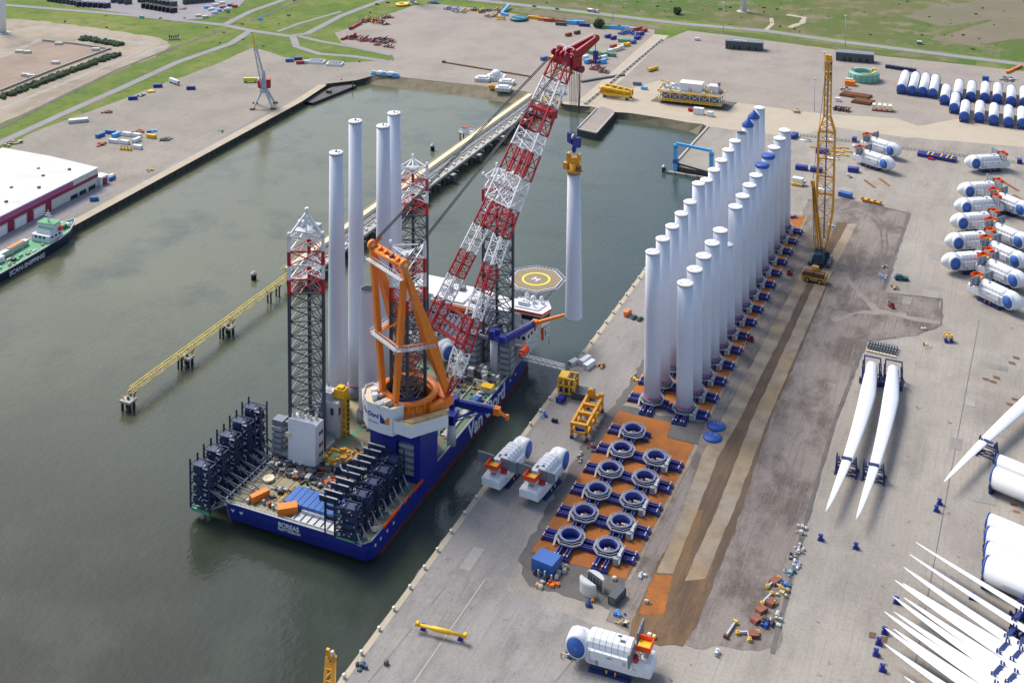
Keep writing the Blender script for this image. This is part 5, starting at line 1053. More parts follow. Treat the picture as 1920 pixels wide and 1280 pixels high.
heap((560, 893), 5, ['rack_navy', 'dark_grey', 'brown', 'black', 'galv'], 'dark gear between the winch house and the blue containers', 36, DZ, 'machinery', 'deck_machinery'); heap((520, 868), 6, ['rack_navy', 'dark_grey', 'offwhite', 'black', 'yellow'], 'white and yellow winch gear beside the port blade racks', 30, DZ, 'machinery', 'deck_machinery'); heap((545, 868), 9, ['rack_navy', 'dark_grey', 'black', 'panel_grey', 'galv'], 'dark tangled winch and piping gear in front of the stern port leg', 60, DZ, 'machinery', 'deck_machinery'); heap((585, 885), 6, ['rack_navy', 'dark_grey', 'brown', 'rust'], 'dark rusty gear on the after deck behind the blue containers', 34, DZ, 'machinery', 'deck_machinery')
heap((635, 908), 5, ['container_red', 'galv', 'orange', 'navy'], 'red and orange gear between the blue containers and the racks', 22, DZ, 'machinery', 'deck_machinery'); heap((655, 925), 5, ['container_red', 'deck_grey', 'timber', 'dark_grey'], 'brown and grey gear under the starboard rack arms', 26, DZ, 'machinery', 'deck_machinery'); heap((700, 800), 5, ['dark_grey', 'rack_navy', 'panel_grey', 'timber'], 'dark gear on deck below the white crane house', 26, DZ, 'machinery', 'deck_machinery'); heap((690, 850), 4.5, ['navy', 'rack_navy', 'yellow'], 'blue gear at the foot of the crane column', 22, DZ, 'machinery', 'deck_machinery')
q = at(658, 886, DZ); mb = MB(); mb.box((0, 0, 1.3), (2.6, 2.6, 2.6), 'red', top=.7); mb.box((0, 0, 2.8), (1.2, 1.2, .6), 'red'); one('fire_box', mb, 'small bright red cabinet on deck left of the starboard racks', 'cabinet', q)
o = thing('sand_bin', 'blue framed open bin of sand behind the blue containers', 'bin', (-41.5, 6.5, DZ)); mb = MB(); [mb.bar(a, b, .6, 'navy', h=1.5) for a, b in (((-7, -4, 1), (6, -4, 1)), ((6, -4, 1), (8, 4, 1)), ((8, 4, 1), (-5, 4, 1)), ((-5, 4, 1), (-7, -4, 1)))]; mb.build('frame', o); mb = MB(); mb.prism([(-7, -4), (6, -4), (8, 4), (-5, 4)], .2, 1, 'timber'); mb.build('sand', o)
# deck cranes
def knuckle(name, label, base, zb, elbow, mid, tip, zt):
    o = thing(name, label, 'crane', base); B0 = Vector(base)
    mb = MB(); mb.lathe([(2.0, 0), (1.8, zb)], 'lilac_grey', 14); mb.build('pedestal', o)
    mb = MB(); mb.box((0, 0, zb+2), (4, 4, 4), 'navy'); e = Vector(elbow)-B0; m = Vector(mid)-B0; t = Vector(tip)-B0; mb.bar((0, 0, zb+2), e, 2.4, 'navy'); mb.box(tuple(e*.5+V(0, 0, zb*.5+3.6)), (2, 2, 3), 'navy'); mb.build('slew_house', o)
    mb = MB(); mb.bar(e, m, 2.6, 'navy', h=2.8, w2=2.0); mb.bar(V(0, 0, zb+1), e.lerp(m, .55)-V(0, 0, 1.5), .9, 'navy', n=8); mb.bar(e.lerp(m, .2)-V(0, 0, 2), e.lerp(m, .8)-V(0, 0, 2), .6, 'bright_blue', n=8); [mb.bar(V(s*1.6, 0, zb+1), e.lerp(m, .75)+V(s*.8, 0, -1.2), .5, 'navy', n=8) for s in (-1, 1)]; mb.box(tuple(e.lerp(m, .05)+V(0, 0, 1)), (3.4, 3.4, 2.4), 'navy'); mb.bar(e+V(0, 0, 1.8), m+V(0, 0, 1.8), .25, 'galv'); [mb.bar(e.lerp(m, t)+V(0, 0, 1.2), e.lerp(m, t)+V(0, 0, 1.8), .2, 'galv') for t in (.1, .3, .5, .7, .9)]; mb.build('main_arm', o)
    mb = MB(); mb.box(tuple(m), (2.6, 2.6, 3), 'orange'); mb.bar(m, t, 1.5, 'orange', w2=.9); mb.box(tuple(t), (1.3, 1.3, 2.2), 'orange'); mb.build('jib', o); return o
knuckle('deck_crane', 'blue knuckle crane with an orange jib reaching to the hanging tower', (-27.5, 115, DZ), 18, tuple(at(940, 640, 25)), tuple(at(1003, 606, 26)), tuple(at(1062, 589, 30)), 0)
k2 = knuckle('deck_crane', 'blue knuckle crane with a drooping orange jib over the starboard rail', (-21.5, 58, DZ), 9.5, tuple(at(848, 752, 17)), tuple(at(932, 770, 16)), tuple(at(951, 782, 12)), 0)
text_mesh('Huisman', 1.8, 'arm_lettering', k2, Matrix.Translation((0, 0, 0)) @ frame_matrix((at(866, 760, 17)+V(.1, -1.45, 0))-Vector((-21.5, 58, DZ)), (1, .05, -.04), (0, -.2, 1)), 'white', .05) if False else None
# ---------------------------------------------------------------- nacelles
def nacelle(label, loc, rz, side, group=None, nose=True):
    """x points to the hub; side is the flank (+1 left, -1 right) of the open blade hole"""
    key = (side, nose)
    if key not in NP:
        t = thing('nacelle', label, 'nacelle', loc, rz, group); t.scale = (1, 1.04, 1.09)
        mb = MB(); mb.prism([(-10.2, -4), (6.5, -4), (7.8, -3), (7.8, 3), (6.5, 4), (-10.2, 4)], 2.2, 6.6, 'white')
        for s in (-1, 1):
            mb.box((-1.6, s*3.9, 5.5), (14, 1.5, 2.6), 'white'); mb.box((5, s*3.6, 4.6), (2.6, 1.6, 3.6), 'lilac_grey')
            for k in range(5): mb.box((-7.2+k*2.8, s*4.3, 6.82), (.12, .7, .06), 'panel_grey')
            for k in range(6): mb.box((-7.4+k*2.6, s*4.66, 5.5), (.09, .06, 2.5), 'seam_grey')
            for k in range(7): mb.box((-9.4+k*2.6, s*4.01, 3.2), (.09, .06, 1.9), 'seam_grey')
            mb.box((-2, s*4.02, 4.15), (15.6, .08, .14), 'grey'); mb.box((-6, s*4.68, 5.4), (1.1, .06, 1.3), 'lilac_grey'); mb.box((3.4, s*4.03, 3.1), (.9, .06, 1.5), 'grey'); mb.box((-1, s*4.68, 5.9), (1.6, .06, .5), 'grey')
        mb.build('housing', t)
        mb = MB(); sec_ = [(-3.3, 6.6), (-3.2, 8.4), (-2.3, 9.3), (0, 9.7), (2.3, 9.3), (3.2, 8.4), (3.3, 6.6)]
        mb.loft([[(x, y*k, 6.6+(z-6.6)*k) for y, z in sec_] for x, k in ((-7.6, .95), (-7.5, 1), (6.0, 1), (7.0, .9))], 'white', smooth=False)
        for k in range(6):
            x = -5.6+k*2.1; mb.loft([[(x+e, y*1.012, 6.6+(z-6.6)*1.012) for y, z in sec_] for e in (-.06, .06)], 'panel_grey', smooth=False)
        mb.box((-4.5, .9, 9.62), (1.6, .9, .16), 'dark_grey'); mb.box((-3, -.8, 9.62), (1.2, .9, .16), 'dark_grey'); mb.build('hood', t)
        mb = MB(); mb.loft([[(x, y, z) for y, z in ((-w, z0), (w, z0), (w, z1), (w*.8, z2), (-w*.8, z2), (-w, z1))] for x, w, z0, z1, z2 in ((-10.2, 4.05, 2.4, 5.6, 6.6), (-14.2, 4.0, 2.6, 5.4, 6.4), (-14.8, 3.6, 3, 5, 5.8))], 'white', smooth=False); mb.box((-10.25, 0, 6.5), (.3, 8.1, .3), 'grey'); [mb.box((-12.3, s*4.04, 4), (.1, .06, 2.6), 'seam_grey') for s in (-1, 1)]; [mb.box((-14.5, y, 4.2), (.1, .1, 2.2), 'seam_grey') for y in (-2, 2)]; mb.box((-12, 0, 6.62), (1.6, 2, .1), 'grey'); mb.build('rear_section', t)
        hb = MB(); hb.lathe([(3.3, 7.2), (4.2, 8.2), (4.3, 10.5), (3.9, 12.6), (3.0, 14.6), (1.7, 16.2), (.05, 17.0)] if nose else [(2.8, 6.6), (3.1, 8.0), (3.3, 9.0), (3.3, 12.0), (2.8, 13.4), (.05, 13.9)], 'white', 28, (0, 0, 5.8), 'x'); hb.lathe([(3.9, 0), (3.8, side*3.2), (3.55, side*4.0), (3.2, side*4.1)], 'white', 28, (10.6, 0, 5.8), 'y')
        H = hb.build('hub', t)
        c = MB(); c.lathe([(3.1, side*3.9), (3.1, side*4.14), (.05, side*4.4)], 'disc_blue', 28, (10.6, 0, 5.8), 'y'); c.bar((10.2, side*4.36, 5.4), (11, side*4.38, 6.2), .18, 'sky_blue'); o = c.build('blade_hole_cover', t); o.parent = H
        for s in (-1, 1):
            mb = MB(); y0 = s*1.2
            for k in range(2):
                yc = y0+s*(2.0+k*3.7); mb.box((-8.7, yc, 9.5), (.6, 3.4, 4.0), 'panel_grey'); mb.bar((-8.4, yc-1.5, 7.7), (-8.4, yc-1.5, 11.2), .3, 'galv'); mb.bar((-8.4, yc+1.5, 7.7), (-8.4, yc+1.5, 11.2), .3, 'galv')
                for i in range(3): mb.bar((-8.4, yc-1.4, 8.2+i*1.3), (-8.4, yc+1.4, 8.2+i*1.3), .12, 'galv')
            mb.bar((-8.7, s*3.4, 6), (-8.7, s*2.4, 8), .4, 'panel_grey'); mb.build('cooler_panel', t)
            mb = MB(); mb.box((-9.6, s*3.5, 7.4), (1.2, 2.4, 1.3), 'red'); mb.build('bracket', t)
        mb = MB(); mb.b2(-14, -9.4, -2.3, 2.3, 9.2, 9.45, 'yellow'); mb.b2(-14.1, -13.8, -2.5, 2.5, 9.2, 10.8, 'red_orange')
        for s in (-1, 1): mb.b2(-14, -9.2, s*2.5-.15, s*2.5+.15, 9.2, 10.8, 'red_orange'); mb.bar((-9.6, s*2, 6.6), (-12.5, s*2, 9.2), .3, 'galv'); mb.bar((-11, s*2, 6.5), (-10, s*2, 9.2), .3, 'galv')
        mb.build('hoist_platform', t)
        mb = MB()
        for s in (-1, 1): mb.box((-1, s*3.3, 1.15), (13, 1.1, 2.2), 'rack_navy'); mb.box((-1, s*3.9, .35), (14, 1.4, .7), 'rack_blue'); [mb.bar((x, s*4.2, .5), (x+2.4, s*3.6, 2.1), .3, 'rack_blue') for x in (-7, -3, 1)]
        for x in (-6, -1, 4): mb.box((x, 0, .9), (1, 5, 1.4), 'rack_navy')
        for x in (-3, 0): mb.lathe([(.3, 0), (.35, .7), (.1, 1)], 'crane_yellow', 8, (x, 4.3, .9)); mb.lathe([(.3, 0), (.35, .7), (.1, 1)], 'crane_yellow', 8, (x, -4.3, .9))
        mb.build('transport_frame', t); NP[key] = t; return t
    src = NP[key]; r = dup(src, loc, rz, label)
    if 'group' in r: del r['group']
    if group: r['group'] = group
    return r
NP = {}
def nac_at(hubpx, ang, label, side, group=None, zh=6.2, nose=True):
    """place by the middle of the hub seen at hubpx; ang is the world direction of the nose"""
    h = at(*hubpx, zh); a = R(ang); nacelle(label, (h.x-10.8*math.cos(a), h.y-10.8*math.sin(a), .12), a, side, group, nose)
nac_at((1086, 1198), 182, 'big white nacelle in the foreground with its blue hub disc at its left end', 1, nose=False)
for p, l in (((975, 838), 'left of the two white nacelles seen from behind on the quay by the ship'), ((1044, 858), 'right of the two white nacelles seen from behind on the quay by the ship')): nac_at(p, 85, l, -1, 'nacelles on the quay beside the ship', nose=False)
LN = ((1824, 304), (1812, 356), (1806, 386), (1799, 415), (1790, 452), (1784, 490)); LNL = ('single white nacelle standing apart behind the two rows at the right', 'farthest white nacelle of the left nose row at the right', 'second farthest white nacelle of the left nose row at the right', 'middle white nacelle of the left nose row at the right', 'second nearest white nacelle of the left nose row at the right', 'nearest white nacelle of the left nose row at the right')
for p, l in zip(LN, LNL): nac_at(p, 213, l, 1, 'nacelles with noses to the left')
for p, l in zip(((1921, 392), (1918, 452), (1912, 488), (1909, 524), (1899, 564)), ('farthest', 'second farthest', 'middle', 'second nearest', 'nearest')): nac_at(p, -36, '%s white nacelle of the right nose row at the right edge' % l, -1, 'nacelles with noses to the right')
nac_at((1676, 281), -29, 'rear of the two white nacelles right of the crawler crane', -1, 'pair of nacelles behind the crawler crane'); nac_at((1664, 306), -29, 'front of the two white nacelles right of the crawler crane', -1, 'pair of nacelles behind the crawler crane')
h = at(833, 656, DZ+6.2); nacelle('white nacelle on the ship deck with a blue hub disc, below the white house', (h.x-10.8*math.cos(R(236)), h.y-10.8*math.sin(R(236)), DZ+.05), R(236), 1)
# ---------------------------------------------------------------- tower foundations and the standing towers
TP = {}
def template(label, x, y, left, front, group):
    key = (left, front)
    if key in TP:
        r = dup(TP[key], (x, y, .17), 0, label, group); return r
    t = thing('tower_foundation', label, 'tower foundation', (x, y, .17), 0, group)
    mb = MB(); mb.lathe([(3.35, .2), (4.3, .4), (4.15, 2.9), (4.5, 3.0), (4.5, 3.3), (3.6, 3.3), (3.35, 3.2), (3.35, .25)], 'template_blue', 32, cap0=False, cap1=False, ms=['template_blue', 'template_blue', 'template_blue', 'template_blue', 'ring_steel', 'template_blue', 'template_blue'])
    for k in range(32): a = 2*math.pi*k/32; mb.lathe([(.17, 3.3), (.15, 3.65)], 'galv', 5, (4.15*math.cos(a), 4.15*math.sin(a), 0))
    RG = mb.build('flange_ring', t)
    mb = MB(); mb.lathe([(3.3, .05), (3.3, .3), (.2, .35)], 'brown' if not (left and front) else 'cover_blue', 20)
    random.seed(int(x+y)); [mb.box((random.uniform(-2.1, 2.1), random.uniform(-2.3, 1.6), .9), (random.uniform(.4, 1.4), random.uniform(.4, 1.4), random.uniform(.4, 1.4)), random.choice(['galv', 'offwhite', 'grey', 'panel_grey', 'container_red', 'brown', 'dark_grey', 'cream'])) for k in range(18 if (left, front) != (True, True) else 0)]
    f = mb.build('pit_gear', t)
    mb = MB(); o1 = rbox(-5.05, 5.05, -5.05, 5.05, 2.7, 1)
    for a, b in zip(o1, o1[1:]+o1[:1]): mb.bar((*a, 2.2), (*b, 2.2), .65, 'grey', h=.2); mb.bar((*a, 1.9), (*b, 1.9), .3, 'grey', h=.6); mb.bar((*a, 3.2), (*b, 3.2), .12, 'galv'); mb.bar((*a, 2.2), (*a, 3.2), .12, 'galv')
    if not left: mb.box((5.6, -1.6, 3.0), (1.6, 5.2, .3), 'galv'); mb.bar((5.4, -5, .2), (5.6, -2, 3), 1.2, 'galv', h=.3); mb.box((6.3, -1.6, 3.8), (.2, 5, 1.2), 'galv'); mb.box((4.6, -5.4, 1.6), (1.8, 1.2, 2.6), 'grey')
    else: mb.bar((-5.2, -4.4, .2), (-5, -2, 3), .8, 'offwhite', h=.3)
    mb.build('walkway', t)
    for ax_ in range(4):
        for s in (-1.75, 1.75):
            long_ = 10.6 if (ax_ == 2 and left) or (ax_ == 0 and not left) or (ax_ == 3 and front) else 7.35
            c, sn = (1, 0, -1, 0)[ax_], (0, 1, 0, -1)[ax_]
            mb = MB(); W2 = .55
            for e in (-W2, W2): mb.bar((c*4-sn*(s+e), sn*4+c*(s+e), 1.1), (c*long_-sn*(s+e), sn*long_+c*(s+e), .9), .5, 'template_blue', h=1.3)
            mb.bar((c*4-sn*s, sn*4+c*s, .6), (c*long_-sn*s, sn*long_+c*s, .5), 1.7, 'template_blue', h=.3)
            L = mb.build('leg', t)
            if long_ > 8: f = MB(); f.bar((c*long_-sn*(s-1.3), sn*long_+c*(s-1.3), .5), (c*long_-sn*(s+1.3), sn*long_+c*(s+1.3), .5), .8, 'template_blue', h=.9); [f.lathe([(.28, .8), (.28, 1.5)], 'offwhite', 6, (c*(long_-.4)-sn*(s+e), sn*(long_-.4)+c*(s+e), .6)) for e in (-.6, .6)]; o = f.build('foot', t); o.parent = L
    TP[key] = t; return t
for k in range(6): template('%s empty blue tower foundation ring in the left column of the rust coloured pad' % ORD[k], 45, 25+k*15.25, True, k == 0, 'empty tower foundations')
for k in range(5): template('%s empty blue tower foundation ring in the right column of the rust coloured pad' % ORD[k], 60, 25+k*15.25, False, k == 0, 'empty tower foundations')
LT = (468.7, 444, 420.5, 397, 375, 340.5, 334, 315, 297, 278, 261, 245.5, 229, 214, 199); RT = (527, 501, 476, 451.7, 428, 455, 383.7, 363.7, 343.7, 325, 306, 288.7, 273, 256, 241)
for k in range(15):
    y = 129+k*15.5; tl = ORD[k]
    template('blue foundation under the %s tower of the left row' % tl, 45+k*.09, y, True, k == 0, 'foundations under the standing towers'); template('blue foundation under the %s tower of the right row' % tl, 60.6+k*.11, y-1.5, False, k == 0, 'foundations under the standing towers')
    h = height_at(45, y, LT[k])-4.5; lid = 'open' if k == 11 else 'cone' if k in (12, 13) else 'lid'
    tower('standing_tower', '%s tower of the taller left row on the quay%s' % (tl, {'open': ', with an open top', 'cone': ', under a blue cone cover'}.get(lid, ', with a white lid')), (45+k*.09, y, 3.5), 3.75, 3.2, h, lid, 'left row of standing towers')
    h = height_at(60.6, y-1.5, RT[k])-4.5; lid = 'bag' if k in (10, 11) else 'lid'
    tower('standing_tower', ('%s tower of the shorter right row on the quay%s' % (tl, ', under a blue bag cover' if lid == 'bag' else ', with a white lid')) if k != 5 else 'low narrow tower half hidden in the right row on the quay', (60.6+k*.11, y-1.5, 3.5), 3.75, 3.55 if k != 5 else 2.4, h, lid, 'right row of standing towers')
# ---------------------------------------------------------------- blades
def blade_mesh(L, bow=4., r0=2.6, cmax=6.6):
    mb = MB(); rings = []
    for i in range(25):
        t = i/24; y = t*L; e = min(1, t/.2)
        chord = (2*r0+(cmax-2*r0)*(3*e*e-2*e**3)) if t < .2 else cmax*(1-(t-.2)/.8)**.62*.93+.07*cmax*(1-t)+.3
        th = 2*r0*(1-e)+e*chord*(.36-.2*t); tw = R(14)*(1-t)**2*e
        ring = []; cx = bow*4*t*(1-t)*.9
        for k in range(16):
            a = 2*math.pi*k/16; x = chord/2*math.cos(a)+math.copysign(chord*.10*e, bow); z = th/2*math.sin(a)*(1-.45*e*max(0, math.cos(a)))
            ring.append((cx+x*math.cos(tw)-z*math.sin(tw), y, x*math.sin(tw)+z*math.cos(tw)))
        rings.append(ring)
    mb.loft(rings, 'white'); return mb
def tip_stand(mb, y, x, z, w=5.5):
    for yy in (-1.4, 1.4):
        mb.bar((x-w/2, y+yy, 0), (x+w/2, y+yy, 0), .45, 'rack_blue'); mb.bar((x-w/2, y+yy, 0), (x-w/2+.5, y+yy*.3, z+2), .45, 'rack_blue'); mb.bar((x+w/2, y+yy, 0), (x+w/2-.5, y+yy*.3, z+2), .45, 'rack_blue')
        mb.bar((x-w/2, y+yy, z*.5), (x+w/2, y+yy, z*.5), .35, 'rack_blue'); mb.bar((x-w/2, y+yy, 0), (x+w/2, y+yy, z*.5), .3, 'rack_blue')
    mb.bar((x-w/2, y, z-.9), (x+w/2, y, z-.9), .5, 'rack_blue'); mb.box((x, y, z+.9), (w*.5, 1.4, .4), 'rack_blue')
    for s in (-1, 1): mb.box((x+s*(w/2-1.2), y, z), (.5, 1.5, 1.8), 'rack_blue'); mb.bar((x+s*w/2, y-3, .3), (x+s*w/2, y+3, .3), .6, 'rack_blue'); mb.box((x+s*w/2, y-3, .5), (1, .8, 1.2), 'rack_blue')
for q0, q1, l in (((1635, 686), (1548, 962), 'left of the two long white blades lying side by side on the concrete'), ((1675, 693), (1605, 977), 'right of the two long white blades lying side by side on the concrete')):
    a, b = at(*q0, 6), at(*q1, 5); d = b-a; L = d.length; rz = math.atan2(d.y, d.x)-math.pi/2
    t = thing('turbine_blade', l, 'wind turbine blade', (a.x, a.y, .1), rz); o = blade_mesh(L, -1.9, 2.7, 6.8).build('blade', t); o.location = (0, 0, 5.6)
    st = thing('blade_root_stand', 'blue root stand holding the thick end of the %s long blade' % l.split()[0], 'blade stand', (a.x, a.y, .1), rz); mb = MB()
    for x in (-4, 4):
        for y in (-2.6, 3.4): mb.bar((x, y, 0), (x*.92, y*.7, 9.2), .55, 'rack_blue')
        mb.bar((x, -4, .4), (x, 5, .4), .8, 'rack_blue'); mb.bar((x, -2.6, 5), (x, 3.4, 2), .4, 'rack_blue'); mb.bar((x, -2.6, 2), (x, 3.4, 6), .4, 'rack_blue'); mb.box((x, 6, 1.2), (1.6, 1.6, 2.4), 'rack_blue')
    for z in (1, 9): mb.bar((-4, -2.6, z), (4, -2.6, z), .5, 'rack_blue')
    mb.bar((-4, 3.4, 1), (4, 3.4, 1), .5, 'rack_blue'); mb.box((0, -1, 1.6), (5, 2, 1.4), 'rack_blue'); mb.build('frame', st)
    st = thing('blade_tip_stand', 'blue trestle under the outer part of the %s long blade' % l.split()[0], 'blade stand', (a.x, a.y, .1), rz); mb = MB(); tip_stand(mb, L*.68, -1.6, 5.4, 8.5); mb.build('frame', st)
def far_blade(tip, inner, zt, zi, L, label, group, bow=-3, cm=5.6):
    a, b = at(*tip, zt), at(*inner, zi); d = (b-a).normalized(); root = a+d*L
    t = thing('turbine_blade', label, 'wind turbine blade', (root.x, root.y, .1), math.atan2(-d.y, -d.x)-math.pi/2, group)
    o = blade_mesh(L, bow, 2.4, cm).build('blade', t); o.location = (0, 0, (zt+zi)/2+.2); return a, d
far_blade((1770, 905), (1920, 770), 5.5, 5.5, 112, 'white blade crossing the right edge above the lying cylinders', None, 1.5, 6.4)
st = thing('blade_tip_stand', 'blue trestle under the blade that crosses the right edge', 'blade stand', (*at(1853, 842, 3)[:2], .1), math.atan2(68, 28)-math.pi/2); mb = MB(); tip_stand(mb, 0, 0, 5.4, 8); mb.build('frame', st)
BT_ = (((1717, 1017), (1890, 1118)), ((1706, 1040), (1880, 1147)), ((1695, 1064), (1874, 1180)), ((1678, 1088), (1866, 1207)), ((1693, 1094), (1880, 1205)), ((1675, 1119), (1862, 1245)), ((1695, 1121), (1880, 1238)), ((1658, 1147), (1850, 1272)), ((1677, 1148), (1870, 1268)), ((1660, 1178), (1830, 1290)), ((1676, 1180), (1850, 1294)), ((1660, 1209), (1800, 1300)), ((1696, 1269), (1760, 1310)))
BLB = ('topmost blade in the lower right fan of blades',)+tuple('%s blade from the top in the lower right fan of blades' % s for s in ('second', 'third', 'fourth', 'fifth', 'sixth', 'seventh', 'eighth', 'ninth', 'tenth', 'eleventh', 'twelfth', 'thirteenth'))
for k, ((p, q), l) in enumerate(zip(BT_, BLB)): far_blade(p, q, 5.2, 5.2, 112, l, 'fan of blades at the lower right', -1.6, 4.6 if k < 2 else 7.2)
for k, p in enumerate(((1912, 1118), (1900, 1152), (1886, 1184), (1872, 1212), (1862, 1254), (1850, 1290))):
    q = at(*p, 5); st = thing('blade_rack_stand', '%s blue stand from the top under the lower right fan of blades' % ('first', 'second', 'third', 'fourth', 'fifth', 'sixth')[k], 'blade stand', (q.x+1.5, q.y-1, .1), math.atan2(-26, 60)-math.pi/2, 'blue stands under the fan of blades'); mb = MB(); tip_stand(mb, 0, 0, 5.0, 7.5); tip_stand(mb, 4.5, 0, 5.0, 7.5); mb.build('frame', st)
# ---------------------------------------------------------------- tower sections lying down
def lying(label, p, ang, L, r, group, name='tower_section', both=True):
    """p: middle of the near end at its true height r+1"""
    t = thing(name, label, 'tower section', (p.x, p.y, .12), ang, group)
    mb = MB(); mb.lathe([(r, 0), (r*.98, L)], 'white', 32, (0, 0, r+1), 'x'); mb.build('shell', t)
    for k, x in enumerate((0, L)):
        mb = MB(); s = -1 if k == 0 else 1; mb.lathe([(r*1.03, x+.5*s*-1), (r*1.03, x+.15*s), (r*.3, x+.4*s)], 'cover_blue', 24, (0, 0, r+1), 'x'); mb.build('end_cover', t)
        mb = MB(); mb.box((x, 0, .7), (1.2, r*1.7, 1.4), 'rack_blue'); [mb.bar((x, s2*r*.8, 0), (x, s2*r, r*.9), .7, 'rack_blue') for s2 in (-1, 1)]; [mb.box((x, s2*r*1.02, r+.6), (.5, .3, .8), 'yellow') for s2 in (-1, 1)]; mb.build('saddle', t)
    return t
FC = ((1690, 167), (1710, 170), (1730, 172), (1749, 175), (1771, 187), (1789, 203), (1808, 219), (1836, 220), (1863, 225), (1891, 229), (1917, 232))
BC = {4: (1777, 160), 5: (1795, 182), 6: (1820, 182), 7: (1846, 184), 8: (1870, 186), 9: (1896, 191), 10: (1921, 193)}
CW = ('first', 'second', 'third', 'fourth', 'fifth', 'sixth', 'seventh', 'eighth', 'ninth', 'tenth', 'eleventh')
for k, p in enumerate(FC):
    a = at(*p, 4.6); lying('lying white tower section, %s from the left in the top right front row' % CW[k], a, R(91.5), 46 if k < 4 else 34, 3.7, 'front row of lying tower sections')
for k, p in BC.items():
    if k == 4: continue
    a = at(*p, 4.6); lying('lying white tower section in the rear row, behind the %s one of the front row' % CW[k], a+V(0, 1.5, 0), R(91.5), 36 if k > 5 else 40, 3.7, 'rear row of lying tower sections')
for p, l in (((1871, 862), 'slimmer of the two white cylinders lying under the blade at the right edge'), ((1863, 895), 'thicker of the two white cylinders lying under the blade at the right edge')): lying(l, at(*p, 5.2), R(-19), 60, 4.3 if 'thicker' in l else 3.2, 'two lying cylinders')
for k, p in enumerate(((1853, 978), (1851, 1004), (1850, 1032), (1849, 1068))): lying('%s of the four white cylinders lying side by side at the right edge' % ('farthest', 'second', 'third', 'nearest')[k], at(*p, 5.0), R(-17), 60, 4.4 if k == 3 else 3.6, 'four lying cylinders')
# ---------------------------------------------------------------- crawler crane and yard machines
q = at(1538, 492); cc = thing('crawler_crane', 'tall yellow lattice boom crawler crane with a blue body on the timber track', 'crane', (q.x, q.y, .2), R(2))
for s in (-1, 1):
    mb = MB(); mb.loft([[(s*5.2+a*1.0, y, z) for a, z in ((-1, z0), (1, z0), (1, z1), (-1, z1))] for y, z0, z1 in ((-6.5, .8, 1.6), (-5.5, .1, 2.3), (5.5, .1, 2.3), (6.5, .8, 1.6))], 'dark_grey', smooth=False)
    for k in range(11): mb.box((s*5.2, -5+k, 2.36), (2.1, .35, .12), 'grey')
    mb.build('crawler_track', cc)
mb = MB(); mb.box((0, 0, 2), (9, 4, 1.6), 'crane_body'); mb.box((0, -2.5, 4.2), (5.6, 12, 3), 'crane_body'); mb.box((0, -5, 6.4), (5, 6, 2), 'crane_body'); mb.box((-1.5, 2, 6.6), (1.5, 6, 2), 'panel_grey'); mb.box((1.5, 0, 6.6), (1.5, 6, 2), 'rack_navy')
for x in (-2.2, 0, 2.2): mb.lathe([(1.2, -.8), (1.2, .8)], 'dark_grey', 12, (x, -1.5, 7.6), 'x')
[mb.box((random.uniform(-2.6, 2.6), random.uniform(-8, 3), random.uniform(5, 7.4)), (random.uniform(.6, 1.6), random.uniform(.6, 2), random.uniform(.5, 1.6)), random.choice(['crane_body', 'dark_grey', 'rack_navy', 'panel_grey'])) for k in range(22)]; [mb.bar((x, -8, 5), (x, 4, 9.5), .25, 'panel_grey') for x in (-2.4, 2.4)]; mb.build('body', cc); mb = MB(); mb.box((4, 2.6, 4.4), (2, 3, 2.8), 'crane_body'); mb.box((4, 4.12, 4.8), (1.8, .1, 1.8), 'glass'); mb.build('cab', cc)
top = height_at(q.x, q.y+24, 112)
f0 = V(1.5, 3, 4.5); t0 = V(.5, 24, top)
def bq(t, hw, hd): c = f0.lerp(t0, t); return [c+V(-hw, -hd, 0), c+V(hw, -hd, 0), c+V(hw, hd, 0), c+V(-hw, hd, 0)]
mb = MB(); yl = lambda t: 'crane_yellow'
mb.lattice(bq(0, 1.0, .8), bq(.22, 4.6, 2.0), 4, .75, .3, yl); mb.lattice(bq(.22, 4.6, 2), bq(.62, 4.6, 2), 5, .8, .28, yl, x=True); mb.lattice(bq(.62, 4.6, 2), bq(.70, 1.9, 1.2), 2, .75, .35, yl); mb.lattice(bq(.70, 1.9, 1.2), bq(1, 1.7, 1.0), 11, .6, .24, yl)
for t in (.3, .39, .48, .57, .62): c = f0.lerp(t0, t); mb.box(tuple(c), (9, .8, .7), 'crane_yellow')
mb.build('boom', cc)
mb = MB(); mb.bar(f0+V(-2.6, -2, 2), V(-4.6, -2, 46), 1.0, 'crane_yellow', w2=1.3); mb.bar(f0+V(-.4, -2, 2), V(-3.6, -2, 46), .7, 'crane_yellow'); mb.bar((-3, -4, 8), (-4.6, -2, 46), .5, 'crane_yellow'); mb.box((-4.4, -2, 46.4), (2.2, 1.6, 2.4), 'crane_yellow')
for k in range(9): z = 10+k*4; mb.bar((-3.0-k*.18, -2, z), (-1-k*.3, -2, z+2), .35, 'crane_yellow')
mb.build('mast', cc)
mb = MB(); e = f0.lerp(t0, .98)
for k in range(4): mb.box(tuple(f0.lerp(t0, .9+.028*k)+V(.6*(-1)**k, -1.4, 0)), (2.6, 2.4, 2.2), 'crane_yellow'); mb.lathe([(1, -.4), (1, .4)], 'dark_grey', 10, tuple(f0.lerp(t0, .9+.028*k)+V(1.5, -1.6, 0)), 'x')
mb.box(tuple(t0+V(0, 0, 1)), (3.4, 2.6, 3), 'crane_yellow'); mb.bar(t0+V(-2.6, 0, -8), t0+V(-2.6, 0, 4), .3, 'offwhite'); mb.box(tuple(t0+V(-2.6, 0, 4)), (2.4, 1, .4), 'offwhite'); mb.build('boom_head', cc)
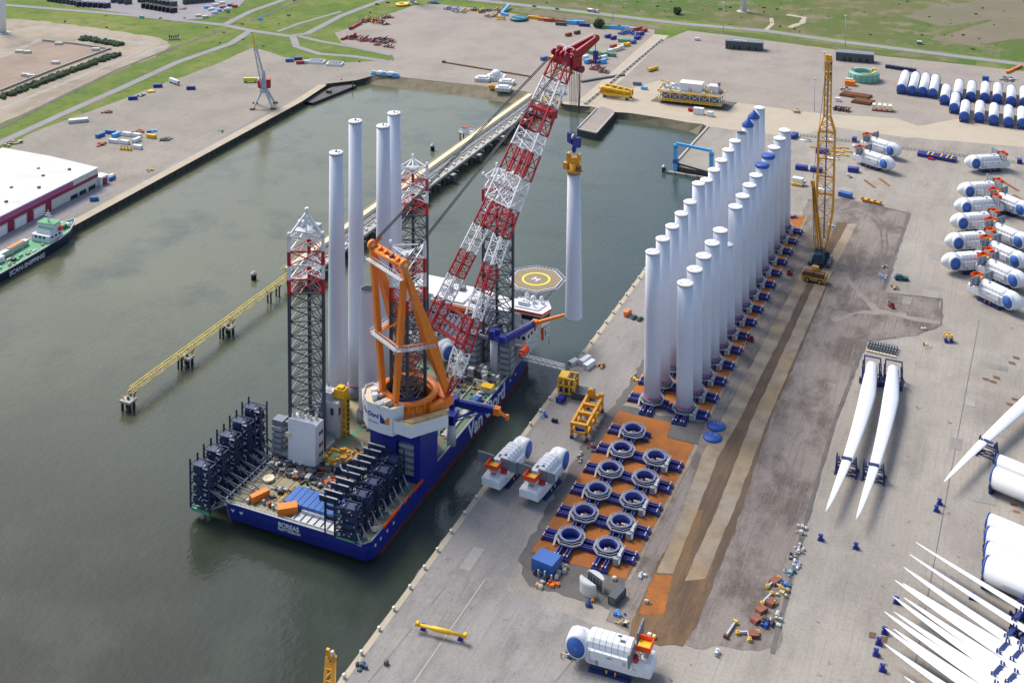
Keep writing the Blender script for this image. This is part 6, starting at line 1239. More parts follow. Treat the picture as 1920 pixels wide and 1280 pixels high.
mb = MB(); mb.bar(e, f0.lerp(t0, .05)+V(0, -1, 3), .9, 'panel_grey', h=.25); mb.bar(e+V(-1, 0, 0), (-4.5, -2, 46), .22, 'steel_rope'); mb.bar((-4.5, -2, 46), (-1.5, -6, 7), .3, 'steel_rope'); mb.bar((-4, -2, 46), (1.5, -6, 7), .3, 'steel_rope'); mb.build('rope', cc)
q = at(1527, 528); o = thing('counterweight_wagon', 'yellow wheeled wagon stacked with brown counterweights behind the crawler crane', 'wagon', (q.x, q.y, .2), R(-4))
mb = MB(); mb.box((0, 0, 2), (13, 5, 1.8), 'dirty_yellow'); mb.b2(-6.6, -6, -2.6, 2.6, 1, 5, 'dirty_yellow'); mb.b2(6, 6.6, -2.6, 2.6, 1, 5, 'dirty_yellow'); mb.box((0, 2, 6.2), (.8, 1.6, 3), 'crane_yellow'); mb.box((0, 2, 7.4), (3.6, 2, .7), 'crane_yellow'); [mb.bar((x, 2, 5), (x, 2, 7.4), .4, 'crane_yellow') for x in (-1.5, 1.5)]; mb.build('chassis', o)
mb = MB(); [mb.box((x, .2, 3.9+z), (5.4, 3.8, .9), 'brown') for x in (-2.9, 2.9) for z in (0, 1)]; mb.build('counterweight', o)
for x in (-3.4, 3.4):
    for y in (-2.4, 2.4): mb = MB(); mb.lathe([(1.3, -.5), (1.3, .5)], 'rubber', 14, (x, y, 1.3), 'y'); mb.lathe([(.7, -.55), (.7, .55)], 'crane_yellow', 10, (x, y, 1.3), 'y'); mb.build('wheel', o)
# yellow lifting frames, gangway tower and the bridge to the ship
o = thing('transport_cradle', 'long yellow open cradle standing on blue feet beside the rust coloured pad', 'cradle', (*at(1101, 796)[:2], .1), R(93))
mb = MB(); Lc = 25
for s in (-1, 1):
    for z in (3, 6.5): mb.bar((-Lc/2, s*3.3, z), (Lc/2, s*3.3, z), 1.1, 'crane_yellow')
    for x in (-12, -6, 0, 6, 12): mb.bar((x, s*3.3, 1.2), (x, s*3.3, 6.6), 1.0, 'crane_yellow')
for x in (-12, -3, 4, 12): mb.bar((x, -3.3, 6.5), (x, 3.3, 6.5), 1.4, 'crane_yellow'); mb.bar((x, -3.3, 3), (x, 3.3, 3), .8, 'crane_yellow')
mb.lathe([(1.6, -1), (1.6, 1)], 'crane_yellow', 12, (12, 2, 8), 'x'); mb.box((12, -3, 7.6), (2, 2, 1.4), 'crane_yellow'); mb.build('frame', o)
for x in (-12, 12):
    for y in (-3.3, 3.3): mb = MB(); mb.box((x, y, .65), (1.4, 1.4, 1.3), 'navy'); mb.build('foot', o)
mb = MB(); mb.box((-10.5, 0, 3.6), (1, 4, 1.2), 'navy'); mb.build('clamp', o)
o = thing('gangway_tower', 'yellow lattice tower carrying the shore end of the gangway', 'tower', (*at(1066, 738)[:2], .1), R(5)); mb = MB()
for k in range(4): mb.lattice([(-4+k*2.6, -3, 1.5), (-4+k*2.6, 3, 1.5)], [(-4+k*2.6, -3, 8.5), (-4+k*2.6, 3, 8.5)], 3, .6, .4, lambda t: 'yellow', x=True)
for y in (-3, 3):
    for z in (1.5, 5, 8.5): mb.bar((-4, y, z), (4, y, z), .6, 'yellow')
mb.box((-2, 0, 8.8), (4, 6, .4), 'yellow'); mb.build('frame', o); mb = MB(); mb.box((-2, -1, 1.2), (3.6, 3, 2.4), 'navy'); mb.build('base_box', o)
container((14.5, 121.5, .1), R(2), 'dark_grey', 'wide dark flat roofed hut beside the yellow gangway tower', 9, 3, W=7, name='site_hut', cat='hut')
container((6.5, 114, .1), R(85), 'navy', 'blue box in front of the yellow gangway tower', 4, 2.4, W=3.2, name='equipment_box', cat='box')
ga, gb = at(978, 672, 8), at(1058, 692, 6.5); gw = thing('gangway', 'long grey lattice gangway between the ship and the yellow tower on the quay', 'gangway', (gb.x, gb.y, 0))
mb = MB(); n_ = V(0, 1.1, 0); mb.lattice([ga-n_, ga+n_, ga+n_+V(0, 0, 1.8), ga-n_+V(0, 0, 1.8)], [gb-n_, gb+n_, gb+n_+V(0, 0, 1.8), gb-n_+V(0, 0, 1.8)], 14, .28, .16, lambda t: 'galv'); mb.build('truss', gw, True); mb = MB(); mb.bar(ga, gb, 1.6, 'galv', h=.15); mb.build('walkway', gw, True)
for (x, y), m, L, l in (((1097, 680), 'white', 7, 'white hut behind its twin on the quay edge right of the gangway'), ((1105, 688), 'white', 7, 'white hut nearer the towers, beside its twin right of the gangway')): container((x, y), R(75), m, l, L, 2.6, name='site_hut', cat='hut')
container((1075, 683), R(70), 'galv', 'small pale container at the quay edge by the gangway end', 5, 2.2)
vehicle((1177, 590), R(80), 'orange', 'van', 'orange van parked on the quay left of the towers'); vehicle((1189, 596), R(80), 'dark_grey', 'car', 'dark car parked between the orange van and the small car'); vehicle((1200, 599), R(80), 'teal', 'car', 'smaller dark car rightmost of the three by the towers')
vehicle((1690, 524), R(12), 'teal', 'car', 'dark teal car parked alone beside the gravel yard', name='parked_car').scale = (1.7, 1.6, 1.7)
container((1025, 1066), R(-8), 'bright_blue', 'blue workshop container with an open gear filled front at the pad corner', 8.5, 4.6, W=7)
random.seed(21); q = at(1026, 1070); mb = MB()
for k in range(9): mb.box((-3.6+k*.9, -.3, .8+k % 3*.5), (.5, .6, 1.4+k % 2), ('dark_grey', 'rack_navy', 'galv')[k % 3])
one('tool_rack', mb, 'dark tool rack standing along the open front of the blue workshop container', 'tool rack', (q.x, q.y-4, .1), R(-8))
container((1157, 1124), R(78), 'dark_grey', 'dark generator container standing left of the rust coloured soil', 7, 3, W=3)
o = thing('split_drum', 'pale two-part drum section with open ribs near the front of the rust pad', 'drum', (*at(1110, 1106)[:2], .1), R(-25))
for s in (-1, 1):
    mb = MB(); arc = [(3.8*math.cos(R(a)), s*(1.3+2.6*math.sin(R(a)))) for a in range(10, 171, 16)]
    for a, b in zip(arc, arc[1:]): mb.bar((*a, 2.2), (*b, 2.2), .5, 'offwhite', h=4.2)
    mb.prism([(x, y) for x, y in arc][::s], 4.3, 4.6, 'galv'); [mb.bar((x, s*1.2, .4), (x, s*1.2, 4.2), .25, 'dark_grey') for x in (-3, -1.5, 0, 1.5, 3)]; [mb.bar((-3.4, s*1.2, z), (3.4, s*1.2, z), .2, 'dark_grey') for z in (1, 2.4, 3.8)]; mb.build('half_shell', o)
mb = MB(); mb.bar((3.5, -2.5, .3), (4.6, -4, .3), .5, 'crane_yellow'); mb.bar((3, -2.5, 1), (4.2, -4.4, .4), .4, 'crane_yellow'); mb.build('handle', o)
a, b = at(783, 1170, 2.4), at(872, 1192, 2.4); sp = thing('spreader_beam', 'long yellow spreader beam resting on two blue stools near the quay edge', 'spreader beam', ((a.x+b.x)/2, (a.y+b.y)/2, .1), math.atan2(b.y-a.y, b.x-a.x)); L = (b-a).length
mb = MB(); mb.lathe([(.55, -L/2), (.55, -L*.2), (.8, -L*.18), (.8, L*.18), (.55, L*.2), (.55, L/2)], 'yellow', 12, (0, 0, 2.3), 'x'); [mb.box((x, 0, 2.6), (1.1, 1.4, 1.3), 'yellow') for x in (-L/2, L/2)]; mb.build('beam', sp)
def stool(p, label, group='blue transport stools', s=1.):
    q = at(*p); mb = MB(); mb.box((0, 0, .15), (1.8*s, 1.4*s, .3), 'navy'); mb.box((0, 0, 1), (1.2*s, 1*s, 1.5), 'navy', top=.6); mb.box((0, 0, 1.9), (1.3*s, .9*s, .3), 'navy'); mb.box((.4, .3, 2.1), (.5, .4, .2), 'bright_blue'); return one('transport_stool', mb, label, 'stool', (q.x, q.y, .1), 0, group)
stool((793, 1180), 'blue stool under the left end of the yellow spreader beam'); stool((863, 1199), 'blue stool under the right end of the yellow spreader beam')
for p, l in (((1539, 1012), 'left blue stool of two in front of the blade tips'), ((1605, 1028), 'right blue stool of two in front of the blade tips'), ((1762, 945), 'upper blue stool beside the tip of the right edge blade'), ((1756, 958), 'lower blue stool beside the tip of the right edge blade'), ((1823, 1122), 'blue stool between the upper blades of the fan'), ((1681, 1130), 'blue stool under the sixth blade tip of the fan'), ((1659, 1187), 'blue stool under the tenth blade tip of the fan'), ((1648, 1207), 'blue stool next to the brown plates left of the fan'), ((1643, 1228), 'tilted blue stool left of the fan of blades'), ((1655, 1257), 'lowest blue stool left of the fan of blades'), ((1848, 1078), 'blue stool at the foot of the nearest lying cylinder')): stool(p, l, s=1.3)
# nose of a yellow crane boom reaching up at the bottom edge
bx = V(-2, -66, 0); yc = thing('mobile_crane', 'top of a yellow lattice boom rising at the bottom edge beside the quay edge', 'crane', (2.5, -82, .1)); mb = MB()
t1 = at(618, 1226, 22); base = V(t1.x+7, t1.y-16, 1); mb.lattice([base+V(-1.6, 0, 0), base+V(1.6, 0, 0), base+V(1.6, 1.4, 1.4), base+V(-1.6, 1.4, 1.4)], [t1+V(-1.2, 0, -1), t1+V(1.2, 0, -1), t1+V(1.2, 1, 0), t1+V(-1.2, 1, 0)], 9, .5, .3, lambda t: 'crane_yellow'); mb.bar(t1+V(2.2, 0, -.5), base+V(4.6, -1, 5), .45, 'crane_yellow'); mb.bar(t1+V(-1, 0, 0), t1+V(2.4, 0, -.3), .8, 'crane_yellow'); mb.box(tuple(t1+V(-.6, 0, .8)), (1, 1, 1.6), 'crane_yellow'); mb.box(tuple(t1+V(1, 0, .7)), (.8, 1, 1.4), 'offwhite'); mb.build('boom', yc, True)
mb = MB(); mb.box((base.x, base.y-3, 1.8), (4, 9, 2.6), 'crane_yellow'); mb.box((base.x-1.6, base.y-6, 3.8), (1.8, 2.4, 2), 'crane_yellow')
for x in (-1.9, 1.9):
    for y in (-6, -3, 0): mb.lathe([(.8, -.3), (.8, .3)], 'rubber', 12, (base.x+x, base.y+y, .8), 'x')
mb.build('carrier', yc, True)
# loose gear on the gravel and along the kerb
def tbeam(p, rz, label):
    q = at(*p); o = thing('outrigger_beam', label, 'beam', (q.x, q.y, .15), rz); mb = MB(); mb.bar((-3.4, 0, .6), (3.4, 0, .6), .6, 'lilac_grey'); mb.bar((0, 0, .6), (0, -3.2, .6), .5, 'lilac_grey'); mb.build('beam', o)
    for e in ((-3.4, 0), (3.4, 0), (0, -3.2)): mb = MB(); mb.box((*e, .5), (1.2, 1.4, .9), 'dirty_pad'); mb.box((*e, .2), (1.7, .6, .4), 'dirty_pad'); mb.lathe([(.35, .4), (.3, 1.3)], 'crane_yellow', 8, (*e, 0)); mb.build('end_pad', o)
tbeam((1450, 1094), R(65), 'topmost grey T-shaped beam with yellow ends on the gravel'); tbeam((1438, 1124), R(72), 'second grey T-shaped beam with yellow ends on the gravel'); tbeam((1402, 1188), R(25), 'lowest grey T-shaped beam with yellow ends on the gravel')
q = at(1370, 1182); o = thing('outrigger_beam', 'single grey beam with one yellow and one brown end on the gravel', 'beam', (q.x, q.y, .15), R(80)); mb = MB(); mb.bar((-4, 0, .6), (4, 0, .6), .6, 'lilac_grey'); mb.box((4, 0, .6), (1.1, 1.6, 1.1), 'dirty_pad'); mb.box((-4, 0, .6), (1.1, 1.5, 1.1), 'brown'); mb.build('beam', o)
for p, rz, l in (((1453, 1092), 60, 'rust red steel plate stack under the topmost T-shaped beam'), ((1446, 1132), 70, 'rust red steel plate stack under the second T-shaped beam'), ((1427, 1146), 60, 'upper of two rust red plate stacks left of the kerb'), ((1418, 1164), 60, 'lower of two rust red plate stacks left of the kerb'), ((1412, 1192), 20, 'rust red plate stack under the lowest T-shaped beam')):
    q = at(*p); mb = MB(); [mb.box((k*.1, 0, .3+k*.35), (3.9-k*.2, 2.7, .3), 'plate_red') for k in range(3)]; one('plate_stack', mb, l, 'plate stack', (q.x, q.y, .14), R(rz))
random.seed(33)
for p, r, ms, l in (((1504, 990), 1.6, ['offwhite', 'galv'], 'pale crate by the kerb level with the blade tips'), ((1502, 1000), 2.2, ['timber', 'offwhite', 'galv'], 'wooden pallets by the kerb left of the blade tips'), ((1500, 1024), 2.4, ['container_red', 'timber', 'galv', 'offwhite'], 'rust red crates by the kerb'), ((1497, 1034), 2, ['white', 'galv'], 'white bundles by the kerb'), ((1490, 1048), 2, ['galv', 'timber', 'dark_grey'], 'grey racks by the kerb'), ((1489, 1059), 1.8, ['bright_blue', 'white'], 'bright blue crate by the kerb'), ((1481, 1075), 2.2, ['teal', 'sky_blue', 'offwhite'], 'teal blue crates by the kerb'), ((1472, 1097), 1.6, ['sky_blue', 'bright_blue'], 'light blue barrel group right of the topmost T-shaped beam'), ((1467, 1112), 2, ['timber', 'cream'], 'cream pallets right of the second T-shaped beam'), ((1455, 1160), 3, ['offwhite', 'galv', 'timber'], 'pale pallet row along the kerb near its end'), ((1436, 1176), 1.8, ['navy', 'bright_blue', 'dark_grey'], 'dark blue pump at the end of the pallet row'), ((1440, 1165), 1.8, ['dark_grey', 'brown'], 'brown drum roll left of the pallet row'), ((1345, 1223), 1.1, ['white', 'galv'], 'small white tank on the concrete left of the gravel'),
    ((1110, 838), 3.2, ['orange', 'red_orange', 'dark_grey', 'galv', 'navy'], 'orange and blue gear in front of the yellow cradle'), ((1085, 858), 3.4, ['galv', 'dark_grey', 'timber'], 'flat grey frames lying right of the quayside nacelles'), ((1018, 780), 1.7, ['sky_blue', 'bright_blue'], 'light blue skip on the quay left of the yellow cradle'), ((1037, 790), 1.1, ['black', 'rack_navy'], 'small black gear box right of the light blue skip'), ((1130, 688), 1.8, ['dark_grey', 'hivis', 'black'], 'dark gear on the quay right of the white huts'),
    ((1048, 1075), 1.2, ['timber', 'offwhite'], 'wooden crate right of the blue workshop container'), ((1062, 1064), 1.3, ['cream', 'timber'], 'cream crate at the front edge of the rust pad'), ((1043, 1084), 1.1, ['cream', 'offwhite'], 'cream crate below the blue workshop container'), ((1152, 1086), 1.2, ['cream', 'timber'], 'cream crate right of the split drum'), ((1014, 1102), 1.2, ['timber', 'cream'], 'wooden crate left of the split drum'), ((1020, 1088), 1.4, ['rack_navy', 'lilac_grey'], 'pair of blue grey cable reels below the workshop container'), ((1038, 1095), 1.6, ['orange', 'red_orange'], 'orange spreader bar below the workshop container'), ((1202, 1078), 1.2, ['white', 'galv'], 'white tote box on the gravel right of the rust pad'), ((1162, 1155), 1.6, ['sky_blue', 'bright_blue'], 'light blue tractor below the dark container'), ((1165, 1170), 2.2, ['cream', 'timber', 'black'], 'cream bags and dark gear above the foreground nacelle'), ((1218, 1193), 1.1, ['white', 'yellow'], 'white and yellow drum right of the foreground nacelle'), ((1212, 1130), 1.0, ['galv', 'brown'], 'small grey barrels on the rust coloured soil'), ((1068, 1232), 2.4, ['cream', 'galv', 'teal', 'dark_grey'], 'small forklift like machine at the foot of the foreground nacelle'), ((678, 1250), 1.3, ['teal', 'bright_blue', 'dark_grey'], 'small blue access machine near the quay edge'), ((1101, 1135), 1.2, ['bright_blue', 'navy', 'rack_navy'], 'small blue boom lift below the split drum'), ((1190, 710), 1.6, ['navy', 'yellow'], 'small blue pump on the quay left of the nearest tower'), ((725, 1245), .9, ['rust', 'dark_grey'], 'small rusty pile near the quay edge'), ((1340, 800), 1.0, ['sky_blue'], 'light blue tarp bundle right of the tower pad')):
    heap(p, r, ms, l, 8, .1, 'gear', 'yard_gear', False)
for p, l in (((1343, 800), 'upper round dark blue cover lying right of the tower pad'), ((1336, 821), 'lower round dark blue cover lying right of the tower pad')):
    q = at(*p); mb = MB(); mb.lathe([(4.0, 0), (4.1, .5), (3, 1.0), (.1, 1.4)], 'cover_blue', 24); [mb.box((x, .3, 1.4), (.5, .6, .3), 'timber') for x in (-1, .8, 1.8)]; one('round_cover', mb, l, 'cover', (q.x, q.y, .16))
# red and black small machines and teams among the tracks
def person(p, jacket, label, rz=0., z=.15, hat='yellow'):
    q = at(*p, z) if len(p) == 2 else Vector(p); me = MB()
    for s in (-1, 1): me.loft([[(s*.1+r*math.cos(a), off+r*1.1*math.sin(a), zz) for a in [i*math.pi/3 for i in range(6)]] for zz, r, off in ((0, .07, .06*s), (.08, .06, .02*s), (.48, .065, .03*s), (.88, .09, 0))], 'denim')
    me.loft([[(w*math.cos(a), d*math.sin(a), zz) for a in [i*math.pi/4 for i in range(8)]] for zz, w, d in ((.84, .17, .11), (1.1, .16, .11), (1.38, .21, .12), (1.48, .12, .08), (1.54, .06, .06))], jacket)
    for s in (-1, 1): me.loft([[(s*(.22+o)+.045*k*math.cos(a), y+.045*k*math.sin(a), zz) for a in [i*math.pi/3 for i in range(6)]] for zz, k, o, y in ((1.42, 1.2, 0, 0), (1.12, 1, .05, .02), (.85, .8, .06, .1), (.76, .6, .06, .12))], jacket)
    me.lathe([(.05, 1.52), (.09, 1.6), (.10, 1.68), (.09, 1.74)], 'skin', 10); o = me.build('person'); o.location = q; o.rotation_euler = (0, 0, rz); tag(o, label, 'person'); o.scale = (1.15, 1.15, 1.1)
    hm = MB(); hm.lathe([(.125, 1.70), (.12, 1.78), (.07, 1.85), (.01, 1.87)], hat, 10); hm.build('hard_hat', o); return o
person((1052, 1232), 'hivis', 'person in a bright jacket standing left of the foreground nacelle'); person((1400, 645), 'hivis', 'person in a bright jacket standing right of the tower pad'); person((1394, 648), 'hivis', 'second person in a bright jacket on the tower pad edge'); person((1097, 830), 'orange', 'person in orange standing by the gear at the yellow cradle', hat='white')
for p, l in (((1408, 640), 'small dark and red machine on the gravel right of the towers'), ((1480, 516), 'small red and dark machine left of the counterweight wagon'), ((1672, 577), 'small red and dark forklift on the gravel corner')):
    q = at(*p); o = thing('small_forklift', l, 'forklift', (q.x, q.y, .15), random.uniform(0, 3)); mb = MB(); mb.box((0, 0, 1), (3, 1.6, 1.2), 'red'); mb.box((-.4, 0, 2.1), (1.3, 1.4, 1), 'black'); mb.build('body', o); mb = MB(); [mb.bar((1.7, y, .3), (1.7, y, 3.2), .25, 'black') for y in (-.5, .5)]; [mb.box((2.4, y, .3), (1.5, .2, .12), 'black') for y in (-.4, .4)]; mb.build('mast', o)
    for x in (-1, 1):
        for y in (-.75, .75): mb = MB(); mb.lathe([(.45, -.2), (.45, .2)], 'rubber', 10, (x, y, .45), 'y'); mb.build('wheel', o)
# behind the crawler crane: blue boxes, frames and vehicles
random.seed(44)
for x, y, rz, m, L, l in ((1610, 298, 3, 'navy', 7, 'blue box left of the front white nacelle behind the crawler crane'), (1600, 322, 3, 'navy', 7, 'blue box below the pair of white nacelles'), (1503, 318, 3, 'navy', 8, 'blue box between the tall towers and the crawler crane, left of two'), (1531, 322, 3, 'navy', 8, 'blue box behind the crawler crane boom, right of two'), (1542, 287, 3, 'navy', 9, 'blue frame stack behind the crawler crane boom'), (1602, 265, 3, 'navy', 3, 'tiny blue cabin at the end of the fence line'), (1912, 306, 3, 'navy', 3, 'tiny blue cabin right of the single nacelle'), (1585, 369, -15, 'bright_blue', 8, 'bright blue container at the gravel corner right of the crawler crane'), (1488, 258, 80, 'navy', 9, 'blue box half hidden behind the last tall tower')): container((x, y), R(rz), m, l, L, 3, name='equipment_box', cat='box', W=4)
q = at(1757, 297); o = thing('beam_rack', 'long dark blue rack with yellow straps behind the single nacelle', 'rack', (q.x, q.y, .1), R(-8)); mb = MB(); [mb.box((0, y, 1.3), (26, 1.6, 2.4), 'navy') for y in (-2.4, 0, 2.4)]; mb.build('beam', o); mb = MB(); [mb.box((x, 0, 2.6), (.8, 7, .3), 'yellow') for x in (-6, -3, 3, 7, 10)]; mb.build('strap', o); mb = MB(); mb.box((-3, -5, .6), (4, 2, 1.2), 'red'); mb.build('crate', o)
q = at(1634, 380); mb = MB(); mb.box((0, 0, 1), (13, 2.6, .8), 'crane_yellow'); [mb.box((x, 0, 1.6), (.6, 3, 1.6), 'crane_yellow') for x in (-6, -2, 2, 6)]; one('yellow_beam', mb, 'long yellow beam lying on the gravel border right of the crawler crane', 'beam', (q.x, q.y, .15), R(-12))
for x, y in ((1568, 278), (1582, 278), (1560, 285), (1574, 286), (1588, 285), (1566, 292), (1582, 292), (1526, 277)):
    q = at(x, y); mb = MB(); mb.bar((-3, 0, .5), (3, 0, .5), .6, 'yellow'); mb.bar((-2.5, 0, .5), (-2.5, 1.5, .5), .4, 'crane_yellow'); mb.box((3, 0, .6), (.8, .9, 1), 'crane_yellow'); one('yellow_bar', mb, 'small yellow bar in the rows lying behind the crawler crane boom', 'bar', (q.x, q.y, .1), R(-6), 'yellow bars behind the crawler crane')
for x, y, l in ((1510, 264, 'pale grey upturned boat like shell left of the crawler crane boom'), (1557, 262, 'white half shell behind the crawler crane boom, upper'), (1563, 298, 'white half shell behind the crawler crane boom, lower'), (1547, 356, 'white half shell seen through the lower crawler crane boom')):
    q = at(x, y); mb = MB(); mb.loft([[(x, w*math.cos(R(a)), w*.6*math.sin(R(a))) for a in range(0, 181, 20)] for x, w in ((-4.5, .6), (-3.6, 1.6), (0, 2), (3.6, 1.6), (4.5, .6))], 'white' if 'white' in l else 'galv', close=False); mb.bar((-4, 0, 1.15), (4, 0, 1.15), .5, 'panel_grey'); one('half_shell', mb, l, 'half shell', (q.x, q.y, .1), R(-6))
for x, y in ((1602, 276), (1612, 277)): q = at(x, y); mb = MB(); mb.lathe([(1.3, 0), (1.4, 1.2), (.9, 1.9), (.1, 2.1)], 'white', 12); one('white_dome', mb, 'small white dome in a pair beside the white nacelles', 'dome', (q.x, q.y, .1), 0, 'pair of white domes')
q = at(1496, 346); o = thing('site_lorry', 'white lorry with a yellow base behind the right row of towers', 'lorry', (q.x, q.y, .1), R(-5)); mb = MB(); mb.box((0, 0, 3), (7, 4, 3.2), 'white'); mb.box((4.2, 0, 2), (1.8, 3.4, 2.4), 'white'); mb.box((4.7, 0, 2.6), (1, 3.5, 1), 'glass'); mb.build('body', o); mb = MB(); mb.box((0, -1.5, 1), (7.4, 4.4, 1.2), 'yellow'); mb.build('base', o)
heap((1593, 332), 2.6, ['white', 'galv', 'dark_grey'], 'white bags in front of the blue box below the nacelle pair', 8, .1, 'gear', 'yard_gear', False); heap((1560, 425), 2.4, ['white', 'galv'], 'white bundles on the brown track right of the crawler crane', 7, .1, 'gear', 'yard_gear', False); heap((1656, 500), 2.2, ['galv', 'offwhite', 'dark_grey'], 'white and grey crates near the teal car', 10, .15, 'gear', 'yard_gear', False); heap((1655, 520), 2.6, ['sky_blue', 'white', 'bright_blue'], 'light blue and white crates left of the teal car', 12, .15, 'gear', 'yard_gear', False); heap((1677, 540), 2.2, ['yellow', 'timber', 'dark_grey'], 'yellow gear below the teal car', 8, .15, 'gear', 'yard_gear', False)
heap((1490, 408), 3, ['navy', 'bright_blue', 'dark_grey', 'white'], 'blue gear at the far end of the tower pad', 12, .2, 'gear', 'yard_gear', False); heap((1470, 455), 2.4, ['bright_blue', 'navy', 'sky_blue'], 'blue gear beside the right row of towers', 9, .2, 'gear', 'yard_gear', False)
for x, l in ((1773, 'left yellow and blue jack on the concrete below the gravel corner'), (1783, 'right yellow and blue jack on the concrete below the gravel corner')):
    q = at(x, 640); mb = MB(); mb.box((0, 0, 1), (1.4, 3.4, 2), 'navy'); mb.box((.3, 0, 2.6), (1.6, 2.4, 1.8), 'yellow', top=.6); mb.box((-.2, 1.2, 3.4), (1, 1, 1), 'crane_yellow'); one('hydraulic_jack', mb, l, 'jack', (q.x, q.y, .1), R(12))
o = thing('rib_rack', 'row of small grey ribbed frames above the blade root stands', 'rack', (*at(1655, 654)[:2], .1), R(-4)); mb = MB()
for k in range(11): [mb.box((-6.5+k*1.3, y, .9), (.5, 1.6, 1.8), 'panel_grey') for y in (-2.5, 0, 2.5)]
mb.build('frame', o); mb = MB(); [mb.box((-6+k*1.6, -6, .4), (1.2, .9, .7), 'cream') for k in range(9)]; mb.build('block', o)
heap((1738, 648), 2.4, ['galv', 'dark_grey', 'yellow', 'white'], 'white and yellow small gear left of the yellow jacks', 9, .1, 'gear', 'yard_gear', False); heap((1735, 618), 1.0, ['white', 'offwhite'], 'white tank on the concrete above the kerb line', 4, .1, 'gear', 'yard_gear', False)
# ---------------------------------------------------------------- the north side
for (x0, y0), (x1, y1), l in (((1360, 92), (1430, 97), 'dark flat roofed hall left of the two at the far storage yard edge'), ((1567, 114), (1638, 120), 'dark flat roofed hall right of the two, behind the crawler crane')):
    a, b = at(x0, y0), at(x1, y1); L = (b-a).length; o = thing('dark_hall', l, 'hall', ((a.x+b.x)/2, (a.y+b.y)/2, .1), math.atan2(b.y-a.y, b.x-a.x)); mb = MB(); mb.box((0, 5, 3.8), (L, 10, 7.6), 'hall_grey'); [mb.box((-L/2+2+k*3, -.06, 3.4), (.3, .2, 6), 'black') for k in range(int(L/3))]; mb.build('wall', o)
    mb = MB(); mb.box((0, 5, 7.8), (L+.6, 10.6, .4), 'panel_grey'); mb.box((-4, 4, 8.1), (12, 1.6, .4), 'offwhite') if x0 < 1500 else [mb.box((-14+k*4, 6, 8.1), (1.8, 1.2, .3), 'galv') for k in range(8)]; mb.build('roof', o); mb = MB(); [mb.box((x, -.1, 2), (2, .3, 3.4), 'black') for x in (-9, -4, 5, 11)]; mb.build('door', o)
q = at(1620, 150); o = thing('green_ring', 'large green ring structure with a yellow access frame on the storage yard', 'ring', (q.x, q.y, .1)); mb = MB(); mb.lathe([(12.2, 0), (12.6, 1), (12.6, 6.4), (12.2, 7.4), (8.8, 7.6), (8.5, 6.6), (8.5, .4)], 'ring_green', 40, cap0=False, cap1=False); mb.build('body', o)
mb = MB(); mb.bar((-1, -9.5, 7.9), (7, -7.6, 7.9), 1.4, 'yellow', h=.6); mb.bar((7, -7.6, 7.9), (10, 1, 7.9), 1.4, 'yellow', h=.6); mb.box((7, 7, 8.2), (3, 3, 1.6), 'yellow'); mb.build('access_frame', o); mb = MB(); [mb.box((12.7*math.cos(R(a)), 12.7*math.sin(R(a)), 3.4), (.4, .5, 6.4), 'green', R(a)) for a in range(0, 360, 24)]; mb.build('stiffener', o)
for k in range(2): mb = MB(); a = R(160+k*25); mb.lathe([(1, 7.4), (1, 7.9)], 'dark_grey', 10, (10.6*math.cos(a), 10.6*math.sin(a), 0)); mb.build('hatch', o)
q = at(1594, 160); mb = MB(); mb.box((0, 0, 2), (8, 6, 4), 'orange'); mb.box((-1, 2, 4.4), (6, 3, 1.2), 'offwhite'); one('orange_tank', mb, 'orange box beside the large green ring', 'tank', (q.x, q.y, .1))
for r_, (x0, y0, n, l) in enumerate(((1580, 177, 18, 'farther'), (1602, 190, 12, 'nearer'))):
    for k in range(n): q = at(x0+k*2.9, y0+k*.45); mb = MB(); mb.bar((-2, -6, .8), (2, 6, .8), 1.3, 'brown', n=6); mb.bar((-1.2, -4, 1.6), (1.4, 4.4, 1.6), .7, 'rust'); one('steel_pile', mb, 'dark brown steel pile in the %s row on the storage yard' % l, 'pile', (q.x, q.y, .12), R(4), 'brown steel piles on the storage yard')
for k in range(6): q = at(1566+k*5, 206+k*.7); mb = MB(); mb.bar((0, -3, .8), (0, 3, .8), 1.3, 'brown', n=8); mb.lathe([(1.6, -.5), (1.6, .5)], 'rust', 10, (0, 1, 1.6), 'x'); mb.bar((-1, -3, 2), (1.5, 3, 2.4), .9, 'rack_navy', n=6); one('rusty_winch', mb, 'rusty brown machine in the short row near the lamp mast', 'machine', (q.x, q.y, .12), R(random.uniform(-20, 20)), 'rusty machines on the storage yard')
for k, x in enumerate((1639, 1649, 1659, 1669)): q = at(x, 206+k*.9); o = thing('tank_container', 'cream tank on a red base in the row of four on the storage yard', 'tank', (q.x, q.y, .12), R(4), 'cream tanks on red bases'); mb = MB(); mb.box((0, 0, 3), (3, 7, 3.6), 'cream', top=.85); mb.build('tank', o); mb = MB(); mb.box((0, 0, .6), (3.4, 7.2, 1.1), 'red'); mb.build('base', o)
container((1571, 190), R(5), 'white', 'white box beside the brown steel piles', 4, 3); heap((1584, 168), 4, ['offwhite', 'galv', 'brown'], 'pale scattered fittings left of the green ring', 14, .12, 'gear', 'yard_gear'); heap((1492, 210), 5, ['dark_grey', 'timber', 'brown'], 'low brown frame lying left of the lamp mast', 12, .12, 'frame', 'low_trestle')
for k in range(7): container((1665+k*8, 128+k*1.2), R(5), 'rack_navy', 'dark blue box in the row behind the lying tower sections', 4.5, 3, group='dark blue boxes behind the lying sections', name='equipment_box', cat='box', W=3)
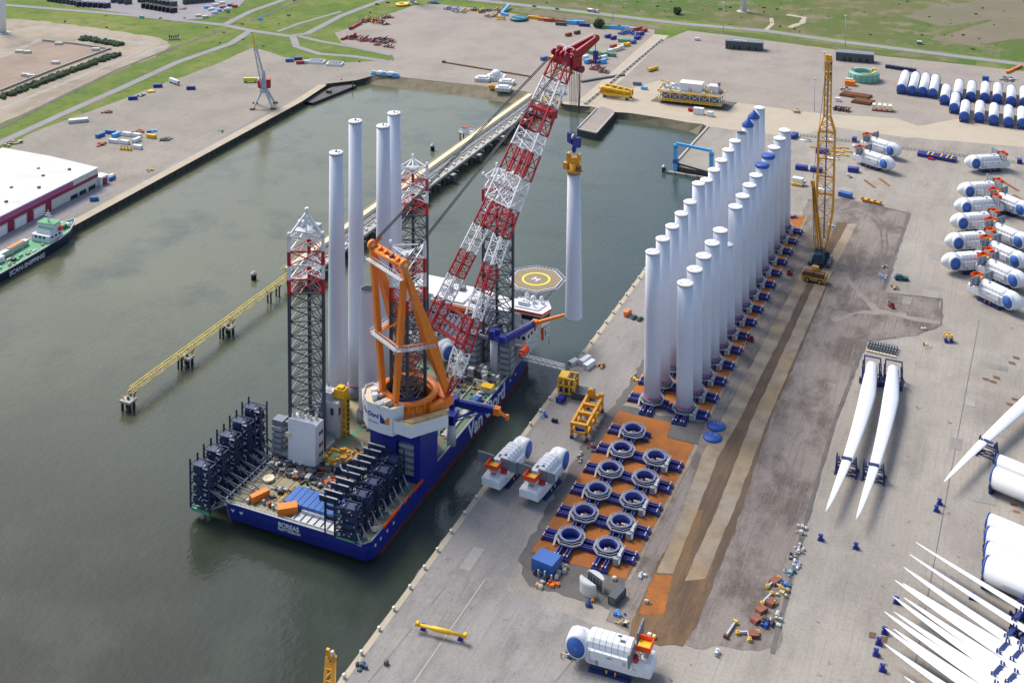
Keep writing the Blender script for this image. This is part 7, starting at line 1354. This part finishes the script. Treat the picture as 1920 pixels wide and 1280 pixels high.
container((1848, 152), R(8), 'bright_blue', 'bright blue box behind the lying tower sections', 5, 4, name='equipment_box', cat='box'); heap((1890, 150), 8, ['panel_grey', 'galv', 'dark_grey'], 'grey frame rows behind the lying tower sections', 26, .12, 'frame', 'grey_trestles'); a, b = at(1888, 138), at(1914, 126); mb = MB(); mb.bar((a.x, a.y, 1), (b.x, b.y, 1), 2, 'orange'); [mb.box((a.x+(b.x-a.x)*t, a.y+(b.y-a.y)*t, 1.3), (.8, 3, 2.2), 'orange') for t in (0, .5, 1)]; one('orange_boom', mb, 'orange boom lying at the top right behind the tower sections', 'boom')
# offshore topside on the storage yard
q = at(1292, 193); ts = thing('offshore_topside', 'white and grey offshore platform topside with yellow rails standing on the yard', 'platform topside', (q.x, q.y, .1), R(3)); patch('dark_slab', [(q.x-30, q.y-9), (q.x+34, q.y-9), (q.x+36, q.y+16), (q.x-28, q.y+18)], 'dark_gravel', .16, .6)
mb = MB()
for x in range(-22, 27, 8):
    for y in (-7, 7): mb.bar((x, y, 2.5), (x, y, 11), .7, 'offwhite')
for x in range(-22, 19, 8): mb.bar((x, -7, 3), (x+8, -7, 9), .5, 'offwhite'); mb.bar((x+8, -7, 3), (x, -7, 9), .4, 'offwhite'); mb.bar((x, -3, 2), (x, -3, 0), 1, 'galv')
mb.box((2, 0, 6), (46, 12, 4.4), 'panel_grey'); mb.build('truss', ts)
for z in (2.8, 9.6):
    mb = MB(); mb.box((2, 0, z), (52, 17, .6), 'galv'); mb.bar((-24, -8.6, z+1.3), (28, -8.6, z+1.3), .8, 'yellow', h=.6); mb.bar((-24, -8.6, z), (28, -8.6, z), .6, 'yellow', h=.8); mb.bar((28, -8.6, z+1), (28, 8.6, z+1), .6, 'yellow'); mb.bar((-24, -8.6, z+1), (-24, 8.6, z+1), .6, 'yellow'); mb.build('deck', ts)
mb = MB(); random.seed(2); mb.box((2, 1, 13.4), (18, 10, 6), 'white'); mb.box((2, 1, 16.6), (18.6, 10.6, .5), 'offwhite'); mb.box((20, 2, 13), (8, 8, 6), 'offwhite'); mb.lathe([(1.6, -4), (1.6, 4)], 'galv', 12, (-12, 1, 13), 'x'); mb.box((24, 2, 17), (2, 2, 3), 'panel_grey')
for k in range(34): mb.box((random.uniform(-22, 26), random.uniform(-7, 7), random.uniform(10, 14)), (random.uniform(.8, 3), random.uniform(.8, 2.4), random.uniform(1, 4)), random.choice(['galv', 'offwhite', 'grey', 'panel_grey', 'yellow', 'white']))
mb.build('plant', ts)
container((1310, 214), R(4), 'white', 'white two storey cabin in front of the offshore topside', 8, 5, W=4, name='site_hut', cat='hut'); container((1332, 218), R(4), 'white', 'small white box right of the two storey cabin', 4, 3.6, W=3.6, name='site_hut', cat='hut'); vehicle((1297, 209), R(4), 'red', 'van', 'red van left of the white two storey cabin'); vehicle((1308, 76), R(10), 'white', 'van', 'white and red van at the far edge of the storage yard')
q = at(1160, 183); yj = thing('jacket_structure', 'yellow tubular frame structure standing on the sandy quay', 'frame', (q.x, q.y, .1), R(-4)); mb = MB()
for s in (-1, 1): mb.lattice([(-13, s*5, 3), (-13, s*5, 8)], [(11, s*3.2, 3.5), (11, s*3.2, 6.5)], 4, 1.5, 1.0, lambda t: 'yellow', x=True)
for x, w_ in ((-13, 5), (-7, 4.6), (-1, 4.1), (5, 3.6), (11, 3.2)): mb.bar((x, -w_, 3), (x, w_, 3), 1.3, 'yellow', n=8); mb.bar((x, -w_, 7.4), (x, w_, 7.4), 1.3, 'yellow', n=8); mb.bar((x, -w_, 3), (x, w_, 7.4), .8, 'yellow', n=6)
mb.lathe([(2.2, -8), (2.4, 4)], 'yellow', 12, (-8, 0, 5.4), 'x'); mb.bar((-13, 0, 5), (-17, 0, 6), 2.4, 'orange', n=8); mb.build('tube_frame', yj); mb = MB(); [mb.box((x, y, .9), (2, 2, 1.8), 'dark_grey') for x in (-11, 9) for y in (-4, 4)]; mb.build('foot', yj)
q = at(1224, 133); mb = MB(); mb.lathe([(1.6, -6), (1.6, 6)], 'yellow', 14, (0, 0, 1.7), 'x'); mb.box((0, 0, .4), (6, 3, .8), 'dark_grey'); one('yellow_pipe', mb, 'short yellow pipe lying on the storage yard', 'pipe', (q.x, q.y, .12), R(65))
a, b = at(1098, 196), at(1240, 76); o = thing('pipeline', 'pale pipeline on low supports along the access road', 'pipeline', (a.x, a.y, 0)); mb = MB(); mb.bar((a.x, a.y, 1.4), (b.x, b.y, 1.4), 1.2, 'galv', n=8); mb.build('pipe', o, True); mb = MB(); d = b-a; [mb.box((a.x+d.x*k/24, a.y+d.y*k/24, .6), (3.4, 1, 1.1), 'concrete_block') for k in range(25)]; mb.build('support', o, True)
container((1195, 160), R(8), 'panel_grey', 'dark grey container right of the yellow frame structure', 7, 2.8); container((1208, 168), R(6), 'sky_blue', 'pale blue container right of the dark grey container', 5, 2.4)
# white scale-model like modules on the central yard
for x, y, sc_, l in ((905, 152, 1, 'white finned module left on the central yard bank'), (930, 150, 1.25, 'white finned module with a round top in the middle of the bank'), (950, 158, 1, 'white finned module right on the central yard bank'), (944, 170, 1, 'lower white finned module by the yellow box on the bank')):
    q = at(x, y); mb = MB(); mb.box((0, 0, 1.6), (13, 8, 3), 'offwhite'); [mb.box((-5.4+k*1.8, -4.2, 1.4), (.7, .8, 2.8), 'white') for k in range(7)]; mb.box((0, 0, 3.6), (8, 5, 1.4), 'white')
    if sc_ > 1: mb.lathe([(3.4, 4.2), (3.2, 5.6), (2, 6.6), (.1, 6.9)], 'white', 14)
    one('white_module', mb, l, 'module', (q.x, q.y, .12), R(12)).scale = (sc_, sc_, sc_)
q = at(924, 166); mb = MB(); mb.box((0, 0, 1.4), (6, 4, 2.8), 'crane_yellow'); mb.box((0, 0, 3), (3, 2, .6), 'timber'); one('yellow_box', mb, 'yellow box among the white finned modules', 'box', (q.x, q.y, .12))
a, b = at(832, 118), at(995, 145); mb = MB(); mb.bar((a.x, a.y, .6), (b.x, b.y, .6), 1.4, 'brown', h=1.1); mb.box((a.x, a.y, 1), (3, 2, 2), 'dark_grey'); one('long_pipe', mb, 'long dark pipe lying across the central yard', 'pipe')
# heaps of red frames and rows along the rim of the central yard
random.seed(8)
def frames(x0, y0, x1, y1, n, ms, label, name='steel_rack'):
    for k in range(n):
        t = (k+.5)/n; q = at(x0+(x1-x0)*t+random.uniform(-3, 3), y0+(y1-y0)*t+random.uniform(-3, 3)); mb = MB(); m = random.choice(ms); L = random.uniform(5, 10)
        for s in (-1, 1): mb.bar((-L/2, s*1.4, .8), (L/2, s*1.4, .8), .6, m)
        for e in (-.5, 0, .5): mb.bar((e*L, -1.4, .8), (e*L, 1.4, .8+random.uniform(0, 2)), .6, random.choice(ms))
        mb.bar((-L*.3, 0, 1), (L*.2, .6, random.uniform(2, 4.5)), .8, random.choice(ms)); one(name, mb, label, 'frame', (q.x, q.y, .12), random.uniform(-.4, .8), label+'s')
RED = ['container_red', 'maroon', 'rack_navy', 'black', 'rust']
frames(648, 70, 735, 88, 16, RED, 'red and black steel frame in the near heap left of the central yard'); frames(655, 74, 742, 78, 12, RED, 'red and black steel frame in the near heap left of the central yard'); frames(668, 45, 732, 34, 12, RED+['brown'], 'rusty steel frame in the far heap left of the central yard'); frames(680, 40, 725, 45, 8, RED+['yellow'], 'rusty steel frame in the far heap left of the central yard')
a, b = at(657, 56), at(677, 45); mb = MB(); mb.bar((a.x, a.y, 1.4), (b.x, b.y, 1.4), 2, 'container_red', h=2.4); mb.box((a.x, a.y, 1.6), (2, 3, 3), 'maroon'); one('red_wall_unit', mb, 'long red unit in front of the far rusty heap', 'unit'); a, b = at(640, 76), at(666, 67); mb = MB(); mb.bar((a.x, a.y, 1.2), (b.x, b.y, 1.2), 2, 'container_red', h=2); mb.box((b.x, b.y, 1.4), (2, 2, 2.6), 'maroon'); one('red_wall_unit', mb, 'long red unit beside the near red heap', 'unit')
frames(805, 8, 822, 8, 3, ['bright_blue', 'navy'], 'deep blue frame at the far left rim of the central yard'); frames(834, 17, 878, 24, 9, ['bright_blue', 'sky_blue', 'yellow', 'navy'], 'blue and yellow frame along the far rim of the central yard'); frames(885, 22, 945, 22, 10, ['yellow', 'timber', 'rust', 'navy', 'brown'], 'brown and yellow frame along the far rim of the central yard'); frames(915, 34, 945, 36, 6, ['brown', 'timber', 'yellow'], 'brown timber frame in front of the far rim')
q = at(755, 10); mb = MB(); mb.lathe([(7, 0), (8, 1.4), (6, 2.2), (4, 1.6), (3.6, .2)], 'yellow', 24); one('yellow_ring', mb, 'yellow ring lying at the far left corner of the central yard', 'ring', (q.x, q.y, .12)); q = at(973, 38); mb = MB(); mb.lathe([(9, 0), (9.6, 2), (8, 3), (6, 2)], 'teal', 24); mb.bar((-8, 3, 2), (8, -3, 3), 1.4, 'sky_blue'); one('blue_ring', mb, 'blue ring frame lying at the far rim of the central yard', 'ring', (q.x, q.y, .12))
a, b = at(940, 28), at(955, 16); mb = MB(); mb.bar((a.x, a.y, 1.5), (b.x, b.y, 4), 2.4, 'sky_blue'); mb.bar((a.x, a.y, 1.5), (a.x+9, a.y-3, 1.5), 2.4, 'sky_blue'); one('blue_conveyor', mb, 'pale blue bent conveyor at the far rim of the central yard', 'conveyor')
ROW = ((1000, 36, 'yellow'), (1018, 39, 'orange'), (1030, 41, 'container_red'), (1044, 42, 'container_red'), (1058, 44, 'container_red'), (1072, 46, 'sky_blue'), (1086, 46, 'sky_blue'), (1096, 50, 'navy'), (1052, 48, 'dark_grey'), (1140, 54, 'green'), (1154, 55, 'sky_blue'), (1168, 56, 'sky_blue'), (1182, 57, 'offwhite'), (1196, 57, 'container_red'), (1208, 60, 'container_red'), (1202, 66, 'navy'), (1195, 74, 'navy'), (1187, 82, 'bright_blue'), (1178, 80, 'green'), (1170, 80, 'green'), (1176, 87, 'yellow'), (1168, 88, 'yellow'), (1164, 93, 'white'), (1156, 96, 'cream'), (1145, 100, 'white'), (1150, 90, 'container_red'), (1144, 106, 'green'), (1130, 105, 'green'), (1116, 103, 'green'), (1104, 100, 'green'), (1098, 112, 'white'), (1102, 119, 'sky_blue'), (1112, 118, 'container_red'), (1122, 114, 'container_red'), (1122, 120, 'bright_blue'), (1132, 112, 'white'), (1131, 119, 'sky_blue'), (1066, 68, 'rust'), (1082, 64, 'brown'), (1020, 113, 'bright_blue'), (1036, 112, 'yellow'), (1140, 71, 'navy'), (1150, 74, 'navy'))
CN = {'yellow': 'yellow', 'orange': 'orange', 'container_red': 'brick red', 'sky_blue': 'pale blue', 'navy': 'dark blue', 'dark_grey': 'dark grey', 'green': 'green', 'offwhite': 'off white', 'bright_blue': 'blue', 'white': 'white', 'cream': 'cream', 'rust': 'rusty', 'brown': 'brown'}
for x, y, m in ROW: container((x, y), R(8 if y < 60 and x < 1195 else 68 if m != 'green' else 2), m, '%s container in the coloured rows at the far corner of the central yard' % CN[m], 11 if y < 60 or m == 'green' else 7, 3.2 if m not in ('white', 'sky_blue') else 3.8, group='coloured containers round the central yard')
frames(1166, 62, 1196, 68, 9, ['navy', 'bright_blue'], 'deep blue stand in the cluster at the far corner of the central yard', 'blue_stand'); frames(1112, 128, 1135, 136, 8, ['dark_grey', 'maroon', 'brown'], 'dark steel frame on the central yard below the containers'); a, b = at(1090, 155), at(1118, 150); mb = MB(); mb.bar((a.x, a.y, .8), (b.x, b.y, .8), 3, 'dark_grey', h=1.4); mb.bar((b.x, b.y, .8), (b.x+18, b.y+22, .8), 3, 'dark_grey', h=1.4); one('dark_barrier', mb, 'dark low barrier round the corner of the central yard', 'barrier')
heap((1045, 178), 9, ['panel_grey', 'dark_grey', 'galv'], 'grey steel gear behind the big crane boom on the bank', 24, .1, 'gear', 'yard_gear'); heap((1050, 160), 5, ['offwhite', 'galv'], 'pale gear beside the big crane boom on the central yard', 12, .12, 'gear', 'yard_gear')
for x, y, l in ((1123, 52, 'dark bush like round tree beside the container row'), (1270, 27, 'small dark round tree on the far green field')):
    q = at(x, y); t = thing('round_tree', l, 'tree', (q.x, q.y, 0)); mb = MB(); mb.lathe([(.5, 0), (.35, 3)], 'bark', 8); mb.build('trunk', t); mb = MB(); random.seed(int(x))
    for k in range(420):
        d = Vector((random.gauss(0, 1), random.gauss(0, 1), random.gauss(0, .8))).normalized()*random.uniform(2, 4.4)*(2 if x < 1200 else 1)**.5; c = d+V(0, 0, 4); a = V(random.uniform(-1, 1), random.uniform(-1, 1), random.uniform(-1, 1)).normalized()*.7; b = a.cross(d).normalized()*.6; mb.poly([c-a-b, c+a-b, c+a+b, c-a+b], 'leaf')
    mb.build('crown', t)
vehicle((1112, 23), R(-12), 'galv', 'tank', 'white tanker lorry driving on the far road', name='tanker_lorry'); vehicle((1002, 13), R(-12), 'dark_grey', 'car', 'dark car driving on the far road, left of the second one'); vehicle((1045, 18), R(-12), 'dark_grey', 'car', 'dark car driving on the far road, nearer the tanker'); vehicle((707, 9), R(35), 'dark_grey', 'car', 'dark car on the road at the top left of the central yard')
q = at(488, 50); mb = MB(); mb.bar((0, 0, 0), (0, 0, 7), .4, 'galv', n=8); mb.box((0, 0, 7.2), (6, .5, 2.4), 'sky_blue'); one('road_sign', mb, 'blue direction sign at the road junction', 'road sign', (q.x, q.y, .1), R(10))
q = at(1724, 83); mb = MB(); mb.box((0, 0, 1.2), (4, 4, 2.4), 'panel_grey'); mb.box((0, 0, 2.6), (4.4, 4.4, .3), 'galv'); one('utility_box', mb, 'small grey utility box beside the far road', 'utility box', (q.x, q.y, .1))
# thin mesh fence north of the nacelles
a, b = at(1480, 252), at(1915, 308); d = b-a; o = thing('mesh_fence', 'thin dark mesh fence running behind the white nacelles', 'fence', (a.x, a.y, .05)); mb = MB()
for k in range(60): p = a+d*(k/59); mb.bar((p.x, p.y, 0), (p.x, p.y, 1.8), .25, 'panel_grey')
mb.build('post', o, True).name = 'posts'; mb = MB(); [mb.bar((a.x, a.y, z), (b.x, b.y, z), .14, 'panel_grey') for z in (.3, 1, 1.8)]; mb.build('rail', o, True)
